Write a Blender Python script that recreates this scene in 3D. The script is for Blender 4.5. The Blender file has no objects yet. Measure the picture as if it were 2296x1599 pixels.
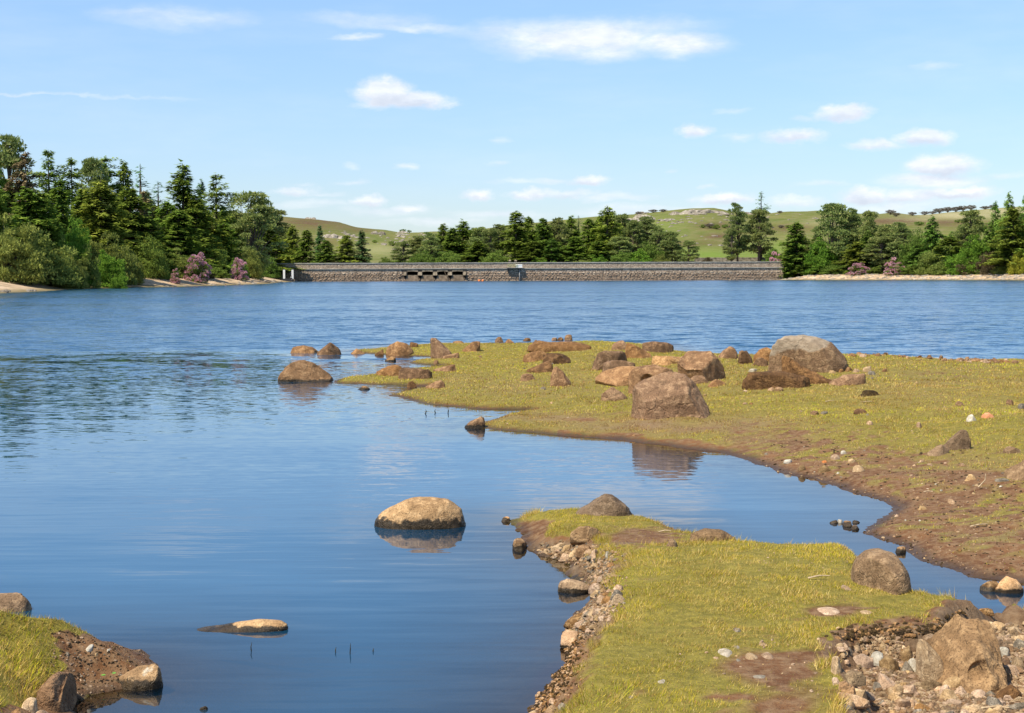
import bpy, bmesh, math, random
import numpy as np
from mathutils import Matrix, Vector

random.seed(7)
rng = np.random.default_rng(11)
scene = bpy.context.scene
COL = scene.collection
pi = math.pi

# ------------------------------------------------------------------ camera
EYE = 2.15                      # metres above the lake
FPX, CX, CY = 3400.0, 1147.5, 799.5      # focal length and centre, in units of a 2295 wide frame
PITCH = math.atan((CY - 617.0) / FPX)
ROLL = -0.0034
camd = bpy.data.cameras.new('camera')
camd.sensor_width = 36.0
camd.lens = 36.0 * FPX / 2295.0
camd.clip_start = 0.1
camd.clip_end = 9000.0
cam = bpy.data.objects.new('camera', camd)
COL.objects.link(cam)
ROT = (Matrix.Rotation(pi / 2 - PITCH, 4, 'X') @ Matrix.Rotation(ROLL, 4, 'Z'))
cam.matrix_world = Matrix.Translation((0, 0, EYE)) @ ROT
scene.camera = cam
RM = np.array(ROT.to_3x3())

# ------------------------------------------------------------------ light
SUN_EL = math.radians(57)
SUN_AZ = math.radians(232)       # clockwise from +Y: behind the camera, to the left
sdir = Vector((math.sin(SUN_AZ) * math.cos(SUN_EL), math.cos(SUN_AZ) * math.cos(SUN_EL), math.sin(SUN_EL)))
sl = bpy.data.lights.new('sun', 'SUN')
sl.energy = 5.0
sl.angle = math.radians(0.55)
sl.color = (1.0, 0.91, 0.74)
so = bpy.data.objects.new('sun', sl)
so.rotation_euler = sdir.to_track_quat('Z', 'Y').to_euler()
COL.objects.link(so)

scene.view_settings.view_transform = 'Standard'
scene.view_settings.look = 'None'
scene.view_settings.exposure = 0.36
scene.view_settings.gamma = 1.0
scene.view_settings.use_curve_mapping = False
try:
    scene.cycles.max_bounces = 8
    scene.cycles.diffuse_bounces = 2
    scene.cycles.glossy_bounces = 3
    scene.cycles.transmission_bounces = 2
    scene.cycles.transparent_max_bounces = 8
    scene.cycles.sample_clamp_indirect = 6
    scene.cycles.caustics_reflective = False
    scene.cycles.caustics_refractive = False
except Exception:
    pass


class NB:
    """small helper to write node trees"""
    def __init__(self, tree):
        self.t = tree
        self.n = tree.nodes
        self.l = tree.links

    def new(self, typ, **kw):
        nd = self.n.new(typ)
        for k, v in kw.items():
            setattr(nd, k, v)
        return nd

    def put(self, sock, val):
        if val is None:
            return
        if isinstance(val, bpy.types.NodeSocket):
            self.l.new(val, sock)
        else:
            if isinstance(val, (tuple, list)) and sock.type == 'RGBA' and len(val) == 3:
                val = tuple(val) + (1.0,)
            sock.default_value = val

    def math(self, op, a, b=None, c=None, clamp=False):
        nd = self.new('ShaderNodeMath', operation=op, use_clamp=clamp)
        for i, v in enumerate((a, b, c)):
            if v is not None:
                self.put(nd.inputs[i], v)
        return nd.outputs[0]

    def vmath(self, op, a, b=None, c=None, out=0):
        nd = self.new('ShaderNodeVectorMath', operation=op)
        for i, v in enumerate((a, b, c)):
            if v is not None:
                self.put(nd.inputs[i], v)
        return nd.outputs[out]

    def scale(self, a, s):
        nd = self.new('ShaderNodeVectorMath', operation='SCALE')
        self.put(nd.inputs[0], a)
        self.put(nd.inputs['Scale'], s)
        return nd.outputs[0]

    def mr(self, v, a, b, c=0.0, d=1.0, kind='LINEAR'):
        nd = self.new('ShaderNodeMapRange', interpolation_type=kind)
        nd.clamp = True
        self.put(nd.inputs[0], v)
        for i, x in enumerate((a, b, c, d)):
            self.put(nd.inputs[i + 1], x)
        return nd.outputs[0]

    def mix(self, fac, a, b, blend='MIX'):
        nd = self.new('ShaderNodeMix', data_type='RGBA', blend_type=blend)
        self.put(nd.inputs[0], fac)
        self.put(nd.inputs[6], a)
        self.put(nd.inputs[7], b)
        return nd.outputs[2]

    def noise(self, vec=None, scale=5.0, detail=4.0, rough=0.55, color=False, dist=0.0, dim='3D'):
        nd = self.new('ShaderNodeTexNoise', noise_dimensions=dim)
        if vec is not None:
            self.put(nd.inputs['Vector'], vec)
        nd.inputs['Scale'].default_value = scale
        nd.inputs['Detail'].default_value = detail
        nd.inputs['Roughness'].default_value = rough
        nd.inputs['Distortion'].default_value = dist
        return nd.outputs[1 if color else 0]

    def attr(self, name, out='Fac'):
        nd = self.new('ShaderNodeAttribute', attribute_name=name)
        return nd.outputs[out]


# ------------------------------------------------------------------ sky
world = bpy.data.worlds.new('World')
scene.world = world
world.use_nodes = True
wt = world.node_tree
wt.nodes.clear()
W = NB(wt)
sky = W.new('ShaderNodeTexSky')
sky.sky_type = 'NISHITA'
sky.sun_disc = False
sky.sun_elevation = SUN_EL
sky.sun_rotation = SUN_AZ
sky.altitude = 300
sky.air_density = 1.0
sky.dust_density = 0.35
sky.ozone_density = 2.2
tc = W.new('ShaderNodeTexCoord')
dirv = tc.outputs['Generated']
sep = W.new('ShaderNodeSeparateXYZ')
W.put(sep.inputs[0], dirv)
az = W.math('ARCTAN2', sep.outputs[0], sep.outputs[1])
hyp = W.math('SQRT', W.math('ADD', W.math('MULTIPLY', sep.outputs[0], sep.outputs[0]), W.math('MULTIPLY', sep.outputs[1], sep.outputs[1])))
el = W.math('ARCTAN2', sep.outputs[2], hyp)
comb = W.new('ShaderNodeCombineXYZ')
W.put(comb.inputs[0], az)
W.put(comb.inputs[1], el)
ae = comb.outputs[0]
# fluffy edges: warp the position and the threshold
stretch = W.vmath('MULTIPLY', ae, (1.0, 2.6, 1.0))
warp = W.noise(stretch, scale=26, detail=5, rough=0.6, color=True)
warp = W.vmath('SUBTRACT', warp, (0.5, 0.5, 0.5))
aew = W.vmath('MULTIPLY_ADD', warp, (0.040, 0.014, 0.0), ae)
puff = W.vmath('SUBTRACT', W.noise(W.vmath('MULTIPLY', ae, (1.0, 1.5, 1.0)), scale=62, detail=5, rough=0.62, color=True), (.5, .5, .5))
aep = W.vmath('MULTIPLY_ADD', puff, (0.022, 0.011, 0.0), ae)
lump = W.noise(stretch, scale=60, detail=6, rough=0.62)
# clouds: (u, v, half width, half height, density, kind)   kind 0 cumulus, 1 wisp
CLOUDS = [
 (862, 208, 66, 32, 1.0), (925, 226, 85, 20, .85), (985, 236, 45, 9, .45), (840, 236, 50, 10, .4),
 (1300, 88, 220, 44, .85), (1250, 72, 150, 30, .5), (1510, 98, 120, 30, .72), (1350, 120, 110, 22, .5), (1440, 62, 170, 22, .36), (1130, 70, 130, 24, .35),
 (830, 45, 160, 22, .30), (930, 60, 130, 12, .42), (800, 84, 60, 8, .45), (400, 40, 180, 26, .30), (330, 30, 120, 12, .28),
 (1890, 253, 66, 21, .8), (1775, 304, 68, 18, .72), (1555, 293, 42, 16, .72), (1655, 309, 42, 9, .32), (1640, 250, 45, 8, .26),
 (2075, 308, 70, 20, .8), (1965, 324, 62, 14, .55), (1800, 268, 32, 7, .26), (2085, 145, 52, 11, .26),
 (2110, 374, 80, 26, .95), (2090, 408, 110, 20, .85), (2150, 433, 85, 15, .95), (2050, 440, 90, 18, .7), (1940, 440, 55, 22, .95),
 (1840, 415, 55, 9, .30), (2250, 395, 60, 10, .30), (1620, 445, 70, 16, .85), (1590, 422, 30, 7, .4),
 (1320, 405, 48, 12, .75), (1235, 408, 62, 11, .42), (1160, 410, 75, 8, .3), (1070, 436, 38, 14, .70), (1190, 436, 60, 12, .62), (1260, 435, 90, 12, .5), (1370, 440, 90, 11, .4),
 (830, 452, 38, 13, .72), (915, 464, 52, 12, .72), (870, 470, 110, 14, .35), (660, 428, 48, 12, .55), (720, 437, 55, 7, .3),
 (1115, 312, 30, 8, .24), (1117, 367, 30, 8, .3), (905, 369, 24, 8, .42), (785, 372, 20, 6, .24), (785, 408, 40, 8, .28), (672, 412, 30, 6, .25),
 (1515, 381, 18, 5, .25), (1400, 470, 120, 14, .4), (1120, 480, 110, 14, .42), (700, 460, 120, 12, .3), (2000, 462, 120, 14, .5),
 (1780, 452, 70, 12, .45), (380, 470, 120, 12, .4), (1560, 470, 90, 12, .4), (980, 495, 130, 10, .4), (200, 215, 260, 5, .22), (60, 212, 120, 4, .3),
]


def pix_dir(u, v):
    d = RM @ np.array([(u - CX), -(v - CY), -FPX])
    return d / np.linalg.norm(d)


acc = None
shade = None
for (u, v, hw, hh, dens) in CLOUDS:
    d = pix_dir(u, v)
    a0, e0 = math.atan2(d[0], d[1]), math.asin(d[2])
    wisp = v < 150 or dens <= .42 or v > 455 or hw > 100
    q = W.vmath('SUBTRACT', aew if wisp else aep, (a0, e0, 0))
    q = W.vmath('MULTIPLY', q, (FPX / hw / 1.25, FPX / hh / 1.25, 0))
    ln = W.vmath('LENGTH', q, out=1)
    if wisp:
        m = W.mr(ln, 0.0, 1.1, dens, 0.0, 'SMOOTHSTEP')
    else:
        m = W.mr(ln, 0.25, 1.05, dens * .95, 0.0, 'SMOOTHSTEP')
        qs = W.new('ShaderNodeSeparateXYZ')
        W.put(qs.inputs[0], q)
        lit = W.math('MULTIPLY', m, W.mr(qs.outputs[1], .1, -.75, 0.0, 1.0))
        shade = lit if shade is None else W.math('MAXIMUM', shade, lit)
    acc = m if acc is None else W.math('MAXIMUM', acc, m)
# a field of fair weather clouds everywhere else, thinning out upwards
gen = W.noise(W.vmath('MULTIPLY', dirv, (2.2, 2.2, 9.0)), scale=2.3, detail=7, rough=0.6)
gmask = W.mr(W.math('ABSOLUTE', az), 0.40, 0.62, 0.0, 1.0)
gup = W.mr(el, 0.20, 0.55, 0.0, 0.55)
gm = W.math('MULTIPLY', W.mr(gen, 0.55, 0.78, 0.0, 0.8, 'SMOOTHSTEP'), W.math('MAXIMUM', gmask, gup))
field = W.math('MAXIMUM', acc, gm)
cl = W.math('MULTIPLY', W.math('MULTIPLY', field, 1.2), W.mr(lump, 0.22, 0.66, 0.6, 1.4))
cl = W.math('MINIMUM', cl, 0.92)
# faint veil
veil = W.mr(W.noise(W.vmath('MULTIPLY', ae, (1.0, 5.0, 1.0)), scale=5, detail=5, rough=0.6), 0.45, 0.75, 0.0, 0.14)
cl = W.math('MAXIMUM', cl, veil)
# cloud tone: lit tops and grey bellies follow a lumpy field
tone = W.mr(W.noise(W.vmath('ADD', W.vmath('MULTIPLY', ae, (1.0, 2.6, 1.0)), (0, 0.035, 0)), scale=40, detail=4, rough=0.55), 0.35, 0.62, 0.0, 1.0)
ccol = W.mix(tone, (6.4, 6.9, 7.7, 1), (7.9, 8.1, 8.5, 1))
ccol = W.mix(W.math('MULTIPLY', shade, 1.25, clamp=True), ccol, (4.5, 5.0, 6.1, 1))
tint = W.mr(el, 0.0, 0.20, 0.0, 1.0)
skyt = W.mix(1.0, sky.outputs[0], W.mix(tint, (0.82, 0.875, 1.07, 1), (1.20, 1.30, 1.40, 1)), 'MULTIPLY')
mixed = W.mix(cl, skyt, ccol)
bg = W.new('ShaderNodeBackground')
W.put(bg.inputs[0], mixed)
bg.inputs[1].default_value = 0.103
wo = W.new('ShaderNodeOutputWorld')
W.l.new(bg.outputs[0], wo.inputs[0])
try:
    world.cycles.sampling_method = 'MANUAL'
    world.cycles.sample_map_resolution = 512
except Exception:
    pass


# ------------------------------------------------------------------ pixels to places
def ray(u, v):
    u = np.asarray(u, float)
    v = np.asarray(v, float)
    loc = np.stack([u - CX, -(v - CY), np.full_like(u, -FPX)], -1)
    return loc @ RM.T


def P(u, v, z=0.0):
    """point on the horizontal plane z seen at frame position u, v"""
    d = ray(u, v)
    t = (z - EYE) / d[..., 2]
    return d[..., 0] * t, d[..., 1] * t


def PD(u, v, y):
    """x, z at distance y"""
    d = ray(u, v)
    t = y / d[..., 1]
    return d[..., 0] * t, EYE + d[..., 2] * t


def proj(x, y, z):
    p = np.stack([x, y, z - EYE], -1) @ RM
    w = -p[..., 2]
    w = np.where(np.abs(w) < 1e-6, 1e-6, w)
    u = CX + FPX * p[..., 0] / w
    v = CY - FPX * p[..., 1] / w
    u = np.where(w <= 0.05, -9e4, u)
    return u, v


def sstep(a, b, x):
    t = np.clip((x - a) / (b - a), 0, 1)
    return t * t * (3 - 2 * t)


# ------------------------------------------------------------------ noise in numpy
_perm = np.random.default_rng(5).random(65536)


def _h(i, j, k):
    n = (i * 73856093) ^ (j * 19349663) ^ (k * 83492791)
    return _perm[n & 65535]


def vnoise(x, y, z):
    xi, yi, zi = np.floor(x).astype(np.int64), np.floor(y).astype(np.int64), np.floor(z).astype(np.int64)
    xf, yf, zf = x - xi, y - yi, z - zi
    xf, yf, zf = [t * t * (3 - 2 * t) for t in (xf, yf, zf)]
    r = 0
    for a in (0, 1):
        for b in (0, 1):
            for c in (0, 1):
                w = (xf if a else 1 - xf) * (yf if b else 1 - yf) * (zf if c else 1 - zf)
                r = r + w * _h(xi + a, yi + b, zi + c)
    return r * 2 - 1


def fbm(x, y, z=0.0, oct=4, gain=0.5):
    z = np.zeros_like(x) + z
    r, a, s = 0, 1.0, 0.0
    for o in range(oct):
        r = r + a * vnoise(x * 2 ** o + 13.1 * o, y * 2 ** o - 7.7 * o, z * 2 ** o + 3.3 * o)
        s += a
        a *= gain
    return r / s


# ------------------------------------------------------------------ mesh and object helpers
def mesh_np(name, V, F, mats=(), smooth=False, attrs=None, midx=None):
    """F: (n,3) or (n,4) int array"""
    me = bpy.data.meshes.new(name)
    V = np.asarray(V, np.float32)
    F = np.asarray(F, np.int32)
    n, k = F.shape
    me.vertices.add(len(V))
    me.vertices.foreach_set('co', V.ravel())
    me.loops.add(n * k)
    me.loops.foreach_set('vertex_index', F.ravel())
    me.polygons.add(n)
    me.polygons.foreach_set('loop_start', np.arange(0, n * k, k, dtype=np.int32))
    me.polygons.foreach_set('loop_total', np.full(n, k, np.int32))
    me.polygons.foreach_set('use_smooth', np.full(n, smooth, bool))
    if midx is not None:
        me.polygons.foreach_set('material_index', np.asarray(midx, np.int32))
    for m in mats:
        me.materials.append(m)
    me.update(calc_edges=True)
    for an, arr in (attrs or {}).items():
        arr = np.asarray(arr, np.float32)
        if arr.ndim == 1:
            a = me.attributes.new(an, 'FLOAT', 'POINT')
            a.data.foreach_set('value', arr)
        else:
            if arr.shape[1] == 3:
                arr = np.concatenate([arr, np.ones((len(arr), 1), np.float32)], 1)
            a = me.attributes.new(an, 'FLOAT_COLOR', 'POINT')
            a.data.foreach_set('color', arr.ravel())
    me.validate()
    return me


def obj(name, me, parent=None, loc=(0, 0, 0), rot=(0, 0, 0), scale=(1, 1, 1)):
    o = bpy.data.objects.new(name, me)
    COL.objects.link(o)
    o.location = loc
    o.rotation_euler = rot
    o.scale = scale
    if parent is not None:
        o.parent = parent
    return o


def empty(name, loc=(0, 0, 0), rot=(0, 0, 0), scale=(1, 1, 1)):
    o = obj(name, None, None, loc, rot, scale)
    o.empty_display_size = 0.3
    return o


def tag(o, label=None, cat=None, group=None, kind=None):
    if label:
        o['label'] = label
    if cat:
        o['category'] = cat
    if group:
        o['group'] = group
    if kind:
        o['kind'] = kind
    return o


class MB:
    """collects simple solids in one mesh"""
    def __init__(self):
        self.v = []
        self.f = []

    def quadbox(self, c8):
        b = len(self.v)
        self.v += [tuple(p) for p in c8]
        for q in ((0, 3, 2, 1), (4, 5, 6, 7), (0, 1, 5, 4), (1, 2, 6, 5), (2, 3, 7, 6), (3, 0, 4, 7)):
            self.f.append(tuple(b + i for i in q))

    def box(self, x0, x1, y0, y1, z0, z1):
        self.quadbox([(x0, y0, z0), (x1, y0, z0), (x1, y1, z0), (x0, y1, z0), (x0, y0, z1), (x1, y0, z1), (x1, y1, z1), (x0, y1, z1)])
        return self

    def tube(self, pts, radii, seg=6):
        pts = [Vector(p) for p in pts]
        b0 = len(self.v)
        for i, p in enumerate(pts):
            d = (pts[min(i + 1, len(pts) - 1)] - pts[max(i - 1, 0)]).normalized()
            a = d.orthogonal().normalized()
            c = d.cross(a)
            r = radii[i] if isinstance(radii, (list, tuple)) else radii
            for s in range(seg):
                t = 2 * pi * s / seg
                self.v.append(tuple(p + a * math.cos(t) * r + c * math.sin(t) * r))
        for i in range(len(pts) - 1):
            for s in range(seg):
                s2 = (s + 1) % seg
                self.f.append((b0 + i * seg + s, b0 + i * seg + s2, b0 + (i + 1) * seg + s2, b0 + (i + 1) * seg + s))
        self.f.append(tuple(b0 + s for s in reversed(range(seg))))
        self.f.append(tuple(b0 + (len(pts) - 1) * seg + s for s in range(seg)))
        return self

    def mesh(self, name, mat, smooth=False):
        me = bpy.data.meshes.new(name)
        me.from_pydata(self.v, [], self.f)
        me.materials.append(mat)
        if smooth:
            me.polygons.foreach_set('use_smooth', [True] * len(me.polygons))
        me.update()
        return me

    def build(self, name, mat, parent=None, loc=(0, 0, 0), rot=(0, 0, 0), smooth=False):
        return obj(name, self.mesh(name, mat, smooth), parent, loc, rot)


# ------------------------------------------------------------------ materials
def new_mat(name):
    m = bpy.data.materials.new(name)
    m.use_nodes = True
    m.node_tree.nodes.clear()
    return m, NB(m.node_tree)


def finish(B, shader):
    out = B.new('ShaderNodeOutputMaterial')
    B.l.new(shader, out.inputs[0])


def principled(B, color, rough=0.9, normal=None, spec=0.3):
    p = B.new('ShaderNodeBsdfPrincipled')
    B.put(p.inputs['Base Color'], color)
    B.put(p.inputs['Roughness'], rough)
    p.inputs['Specular IOR Level'].default_value = spec
    if normal is not None:
        B.l.new(normal, p.inputs['Normal'])
    return p.outputs[0]


def bump(B, h, strength=0.5, dist=0.02):
    b = B.new('ShaderNodeBump')
    b.inputs['Strength'].default_value = strength
    b.inputs['Distance'].default_value = dist
    B.put(b.inputs['Height'], h)
    return b.outputs[0]


def plain(name, color, rough=0.7, spec=0.3, var=0.12, scale=8.0, metal=0.0):
    m, B = new_mat(name)
    g = B.new('ShaderNodeNewGeometry')
    n = B.noise(g.outputs['Position'], scale=scale, detail=4)
    c2 = tuple(min(1, c * (1 + 2 * var)) for c in color)
    c1 = tuple(c * (1 - 2 * var) for c in color)
    finish(B, principled(B, B.mix(B.mr(n, 0.3, 0.7), c1, c2), rough, None, spec))
    return m


def rock_mat(name, dark, mid, light, scale=1.0, wet=None, bumpd=0.02, lichen=0.0, var=0.25, speck=1.0, bleach=False, warm=(1.30, 1.03, .72)):
    """weathered stone; wet = height of the algae band above the water (metres)"""
    m, B = new_mat(name)
    t = B.new('ShaderNodeTexCoord')
    oi = B.new('ShaderNodeObjectInfo')
    g = B.new('ShaderNodeNewGeometry')
    pos = g.outputs['Position']
    off = B.scale(B.vmath('ADD', (1.0, 2.0, 3.0), (0, 0, 0)), B.math('MULTIPLY', oi.outputs['Random'], 37.0))
    p = B.vmath('ADD', pos, off)
    big = B.noise(p, scale=1.7 * scale, detail=5, rough=0.6)
    dark, mid, light = [(q[0] * warm[0], q[1] * warm[1], q[2] * warm[2]) for q in (dark, mid, light)]
    medn = B.noise(p, scale=9 * scale, detail=5, rough=0.65)
    fine = B.noise(p, scale=60 * scale, detail=3, rough=0.7)
    c = B.mix(B.mr(big, 0.34, 0.62), dark, mid)
    c = B.mix(B.mr(medn, 0.48, 0.62, 0.0, 0.9), c, light)
    c = B.mix(B.mr(B.noise(p, scale=4.2 * scale, detail=6, rough=0.75), 0.53, 0.64, 0.0, 0.7), c, tuple(x * 0.6 for x in dark))
    c = B.mix(B.mr(fine, 0.50, 0.64, 0.0, 0.75 * speck), c, tuple(x * 0.42 for x in dark))
    vor = B.new('ShaderNodeTexVoronoi')
    B.put(vor.inputs['Vector'], p)
    vor.inputs['Scale'].default_value = 55 * scale
    c = B.mix(B.mr(vor.outputs['Distance'], 0.0, 0.16, 0.45 * speck, 0.0), c, tuple(min(1, x * 1.7) for x in light))
    if lichen:
        ln = B.noise(p, scale=3.3 * scale, detail=6, rough=0.7)
        c = B.mix(B.mr(ln, 0.60, 0.68, 0.0, lichen), c, (0.62, 0.60, 0.50))
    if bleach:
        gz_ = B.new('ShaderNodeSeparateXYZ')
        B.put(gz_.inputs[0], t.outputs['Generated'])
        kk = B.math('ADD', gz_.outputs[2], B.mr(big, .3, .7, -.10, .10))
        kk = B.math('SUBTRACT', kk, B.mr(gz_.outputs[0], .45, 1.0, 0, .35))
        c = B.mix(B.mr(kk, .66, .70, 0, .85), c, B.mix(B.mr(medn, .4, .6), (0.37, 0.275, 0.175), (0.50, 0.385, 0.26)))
    # slight hue and value shift from stone to stone
    hv = B.new('ShaderNodeHueSaturation')
    B.put(hv.inputs['Color'], c)
    B.put(hv.inputs['Value'], B.mr(oi.outputs['Random'], 0, 1, 1 - var, 1 + var))
    B.put(hv.inputs['Saturation'], B.mr(B.math('FRACT', B.math('MULTIPLY', oi.outputs['Random'], 7.31)), 0, 1, 0.86, 1.06))
    c = hv.outputs[0]
    rough = 0.92
    if wet is not None:
        s = B.new('ShaderNodeSeparateXYZ')
        B.put(s.inputs[0], pos)
        zz = B.math('ADD', s.outputs[2], B.mr(B.noise(pos, scale=13, detail=5, rough=0.7), 0.25, 0.75, -wet * 0.6, wet * 0.6))
        k = B.mr(zz, wet * 0.80, wet * 1.05, 1.0, 0.0)
        wc = B.mix(B.mr(medn, 0.4, 0.7), (0.028, 0.020, 0.011), (0.085, 0.055, 0.026))
        c = B.mix(k, c, wc)
        rough = B.mr(k, 0, 1, 0.92, 0.42)
    h = B.math('ADD', B.math('MULTIPLY', medn, 1.0), B.math('MULTIPLY', fine, 0.35))
    cr = B.new('ShaderNodeTexVoronoi')
    cr.feature = 'DISTANCE_TO_EDGE'
    B.put(cr.inputs['Vector'], B.vmath('ADD', p, B.scale(B.noise(p, scale=3 * scale, detail=4, color=True), .55)))
    cr.inputs['Scale'].default_value = 1.15 * scale
    crack = B.mr(cr.outputs['Distance'], 0.0, 0.022, 1.0, 0.0)
    h = B.math('SUBTRACT', h, B.math('MULTIPLY', crack, .22))
    h = B.math('ADD', h, B.math('MULTIPLY', B.mr(vor.outputs['Distance'], 0, .3), -0.12))
    finish(B, principled(B, c, rough, bump(B, h, 0.9, bumpd * 1.8), 0.25))
    return m


M = {}
M['boulder'] = rock_mat('brown_silted_granite', (0.15, 0.095, 0.054), (0.235, 0.155, 0.092), (0.35, 0.25, 0.155), 1.0, None, 0.03)
M['boulder_pale'] = rock_mat('bleached_granite', (0.20, 0.135, 0.082), (0.34, 0.245, 0.155), (0.50, 0.39, 0.27), 0.9, None, 0.03)
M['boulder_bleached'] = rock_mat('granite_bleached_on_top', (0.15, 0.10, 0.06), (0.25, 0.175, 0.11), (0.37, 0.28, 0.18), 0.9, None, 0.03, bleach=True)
M['boulder_dark'] = rock_mat('dark_brown_granite', (0.085, 0.055, 0.034), (0.145, 0.095, 0.058), (0.24, 0.165, 0.10), 1.0, None, 0.03)
M['boulder_wet'] = rock_mat('granite_with_algae_band', (0.16, 0.105, 0.06), (0.25, 0.17, 0.10), (0.38, 0.28, 0.18), 1.0, 0.045, 0.03)
M['near_pale_wet'] = rock_mat('pale_granite_with_algae_band', (0.21, 0.155, 0.10), (0.31, 0.24, 0.16), (0.42, 0.34, 0.24), 1.5, 0.085, 0.012)
M['near_grey'] = rock_mat('grey_brown_granite', (0.14, 0.105, 0.072), (0.21, 0.162, 0.115), (0.29, 0.235, 0.175), 1.6, None, 0.012)
M['near_lichen'] = rock_mat('lichen_spotted_granite', (0.16, 0.12, 0.08), (0.25, 0.19, 0.13), (0.36, 0.29, 0.20), 2.0, 0.05, 0.012, lichen=0.55)
M['buff'] = rock_mat('buff_stone', (0.30, 0.215, 0.13), (0.44, 0.325, 0.21), (0.58, 0.46, 0.32), 2.5, None, 0.006, warm=(1.10, .97, .74))
M['pinkish'] = rock_mat('pinkish_buff_stone', (0.33, 0.21, 0.14), (0.47, 0.32, 0.22), (0.62, 0.46, 0.34), 2.5, None, 0.006, warm=(1.0, .95, .80))
M['white'] = rock_mat('white_quartz_stone', (0.32, 0.29, 0.26), (0.46, 0.43, 0.39), (0.60, 0.58, 0.55), 2.5, None, 0.006, speck=0.3, warm=(1, .94, .78))
M['grey'] = rock_mat('slate_grey_stone', (0.12, 0.11, 0.10), (0.19, 0.175, 0.155), (0.30, 0.275, 0.245), 2.5, None, 0.006, warm=(1.12, 1.0, .80))
M['near_pale_low'] = rock_mat('pale_granite_with_thin_wet_band', (0.24, 0.18, 0.12), (0.35, 0.275, 0.19), (0.46, 0.38, 0.27), 1.5, 0.028, 0.012)
M['dusty'] = rock_mat('dusty_pale_stone', (0.26, 0.22, 0.17), (0.37, 0.325, 0.26), (0.47, 0.42, 0.35), 2.5, None, 0.006, speck=.5, warm=(1, .96, .88))
M['massive'] = rock_mat('massive_brown_granite', (0.12, 0.085, 0.055), (0.185, 0.135, 0.09), (0.27, 0.205, 0.14), 1.4, None, 0.012, warm=(1.35, 1.12, .82))
M['brown'] = rock_mat('brown_stone', (0.13, 0.085, 0.045), (0.22, 0.15, 0.085), (0.33, 0.24, 0.15), 2.5, None, 0.006)
M['ochre'] = rock_mat('ochre_stained_stone', (0.16, 0.105, 0.055), (0.26, 0.18, 0.10), (0.38, 0.28, 0.165), 2.5, None, 0.006, warm=(1.05, .98, .85))
M['orange'] = rock_mat('orange_stone', (0.30, 0.12, 0.05), (0.48, 0.21, 0.09), (0.55, 0.33, 0.18), 2.5, None, 0.006)
M['wetbrown'] = rock_mat('wet_brown_stone', (0.10, 0.065, 0.035), (0.20, 0.135, 0.075), (0.42, 0.33, 0.22), 2.5, 0.035, 0.006)
M['wetbuff'] = rock_mat('buff_stone_with_wet_foot', (0.33, 0.23, 0.14), (0.50, 0.365, 0.24), (0.60, 0.46, 0.32), 2.5, 0.030, 0.006)
M['clod'] = rock_mat('dark_turf_clod', (0.03, 0.022, 0.012), (0.06, 0.045, 0.022), (0.11, 0.085, 0.04), 3.0, None, 0.02)
M['tor'] = rock_mat('hill_granite', (0.22, 0.185, 0.15), (0.36, 0.31, 0.26), (0.52, 0.46, 0.39), 0.06, None, 0.5, warm=(1, 1, .95))
# ------------------------------------------------------------------ land forms near the camera
def sdist(px, py, poly):
    """signed distance to a polygon, positive inside"""
    poly = np.asarray(poly, float)
    x0, y0 = poly[:, 0], poly[:, 1]
    x1, y1 = np.roll(x0, -1), np.roll(y0, -1)
    shp = px.shape
    px, py = px.ravel(), py.ravel()
    best = np.full(px.shape, 1e9)
    ins = np.zeros(px.shape, bool)
    for a, b, c, d in zip(x0, y0, x1, y1):
        ex, ey = c - a, d - b
        wx, wy = px - a, py - b
        t = np.clip((wx * ex + wy * ey) / (ex * ex + ey * ey + 1e-12), 0, 1)
        dd = (wx - ex * t) ** 2 + (wy - ey * t) ** 2
        np.minimum(best, dd, out=best)
        if b != d:
            cr = ((b > py) != (d > py)) & (px < (c - a) * (py - b) / (d - b) + a)
            ins ^= cr
    s = np.sqrt(best)
    return np.where(ins, s, -s).reshape(shp)


def world_poly(rows):
    """rows of (u, v, crest height, push away in y)"""
    out = []
    for r in rows:
        if len(r) == 2:
            r = (r[0], r[1], 0.0, 0.0)
        if r[0] == 'w':
            out.append((r[1], r[2]))
            continue
        x, y = P(r[0], r[1], r[2])
        k = (y + r[3]) / y
        out.append((float(x) * k, float(y) + r[3]))
    return out


SPIT = world_poly([
 (1184, 1599), (1207, 1580), (1230, 1550), (1233, 1524), (1259, 1498), (1275, 1490), (1262, 1462), (1259, 1445), (1257, 1429),
 (1275, 1409), (1297, 1403), (1285, 1385), (1311, 1367), (1328, 1347), (1332, 1328), (1320, 1315), (1296, 1300), (1278, 1285), (1285, 1272),
 (1239, 1257), (1184, 1244), (1164, 1230), (1154, 1216), (1164, 1197), (1141, 1177), (1128, 1166),
 (1180, 1158, .05, .10), (1233, 1149, .09, .20), (1288, 1142, .12, .22), (1370, 1142, .13, .25), (1422, 1152, .13, .25), (1495, 1156, .13, .22),
 (1534, 1169, .13, .2), (1563, 1190, .14, .2), (1648, 1205, .17, .25), (1716, 1226, .20, .25), (1793, 1232, .22, .28), (1928, 1234, .22, .28),
 (1990, 1262, .20, .25), (2040, 1324, .20, .2), (2092, 1343, .20, .2), (2122, 1352, .20, .2), (2152, 1366, .2, .2), (2235, 1392, .05, .1),
 (2300, 1412, .0, .1), (2450, 1460), ('w', 4.2, 7.2, 0), ('w', 9.0, 6.8, 0), ('w', 9.0, 3.0, 0), ('w', -0.2, 3.0, 0), ('w', -0.15, 5.5, 0)])
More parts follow.
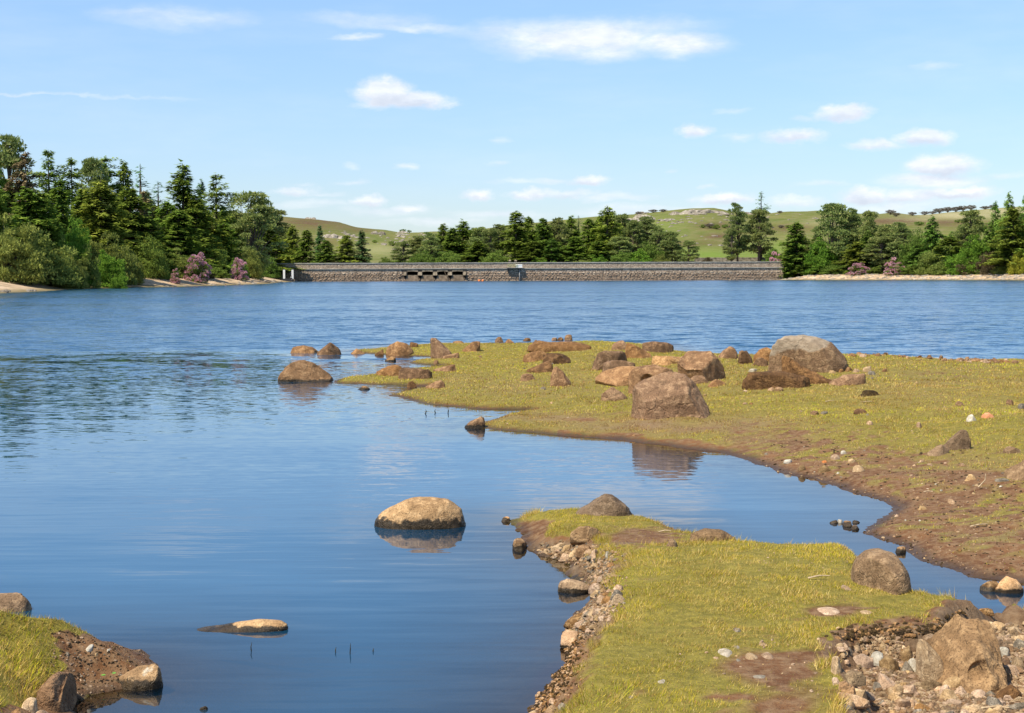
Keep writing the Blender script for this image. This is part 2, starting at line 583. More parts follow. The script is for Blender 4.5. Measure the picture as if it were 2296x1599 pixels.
BANK = world_poly([
 (158, 1700), (160, 1600), (163, 1570), (200, 1556), (235, 1549), (300, 1546), (352, 1535), (352, 1500), (329, 1484), (318, 1462),
 (312, 1430, .12, .12), (300, 1416, .16, .15), (220, 1404, .18, .15), (125, 1400, .2, .15), (70, 1362, .32, .2), (0, 1345, .36, .2),
 (-120, 1330, .4, .2), (-400, 1330, .3, .2), ('w', -9, 9.5, 0), ('w', -16, 8, 0), ('w', -16, 3, 0), ('w', -1.6, 3, 0), ('w', -1.9, 5.5, 0)])
SHORE = [(-60, -25), (60, -25), (60, 4.5), (9, 5.0), (3, 5.2), (0.6, 5.0), (-0.2, 4.7), (-1.4, 4.7), (-4, 5.2), (-14, 5.5), (-60, 4)]
PENIN = world_poly([
 # far edge, left to right
 (780, 785, .0, .0), (822, 783, .04, .2), (866, 778, .06, .3), (936, 770, .08, .5), (1014, 767, .1, .6), (1118, 766, .12, .6), (1214, 765, .13, .6),
 (1328, 764, .13, .6), (1396, 764, .12, .5), (1438, 767, .1, .4), (1510, 783, .08, .3), (1560, 793, .08, .3), (1640, 800, .1, .3), (1720, 800, .12, .3), (1830, 797, .14, .3),
 (1905, 794, .16, .5), (1970, 793, .16, .5), (2012, 793, .16, .5), (2077, 799, .15, .4), (2118, 805, .15, .4), (2163, 807, .14, .4), (2208, 809, .14, .4),
 (2295, 811, .14, .4), (2500, 815, .1, .4), ('w', 16, 33, 0), ('w', 30, 36, 0), ('w', 60, 45, 0), ('w', 90, 60, 0), ('w', 90, 20, 0), ('w', 30, 12, 0), ('w', 10, 9.3, 0),
 # near edge, right to left
 (2600, 1400), (2400, 1335), (2295, 1309), (2227, 1297), (2182, 1293), (2137, 1276), (2092, 1267), (2056, 1255), (2016, 1238), (2003, 1221), (1961, 1208),
 (1925, 1196), (1928, 1187), (1988, 1157), (2000, 1139), (1967, 1121), (1898, 1103), (1868, 1088), (1823, 1071), (1763, 1062), (1713, 1046),
 (1674, 1034), (1640, 1025), (1604, 1013), (1500, 1001), (1414, 990), (1300, 979), (1214, 972), (1136, 966), (1092, 962), (1062, 958), (1070, 950),
 (1092, 938, .03, 0), (1140, 929, .03, 0), (1176, 924), (1196, 921), (1176, 917.7), (1118, 917.5), (1066, 917), (1014, 912.5), (926, 902), (866, 885.5), (905, 877), (949, 871.5),
 (962, 868), (949, 866), (884, 863), (819, 862), (746, 859), (749, 852), (767, 849), (819, 843), (850, 836), (930, 828), (985, 823), (975, 819.5), (918, 815), (926, 808.5),
 (970, 807), (990, 804), (962, 801), (918, 798), (858, 795.5), (819, 793)])

HOLLOW = world_poly([(1868, 1450, .28, 0), (1880, 1415, .28, 0), (1960, 1408, .28, 0), (2030, 1418, .28, 0), (2080, 1415, .26, 0), (2150, 1372, .22, 0), (2240, 1395, .05, 0), (2420, 1430, .05, 0),
                     (2500, 1750, .05, 0), (1900, 1750, .1, 0), (1880, 1600, .12, 0), (1850, 1540, .15, 0), (1855, 1480, .18, 0)])


def ground_parts(x, y):
    # wobble the edges so that no shoreline is a straight segment
    wx = x + 0.10 * fbm(x * 1.3, y * 1.3, 3.0, 3) * np.clip(y / 12, .5, 2) + 0.03 * fbm(x * 6, y * 6, 9.0, 2)
    wy = y + 0.10 * fbm(x * 1.3, y * 1.3, 8.0, 3) * np.clip(y / 12, .5, 2) + 0.03 * fbm(x * 6, y * 6, 4.0, 2)
    ds = sdist(wx, wy, SPIT)
    db = sdist(wx, wy, BANK)
    dn = sdist(wx, wy, SHORE)
    dp = sdist(wx, wy, PENIN)
    dh = sdist(wx, wy, HOLLOW)
    return ds, db, dn, dp, dh


def height_from(x, y, parts):
    ds, db, dn, dp, dh = parts
    n1 = fbm(x * 0.9, y * 0.9, 1.0, 4)
    n2 = fbm(x * 4.5, y * 4.5, 2.0, 4)
    def bed(d):
        return -0.62 * (1 - np.exp(np.minimum(d, 0) * 0.55)) - 0.01
    # spit: low at the tip, higher towards the camera, a lip of turf over a stony foot
    hs = 0.13 + 0.17 * sstep(13.0, 9.5, y)
    zs = hs * (0.42 * sstep(0, 0.16, ds) + 0.58 * sstep(0.08, 0.38, ds)) + 0.035 * n1 * sstep(0, .6, ds)
    zs = zs - 0.19 * sstep(0.0, 0.16, dh + 0.05 * n2) * sstep(0, .5, ds + .2) * (0.75 + .5 * n1)
    zs = np.where(ds > 0, np.maximum(zs, 0.012 + 0.02 * n2 * sstep(0, .3, ds)), bed(ds))
    # left bank: mud terrace and a turf mound
    mound = np.exp(-(((x + 3.6) / 1.15) ** 2 + ((y - 8.0) / 1.6) ** 2))
    zb = 0.14 * sstep(0, .35, db) + 0.30 * sstep(0.10, .65, db) * sstep(-1.9, -2.45, x + .25 * n2) * sstep(0, .9, db) + 0.10 * mound
    zb = zb + 0.03 * n2 * sstep(0, .3, db)
    zb = np.where(db > 0, zb, bed(db))
    zn = np.where(dn > 0, 0.42 * sstep(0, 2.5, dn) + .02 * n1, bed(dn))
    # peninsula: gentle, low fingers, rising to the right
    rise = 0.10 + 0.26 * sstep(-2, 7, x)
    zp = 0.045 * sstep(0, .35, dp) + rise * (1 - np.exp(-np.maximum(dp, 0) / 2.6))
    zp = zp + (0.055 * n1 + 0.034 * n2) * sstep(0, 1.0, dp)
    zp = zp + 0.12 * np.exp(-(((x - 2.4) / 2.2) ** 2 + ((y - 36) / 3.5) ** 2)) * sstep(0, 1.5, dp)
    zp = np.where(dp > 0, zp, bed(dp))
    return np.maximum.reduce([zs, zb, zn, zp])


def G(x, y):
    x = np.atleast_1d(np.asarray(x, float))
    y = np.atleast_1d(np.asarray(y, float))
    return height_from(x, y, ground_parts(x, y))


def seg(a, b, step):
    n = max(1, int(round((b - a) / step)))
    return list(np.linspace(a, b, n, endpoint=False))


xs = np.array(seg(-60, -16, 2.0) + seg(-16, -6.0, .16) + seg(-6.0, 5.0, .045) + seg(5.0, 16, .085) + seg(16, 24, .4) + seg(24, 90, 3.0) + [90.0])
ys = np.array(seg(-25, 2, 1.5) + seg(2, 6, .12) + seg(6, 14.5, .04) + seg(14.5, 24, .07) + seg(24, 51, .15) + seg(51, 60, 1.5) + [60.0])
GX, GY = np.meshgrid(xs, ys)
parts = ground_parts(GX, GY)
GZ = height_from(GX, GY, parts)
DS, DB, DN, DP, DH = parts
# fine crumbs of soil
GZ = GZ + (0.007 + .016 * ((DS > -.05) & (DS < .35)) + .014 * ((DB > -.05) & (GX > -2.6)) + .022 * ((DH > -.12) & (DH < .3) & (DS > 0))) * fbm(GX * 13, GY * 13, 6.0, 4, .6) * (GZ > 0)


def gauss(u, v, rows):
    r = np.zeros_like(u)
    for (a, b, ru, rv, k) in rows:
        r = np.maximum(r, k * np.exp(-((u - a) / ru) ** 2 - ((v - b) / rv) ** 2))
    return r


U, V = proj(GX, GY, GZ)
nz = fbm(GX * 2.1, GY * 2.1, 5.0, 4)
nf = fbm(GX * 9, GY * 9, 7.0, 3)
land = GZ > 0.0
# bare soil 0..1
mud = gauss(U, V, [
 (1440, 1203, 100, 22, 1.2), (1520, 1180, 50, 14, .8), (1700, 1500, 150, 60, .8), (1600, 1545, 120, 40, .5), (1760, 1570, 130, 50, .75), (1840, 1368, 80, 16, .85), (1800, 1470, 60, 40, .6),
 (1295, 1470, 42, 26, .95), (1250, 1540, 45, 50, 1.2), (1330, 1430, 40, 14, .6), (1250, 1210, 60, 20, .5), (2040, 1395, 60, 14, .6),
 (1790, 1000, 60, 14, .9), (1760, 1018, 90, 14, .6), (2010, 1030, 90, 18, .95), (1930, 1060, 70, 18, .7), (2180, 1075, 110, 26, 1.0), (2110, 1120, 110, 22, .9), (2040, 1145, 70, 16, .7), (2230, 1180, 110, 22, .6),
 (2060, 1210, 90, 16, .8), (2150, 1245, 110, 18, .85), (2270, 1260, 60, 20, .6), (1640, 965, 120, 16, .4), (1300, 940, 70, 6, .6), (1420, 870, 60, 6, .5), (1900, 960, 100, 10, .35), (2200, 985, 80, 10, .4),
 (1230, 800, 40, 6, .5), (1900, 850, 60, 7, .4), (2100, 840, 120, 7, .45), (1380, 925, 60, 5, .5)])
mud = mud * (0.85 + 1.0 * nz) + 0.75 * np.clip(nf - .12, 0, 1) + .5 * np.clip(fbm(GX * .9, GY * .9, 15.0, 4) - .12, 0, 1)
mud = np.where(DS > 0, np.maximum(mud, 1.25 * (1 - sstep(0.10, 0.27, DS + .16 * nz)) * sstep(13.4, 12.4, GY) * sstep(2.6, 1.8, GX)), mud)
slope_ = np.where((DP > 0) & (GY < 30), (1 - sstep(.5, 2.7, DP + 1.3 * nz)) * sstep(1480, 1750, U), 0)
mud = np.maximum(mud, slope_ * (.44 + .9 * np.clip(nf + .15 + .5 * nz, -.4, .6)))
mud = np.where((DS > 0) & (DH > -0.015 + .05 * nf), 1.3, mud)
mud = np.where((DB > 0) & (DS < 0), np.where((GX > -2.36 + .12 * nz) | (DB < 0.10), 1.2, 0.35 * (nz > .3)), mud)
mud = np.where((DB > 0) & (GX > -2.9) & (U > 125) & (V < 1430 + 14 * nz) & (U < 316), .2, mud)
mud = np.where((DP > 0) & (U > 1250), np.maximum(mud, 1.0 * (1 - sstep(0.05, 0.35, DP + .3 * nz)) * sstep(26, 20, GY)), mud)
mud = np.clip(mud, 0, 1)
dry = gauss(U, V, [(1520, 955, 300, 26, 1.0), (1700, 985, 150, 20, .7), (1250, 935, 160, 14, .8), (1180, 870, 260, 30, .35), (1040, 850, 120, 14, .4), (2100, 870, 300, 60, .35), (1500, 860, 500, 60, .25), (2100, 1060, 260, 60, .6), (2200, 1200, 220, 50, .75)])
dry = np.clip(dry * (0.8 + .6 * nz), 0, 1)
pebbly = np.where((DS > 0) & (DH > -0.02), 1.0, 0.0)
stripm = (DS > 0) & (DS < 0.5) & (U > 1150) & (U < 1420) & (V > 1215) & (V < 1440)
pebbly = np.where(stripm, 1.0, pebbly)
rim = np.where(DP > 0, (1 - sstep(0.0, 0.30, DP + .10 * nf)) * sstep(1750, 1500, U), 0) * (0.5 + 1.2 * np.clip(nz + .2, 0, 1))
rim = np.clip(rim, 0, 1)

# ground colours are the colours of the soil itself
wetk = sstep(0.05, 0.0, GZ + .01 * nf)
ATT = {'mud': mud, 'dry': dry, 'pebbly': pebbly, 'rim': rim, 'wet': wetk}

nyy, nxx = GX.shape
idx = np.arange(nyy * nxx).reshape(nyy, nxx)
quads = np.stack([idx[:-1, :-1], idx[:-1, 1:], idx[1:, 1:], idx[1:, :-1]], -1).reshape(-1, 4)
zq = GZ.ravel()[quads].max(1)
keep = zq > -0.57
quads = quads[keep]
used = np.unique(quads)
remap = np.full(nyy * nxx, -1)
remap[used] = np.arange(len(used))
VV = np.stack([GX.ravel(), GY.ravel(), GZ.ravel()], -1)[used]

m, B = new_mat('lakeside_soil')
g = B.new('ShaderNodeNewGeometry')
pos = g.outputs['Position']
n_big = B.noise(pos, scale=2.2, detail=5, rough=0.6)
n_med = B.noise(pos, scale=14, detail=5, rough=0.65)
n_fin = B.noise(pos, scale=75, detail=4, rough=0.7)
soil = B.mix(B.mr(n_big, .35, .65), (0.108, 0.045, 0.018), (0.19, 0.088, 0.034))
soil = B.mix(B.mr(n_med, .40, .66), soil, (0.25, 0.155, 0.080))
soil = B.mix(B.mr(n_fin, .55, .7, 0, .8), soil, (0.035, 0.02, 0.012))
silt = B.mix(B.mr(n_med, .35, .65), (0.12, 0.078, 0.044), (0.24, 0.165, 0.098))
soil = B.mix(B.math('MULTIPLY', B.attr('pebbly'), B.mr(n_big, .35, .6, .25, .9)), soil, silt)
turf = B.mix(B.mr(n_med, .35, .65), (0.155, 0.132, 0.020), (0.28, 0.225, 0.040))
turf = B.mix(B.mr(n_fin, .5, .7, 0, .7), turf, (0.05, 0.036, 0.015))
turfd = B.mix(B.mr(n_fin, .35, .65), (0.17, 0.10, 0.05), (0.29, 0.20, 0.11))
turf = B.mix(B.attr('dry'), turf, turfd)
c = B.mix(B.mr(B.attr('mud'), .3, .6), turf, soil)
c = B.mix(B.attr('rim'), c, B.mix(B.mr(n_med, .4, .6), (0.30, 0.11, 0.02), (0.12, 0.09, 0.02)))
wet = B.attr('wet')
c = B.mix(B.math('MULTIPLY', wet, .75), c, (0.032, 0.021, 0.012))
hh = B.math('ADD', n_med, B.math('MULTIPLY', n_fin, .5))
finish(B, principled(B, c, B.mr(wet, 0, 1, .95, .45), bump(B, hh, .9, .02), .25))
M['soil'] = m
gme = mesh_np('ground', VV, remap[quads], [m], True, {k: a.ravel()[used] for k, a in ATT.items()})
go = obj('ground', gme)
tag(go, kind='structure')


def gsample(A, x, y):
    """bilinear read of a ground grid"""
    i = np.clip(np.searchsorted(xs, x) - 1, 0, len(xs) - 2)
    j = np.clip(np.searchsorted(ys, y) - 1, 0, len(ys) - 2)
    fx = np.clip((x - xs[i]) / (xs[i + 1] - xs[i]), 0, 1)
    fy = np.clip((y - ys[j]) / (ys[j + 1] - ys[j]), 0, 1)
    return (A[j, i] * (1 - fx) + A[j, i + 1] * fx) * (1 - fy) + (A[j + 1, i] * (1 - fx) + A[j + 1, i + 1] * fx) * fy


def on_ground(u, v, water=False):
    """where the line of sight at u, v first meets ground or water"""
    d = ray(u, v)
    yy = np.concatenate([np.arange(5.5, 16, .02), np.arange(16, 60, .05)])
    t = yy / d[1]
    x = d[0] * t
    z = EYE + d[2] * t
    gz = np.maximum(gsample(GZ, x, yy), 0.0)
    k = np.argmax(z <= gz)
    if z[k] > gz[k]:
        k = -1
    k = max(k, 1) if k != -1 else k
    if k == -1:
        return float(x[k]), float(yy[k]), float(gz[k])
    a_, b_ = z[k - 1] - gz[k - 1], z[k] - gz[k]
    f_ = min(max(a_ / (a_ - b_ + 1e-9), 0), 1)
    return float(x[k - 1] + (x[k] - x[k - 1]) * f_), float(yy[k - 1] + (yy[k] - yy[k - 1]) * f_), float(gz[k - 1] + (gz[k] - gz[k - 1]) * f_)


# ------------------------------------------------------------------ land beyond the lake
LAKE = [(-60, -40), (-45, 5), (-46, 30), (-52, 60), (-58, 110), (-62, 160), (-66, 200), (-72, 247), (-74, 292), (-67, 312), (-66, 351), (-65, 404), (-70, 450),
        (-75, 500), (-79, 545), (-83, 576), (106, 576), (98, 562), (88, 560), (100, 556), (116, 541), (132, 526), (146, 500), (160, 474), (178, 430), (210, 380), (260, 320),
        (250, 220), (180, 140), (110, 90), (92, 62), (92, -40)]
SKYL = np.array([(-3000, 560), (-1500, 520), (-400, 492), (200, 484), (560, 478), (640, 487), (700, 492), (760, 498), (800, 511), (860, 516), (905, 523), (960, 521), (1030, 520), (1120, 508),
                 (1250, 496), (1340, 486), (1400, 483), (1450, 478), (1500, 472.5), (1545, 469), (1600, 467), (1625, 472), (1650, 477), (1700, 481), (1760, 476), (1830, 473.5), (1900, 478), (1960, 483),
                 (1990, 479), (2010, 478), (2040, 484), (2080, 483), (2130, 477), (2200, 471), (2280, 464), (2350, 460), (2700, 452), (3400, 470), (5000, 540)], float)
RIDGE_Y = 1250.0
_rx, _rz = PD(SKYL[:, 0], SKYL[:, 1], RIDGE_Y)


def T(x, y):
    x = np.atleast_1d(np.asarray(x, float))
    y = np.atleast_1d(np.asarray(y, float))
    s = -sdist(x + 1.5 * fbm(x * .05, y * .05, 2, 3), y + 1.5 * fbm(x * .05, y * .05, 5, 3), LAKE)
    yy = np.maximum(y, 50)
    rz = np.interp(x / yy * RIDGE_Y, _rx, _rz)
    prof = sstep(600, RIDGE_Y, y) * 0.65 + 0.35 * np.clip((y - 600) / (RIDGE_Y - 600), 0, 1)
    hill = rz * prof * (1 + 0.10 * fbm(x * .006, y * .006, 4, 4) * (1 - prof)) + 0.8 * fbm(x * .05, y * .05, 6, 3) * prof
    hill = np.where(y > RIDGE_Y, rz * (1 - (y - RIDGE_Y) / 2500) + .5 * fbm(x * .05, y * .05, 6, 3), hill)
    base = 2.05 * sstep(0, 14, s) + .03 * np.clip(s - 14, 0, 120)
    base = base + 0.12 * fbm(x * .3, y * .3, 1, 3) * sstep(0, 6, s)
    back = sstep(574, 580, y) * 1.5
    z = np.maximum(base + back, np.where(y > 600, hill, -9))
    z = np.where(s > 0, z, -0.4 + np.maximum(s, -12) * 0.25)
    return z


lx = np.array(seg(-1500, -420, 40) + seg(-420, -110, 8) + seg(-110, -50, 1.5) + seg(-50, 80, 5) + seg(80, 200, 2.0) + seg(200, 600, 8) + seg(600, 1500, 40) + [1500.0])
ly = np.array(seg(-40, 150, 10) + seg(150, 420, 3) + seg(420, 590, 2.2) + seg(590, 1350, 8) + seg(1350, 3000, 60) + [3000.0])
LX, LY = np.meshgrid(lx, ly)
LZ = T(LX.ravel(), LY.ravel()).reshape(LX.shape)
S_ = -sdist(LX, LY, LAKE)
LU, LV = proj(LX, LY, LZ)
heath = gauss(LU, LV, [(1600, 507, 40, 8, 1), (1610, 530, 40, 6, 1), (1560, 545, 60, 7, .7), (1770, 512, 60, 8, .8), (1990, 497, 90, 8, 1.0), (2110, 500, 60, 8, 1.0), (2200, 505, 70, 10, .9), (700, 500, 90, 16, .9), (800, 516, 40, 6, .8),
                       (1540, 548, 40, 5, .8), (720, 545, 40, 10, .6), (1680, 520, 60, 6, .5)])
straw = gauss(LU, LV, [(2150, 483, 110, 10, 1), (2050, 493, 80, 6, .7), (2250, 474, 80, 8, 1), (850, 560, 60, 12, .5), (1850, 500, 60, 8, .4)])
lush = gauss(LU, LV, [(1600, 572, 150, 16, 1), (1720, 560, 80, 20, .8), (1500, 540, 60, 20, .3), (830, 560, 60, 16, .4), (1480, 505, 60, 20, .5)])
m, B = new_mat('moorland_and_beach')
g = B.new('ShaderNodeNewGeometry')
pos = g.outputs['Position']
big = B.noise(pos, scale=.02, detail=6, rough=.65)
med = B.noise(pos, scale=.12, detail=6, rough=.65)
fin = B.noise(pos, scale=.8, detail=5, rough=.7)
gr = B.mix(B.mr(big, .35, .65), (0.105, 0.135, 0.026), (0.165, 0.165, 0.042))
gr = B.mix(B.mr(med, .45, .68), gr, (0.21, 0.185, 0.085))
gr = B.mix(B.mr(fin, .56, .72, 0, .5), gr, (0.07, 0.075, 0.025))
gr = B.mix(B.math('MULTIPLY', B.attr('lush'), .8), gr, (0.15, 0.22, 0.035))
gr = B.mix(B.math('MULTIPLY', B.attr('straw'), B.mr(fin, .35, .6, .4, 1)), gr, (0.40, 0.35, 0.20))
gr = B.mix(B.math('MULTIPLY', B.attr('heath'), B.mr(med, .38, .55, .35, 1)), gr, B.mix(B.mr(fin, .4, .6), (0.085, 0.055, 0.035), (0.15, 0.075, 0.04)))
sandn = B.noise(pos, scale=.7, detail=6, rough=.7)
sand = B.mix(B.mr(sandn, .38, .62), (0.42, 0.29, 0.17), (0.66, 0.50, 0.34))
sand = B.mix(B.mr(B.noise(pos, scale=.35, detail=5), .5, .66, 0, .8), sand, (0.22, 0.16, 0.085))
s = B.new('ShaderNodeSeparateXYZ')
B.put(s.inputs[0], pos)
sand = B.mix(B.mr(s.outputs[2], .05, .55, .85, 0), sand, (0.15, 0.125, 0.05))
floor_ = B.mix(B.mr(fin, .4, .6), (0.045, 0.04, 0.016), (0.085, 0.075, 0.03))
c = B.mix(B.attr('shore'), floor_, sand)
c = B.mix(B.attr('hill'), c, gr)
finish(B, principled(B, c, .95, bump(B, B.math('ADD', med, fin), .6, .6), .1))
M['moor'] = m
shore = 1 - sstep(9, 16, S_)
hillk = sstep(600, 640, LY) + sstep(60, 120, S_)
li = np.arange(LX.size).reshape(LX.shape)
lq = np.stack([li[:-1, :-1], li[:-1, 1:], li[1:, 1:], li[1:, :-1]], -1).reshape(-1, 4)
kk = LZ.ravel()[lq].max(1) > -3.3
lme = mesh_np('hills', np.stack([LX.ravel(), LY.ravel(), LZ.ravel()], -1), lq[kk], [m], True,
              {'heath': np.clip(heath, 0, 1).ravel(), 'straw': np.clip(straw, 0, 1).ravel(), 'lush': np.clip(lush, 0, 1).ravel(), 'shore': shore.ravel(), 'hill': np.clip(hillk, 0, 1).ravel()})
tag(obj('hills', lme), kind='structure')


def lsample(x, y):
    i = np.clip(np.searchsorted(lx, x) - 1, 0, len(lx) - 2)
    j = np.clip(np.searchsorted(ly, y) - 1, 0, len(ly) - 2)
    fx = np.clip((x - lx[i]) / (lx[i + 1] - lx[i]), 0, 1)
    fy = np.clip((y - ly[j]) / (ly[j + 1] - ly[j]), 0, 1)
    return (LZ[j, i] * (1 - fx) + LZ[j, i + 1] * fx) * (1 - fy) + (LZ[j + 1, i] * (1 - fx) + LZ[j + 1, i + 1] * fx) * fy


def on_hill(u, v, y0=605.0):
    d = ray(u, v)
    yy = np.arange(y0, 1500, 1.5)
    t = yy / d[1]
    z = EYE + d[2] * t
    x = d[0] * t
    tz = lsample(x, yy)
    k = np.argmax(z <= tz)
    if z[k] > tz[k]:
        k = int(np.argmin(z - tz))
    return float(x[k]), float(yy[k]), float(tz[k])


# ------------------------------------------------------------------ water
wxs = np.array(seg(-1500, -100, 100) + seg(-100, -16, 6) + seg(-16, 20, .13) + seg(20, 100, 4) + seg(100, 1500, 100) + [1500.0])
wys = np.array(seg(-40, 2, 4) + seg(2, 54, .14) + seg(54, 100, 4) + seg(100, 600, 25) + [600.0])
WX, WY = np.meshgrid(wxs, wys)
gz = gsample(GZ, np.clip(WX, -59.9, 89.9), np.clip(WY, -24.9, 59.9))
ramp = 0.10 * sstep(11, 24, WY + 3 * fbm(WX * .15, WY * .3, 7, 3)) + 0.30 * sstep(22, 34, WY + 4 * fbm(WX * .12, WY * .2, 5, 3)) ** 2
depth = np.where((WY > 2) & (WY < 53) & (WX > -16) & (WX < 20), np.clip(-gz, 0, 1), 1.0)
# how far the surface is sheltered from the breeze (calm 1, ruffled 0)
calm = 1 - sstep(33, 46, WY + 5 * fbm(WX * .12, WY * .12, 3, 3) + 0.25 * np.abs(WX + 4) * (WX > -4))
calm = np.clip(calm, 0, 1)
wi = np.arange(WX.size).reshape(WX.shape)
wq = np.stack([wi[:-1, :-1], wi[:-1, 1:], wi[1:, 1:], wi[1:, :-1]], -1).reshape(-1, 4)
m, B = new_mat('lake_water')
g = B.new('ShaderNodeNewGeometry')
pos = g.outputs['Position']
calma = B.attr('calm')
# gentle swell in the sheltered bay: long crests across the view
mp = B.new('ShaderNodeMapping')
mp.inputs['Rotation'].default_value = (0, 0, math.radians(-7))
mp.inputs['Scale'].default_value = (0.11, 1.0, 1.0)
B.put(mp.inputs[0], pos)
sw = B.noise(mp.outputs[0], scale=10.5, detail=4, rough=.55, color=True)
sw = B.vmath('SUBTRACT', sw, (.5, .5, .5))
mp2 = B.new('ShaderNodeMapping')
mp2.inputs['Rotation'].default_value = (0, 0, math.radians(9))
mp2.inputs['Scale'].default_value = (0.10, 1.0, 1.0)
B.put(mp2.inputs[0], pos)
sw2 = B.noise(mp2.outputs[0], scale=1.6, detail=2, rough=.5, color=True)
sw2 = B.vmath('SUBTRACT', sw2, (.5, .5, .5))
# wind ripples on the open water, in patches
mp3 = B.new('ShaderNodeMapping')
mp3.inputs['Scale'].default_value = (0.45, 1.0, 1.0)
B.put(mp3.inputs[0], pos)
rp = B.noise(mp3.outputs[0], scale=1.25, detail=5, rough=.66, color=True)
rp = B.vmath('SUBTRACT', rp, (.5, .5, .5))
mp4 = B.new('ShaderNodeMapping')
mp4.inputs['Scale'].default_value = (0.012, 0.05, 1.0)
B.put(mp4.inputs[0], pos)
patch = B.mr(B.noise(mp4.outputs[0], scale=1.0, detail=5, rough=.6), .35, .65, .42, 1.3)
calm_noise = B.mr(B.noise(pos, scale=.16, detail=3), .35, .65, .55, 1.3)
a1 = B.math('MULTIPLY', B.mr(calma, 0, 1, .10, .066), calm_noise)
a3 = B.math('ADD', B.math('MULTIPLY', B.mr(calma, 0, 1, 1.9, .0), patch), B.math('MULTIPLY', B.attr('breeze'), .05))
sumv = B.vmath('ADD', B.scale(sw, a1), B.scale(sw2, B.mr(calma, 0, 1, .05, .026)))
fine_ = B.vmath('SUBTRACT', B.noise(mp3.outputs[0], scale=11, detail=3, rough=.6, color=True), (.5, .5, .5))
sumv = B.vmath('ADD', sumv, B.scale(rp, a3))
sumv = B.vmath('ADD', sumv, B.scale(fine_, B.math('MULTIPLY', B.attr('breeze'), B.mr(calm_noise, .55, 1.3, .9, 1.9))))
sumv = B.vmath('MULTIPLY', sumv, (.5, 1.0, 0))
# open-water normals all tilted towards the camera to mirror higher, bluer sky
ss_ = B.new('ShaderNodeSeparateXYZ')
B.put(ss_.inputs[0], sumv)
lean_ = B.math('MULTIPLY', B.math('ABSOLUTE', ss_.outputs[1]), -1.0)
yy_ = B.new('ShaderNodeMix')
yy_.data_type = 'FLOAT'
B.put(yy_.inputs[0], B.mr(calma, 0, 1, 1, 0))
B.put(yy_.inputs[2], ss_.outputs[1])
B.put(yy_.inputs[3], lean_)
cc_ = B.new('ShaderNodeCombineXYZ')
B.put(cc_.inputs[0], ss_.outputs[0])
B.put(cc_.inputs[1], yy_.outputs[0])
sumv = cc_.outputs[0]
nrm = B.vmath('NORMALIZE', B.vmath('ADD', sumv, (0, 0, 1)))
fr = B.new('ShaderNodeFresnel')
fr.inputs['IOR'].default_value = 1.45
B.put(fr.inputs['Normal'], nrm)
gl = B.new('ShaderNodeBsdfGlossy')
gl.inputs['Roughness'].default_value = 0.02
gl.inputs['Color'].default_value = (0.97, 0.98, 1, 1)
B.put(gl.inputs['Normal'], nrm)
tr = B.new('ShaderNodeBsdfTransparent')
tr.inputs['Color'].default_value = (0.62, 0.56, 0.42, 1)
df = B.new('ShaderNodeBsdfDiffuse')
df.inputs['Color'].default_value = (0.008, 0.062, 0.130, 1)
body = B.new('ShaderNodeMixShader')
B.put(body.inputs[0], B.mr(B.attr('depth'), .02, .42, 0.0, 1.0))
B.l.new(tr.outputs[0], body.inputs[1])
B.l.new(df.outputs[0], body.inputs[2])
mx = B.new('ShaderNodeMixShader')
B.put(mx.inputs[0], fr.outputs[0])
B.l.new(body.outputs[0], mx.inputs[1])
B.l.new(gl.outputs[0], mx.inputs[2])
finish(B, mx.outputs[0])
M['water'] = m
wme = mesh_np('water', np.stack([WX.ravel(), WY.ravel(), 0 * WX.ravel()], -1), wq, [m], True, {'depth': depth.ravel(), 'calm': calm.ravel(), 'breeze': ramp.ravel()})
tag(obj('water', wme), kind='structure')
# ------------------------------------------------------------------ stones
_ico = {}


def ico(sub):
    if sub not in _ico:
        bm = bmesh.new()
        bmesh.ops.create_icosphere(bm, subdivisions=sub, radius=1.0)
        bm.verts.ensure_lookup_table()
        v = np.array([q.co[:] for q in bm.verts])
        f = np.array([[w.index for w in q.verts] for q in bm.faces])
        bm.free()
        _ico[sub] = (v, f)
    return _ico[sub]


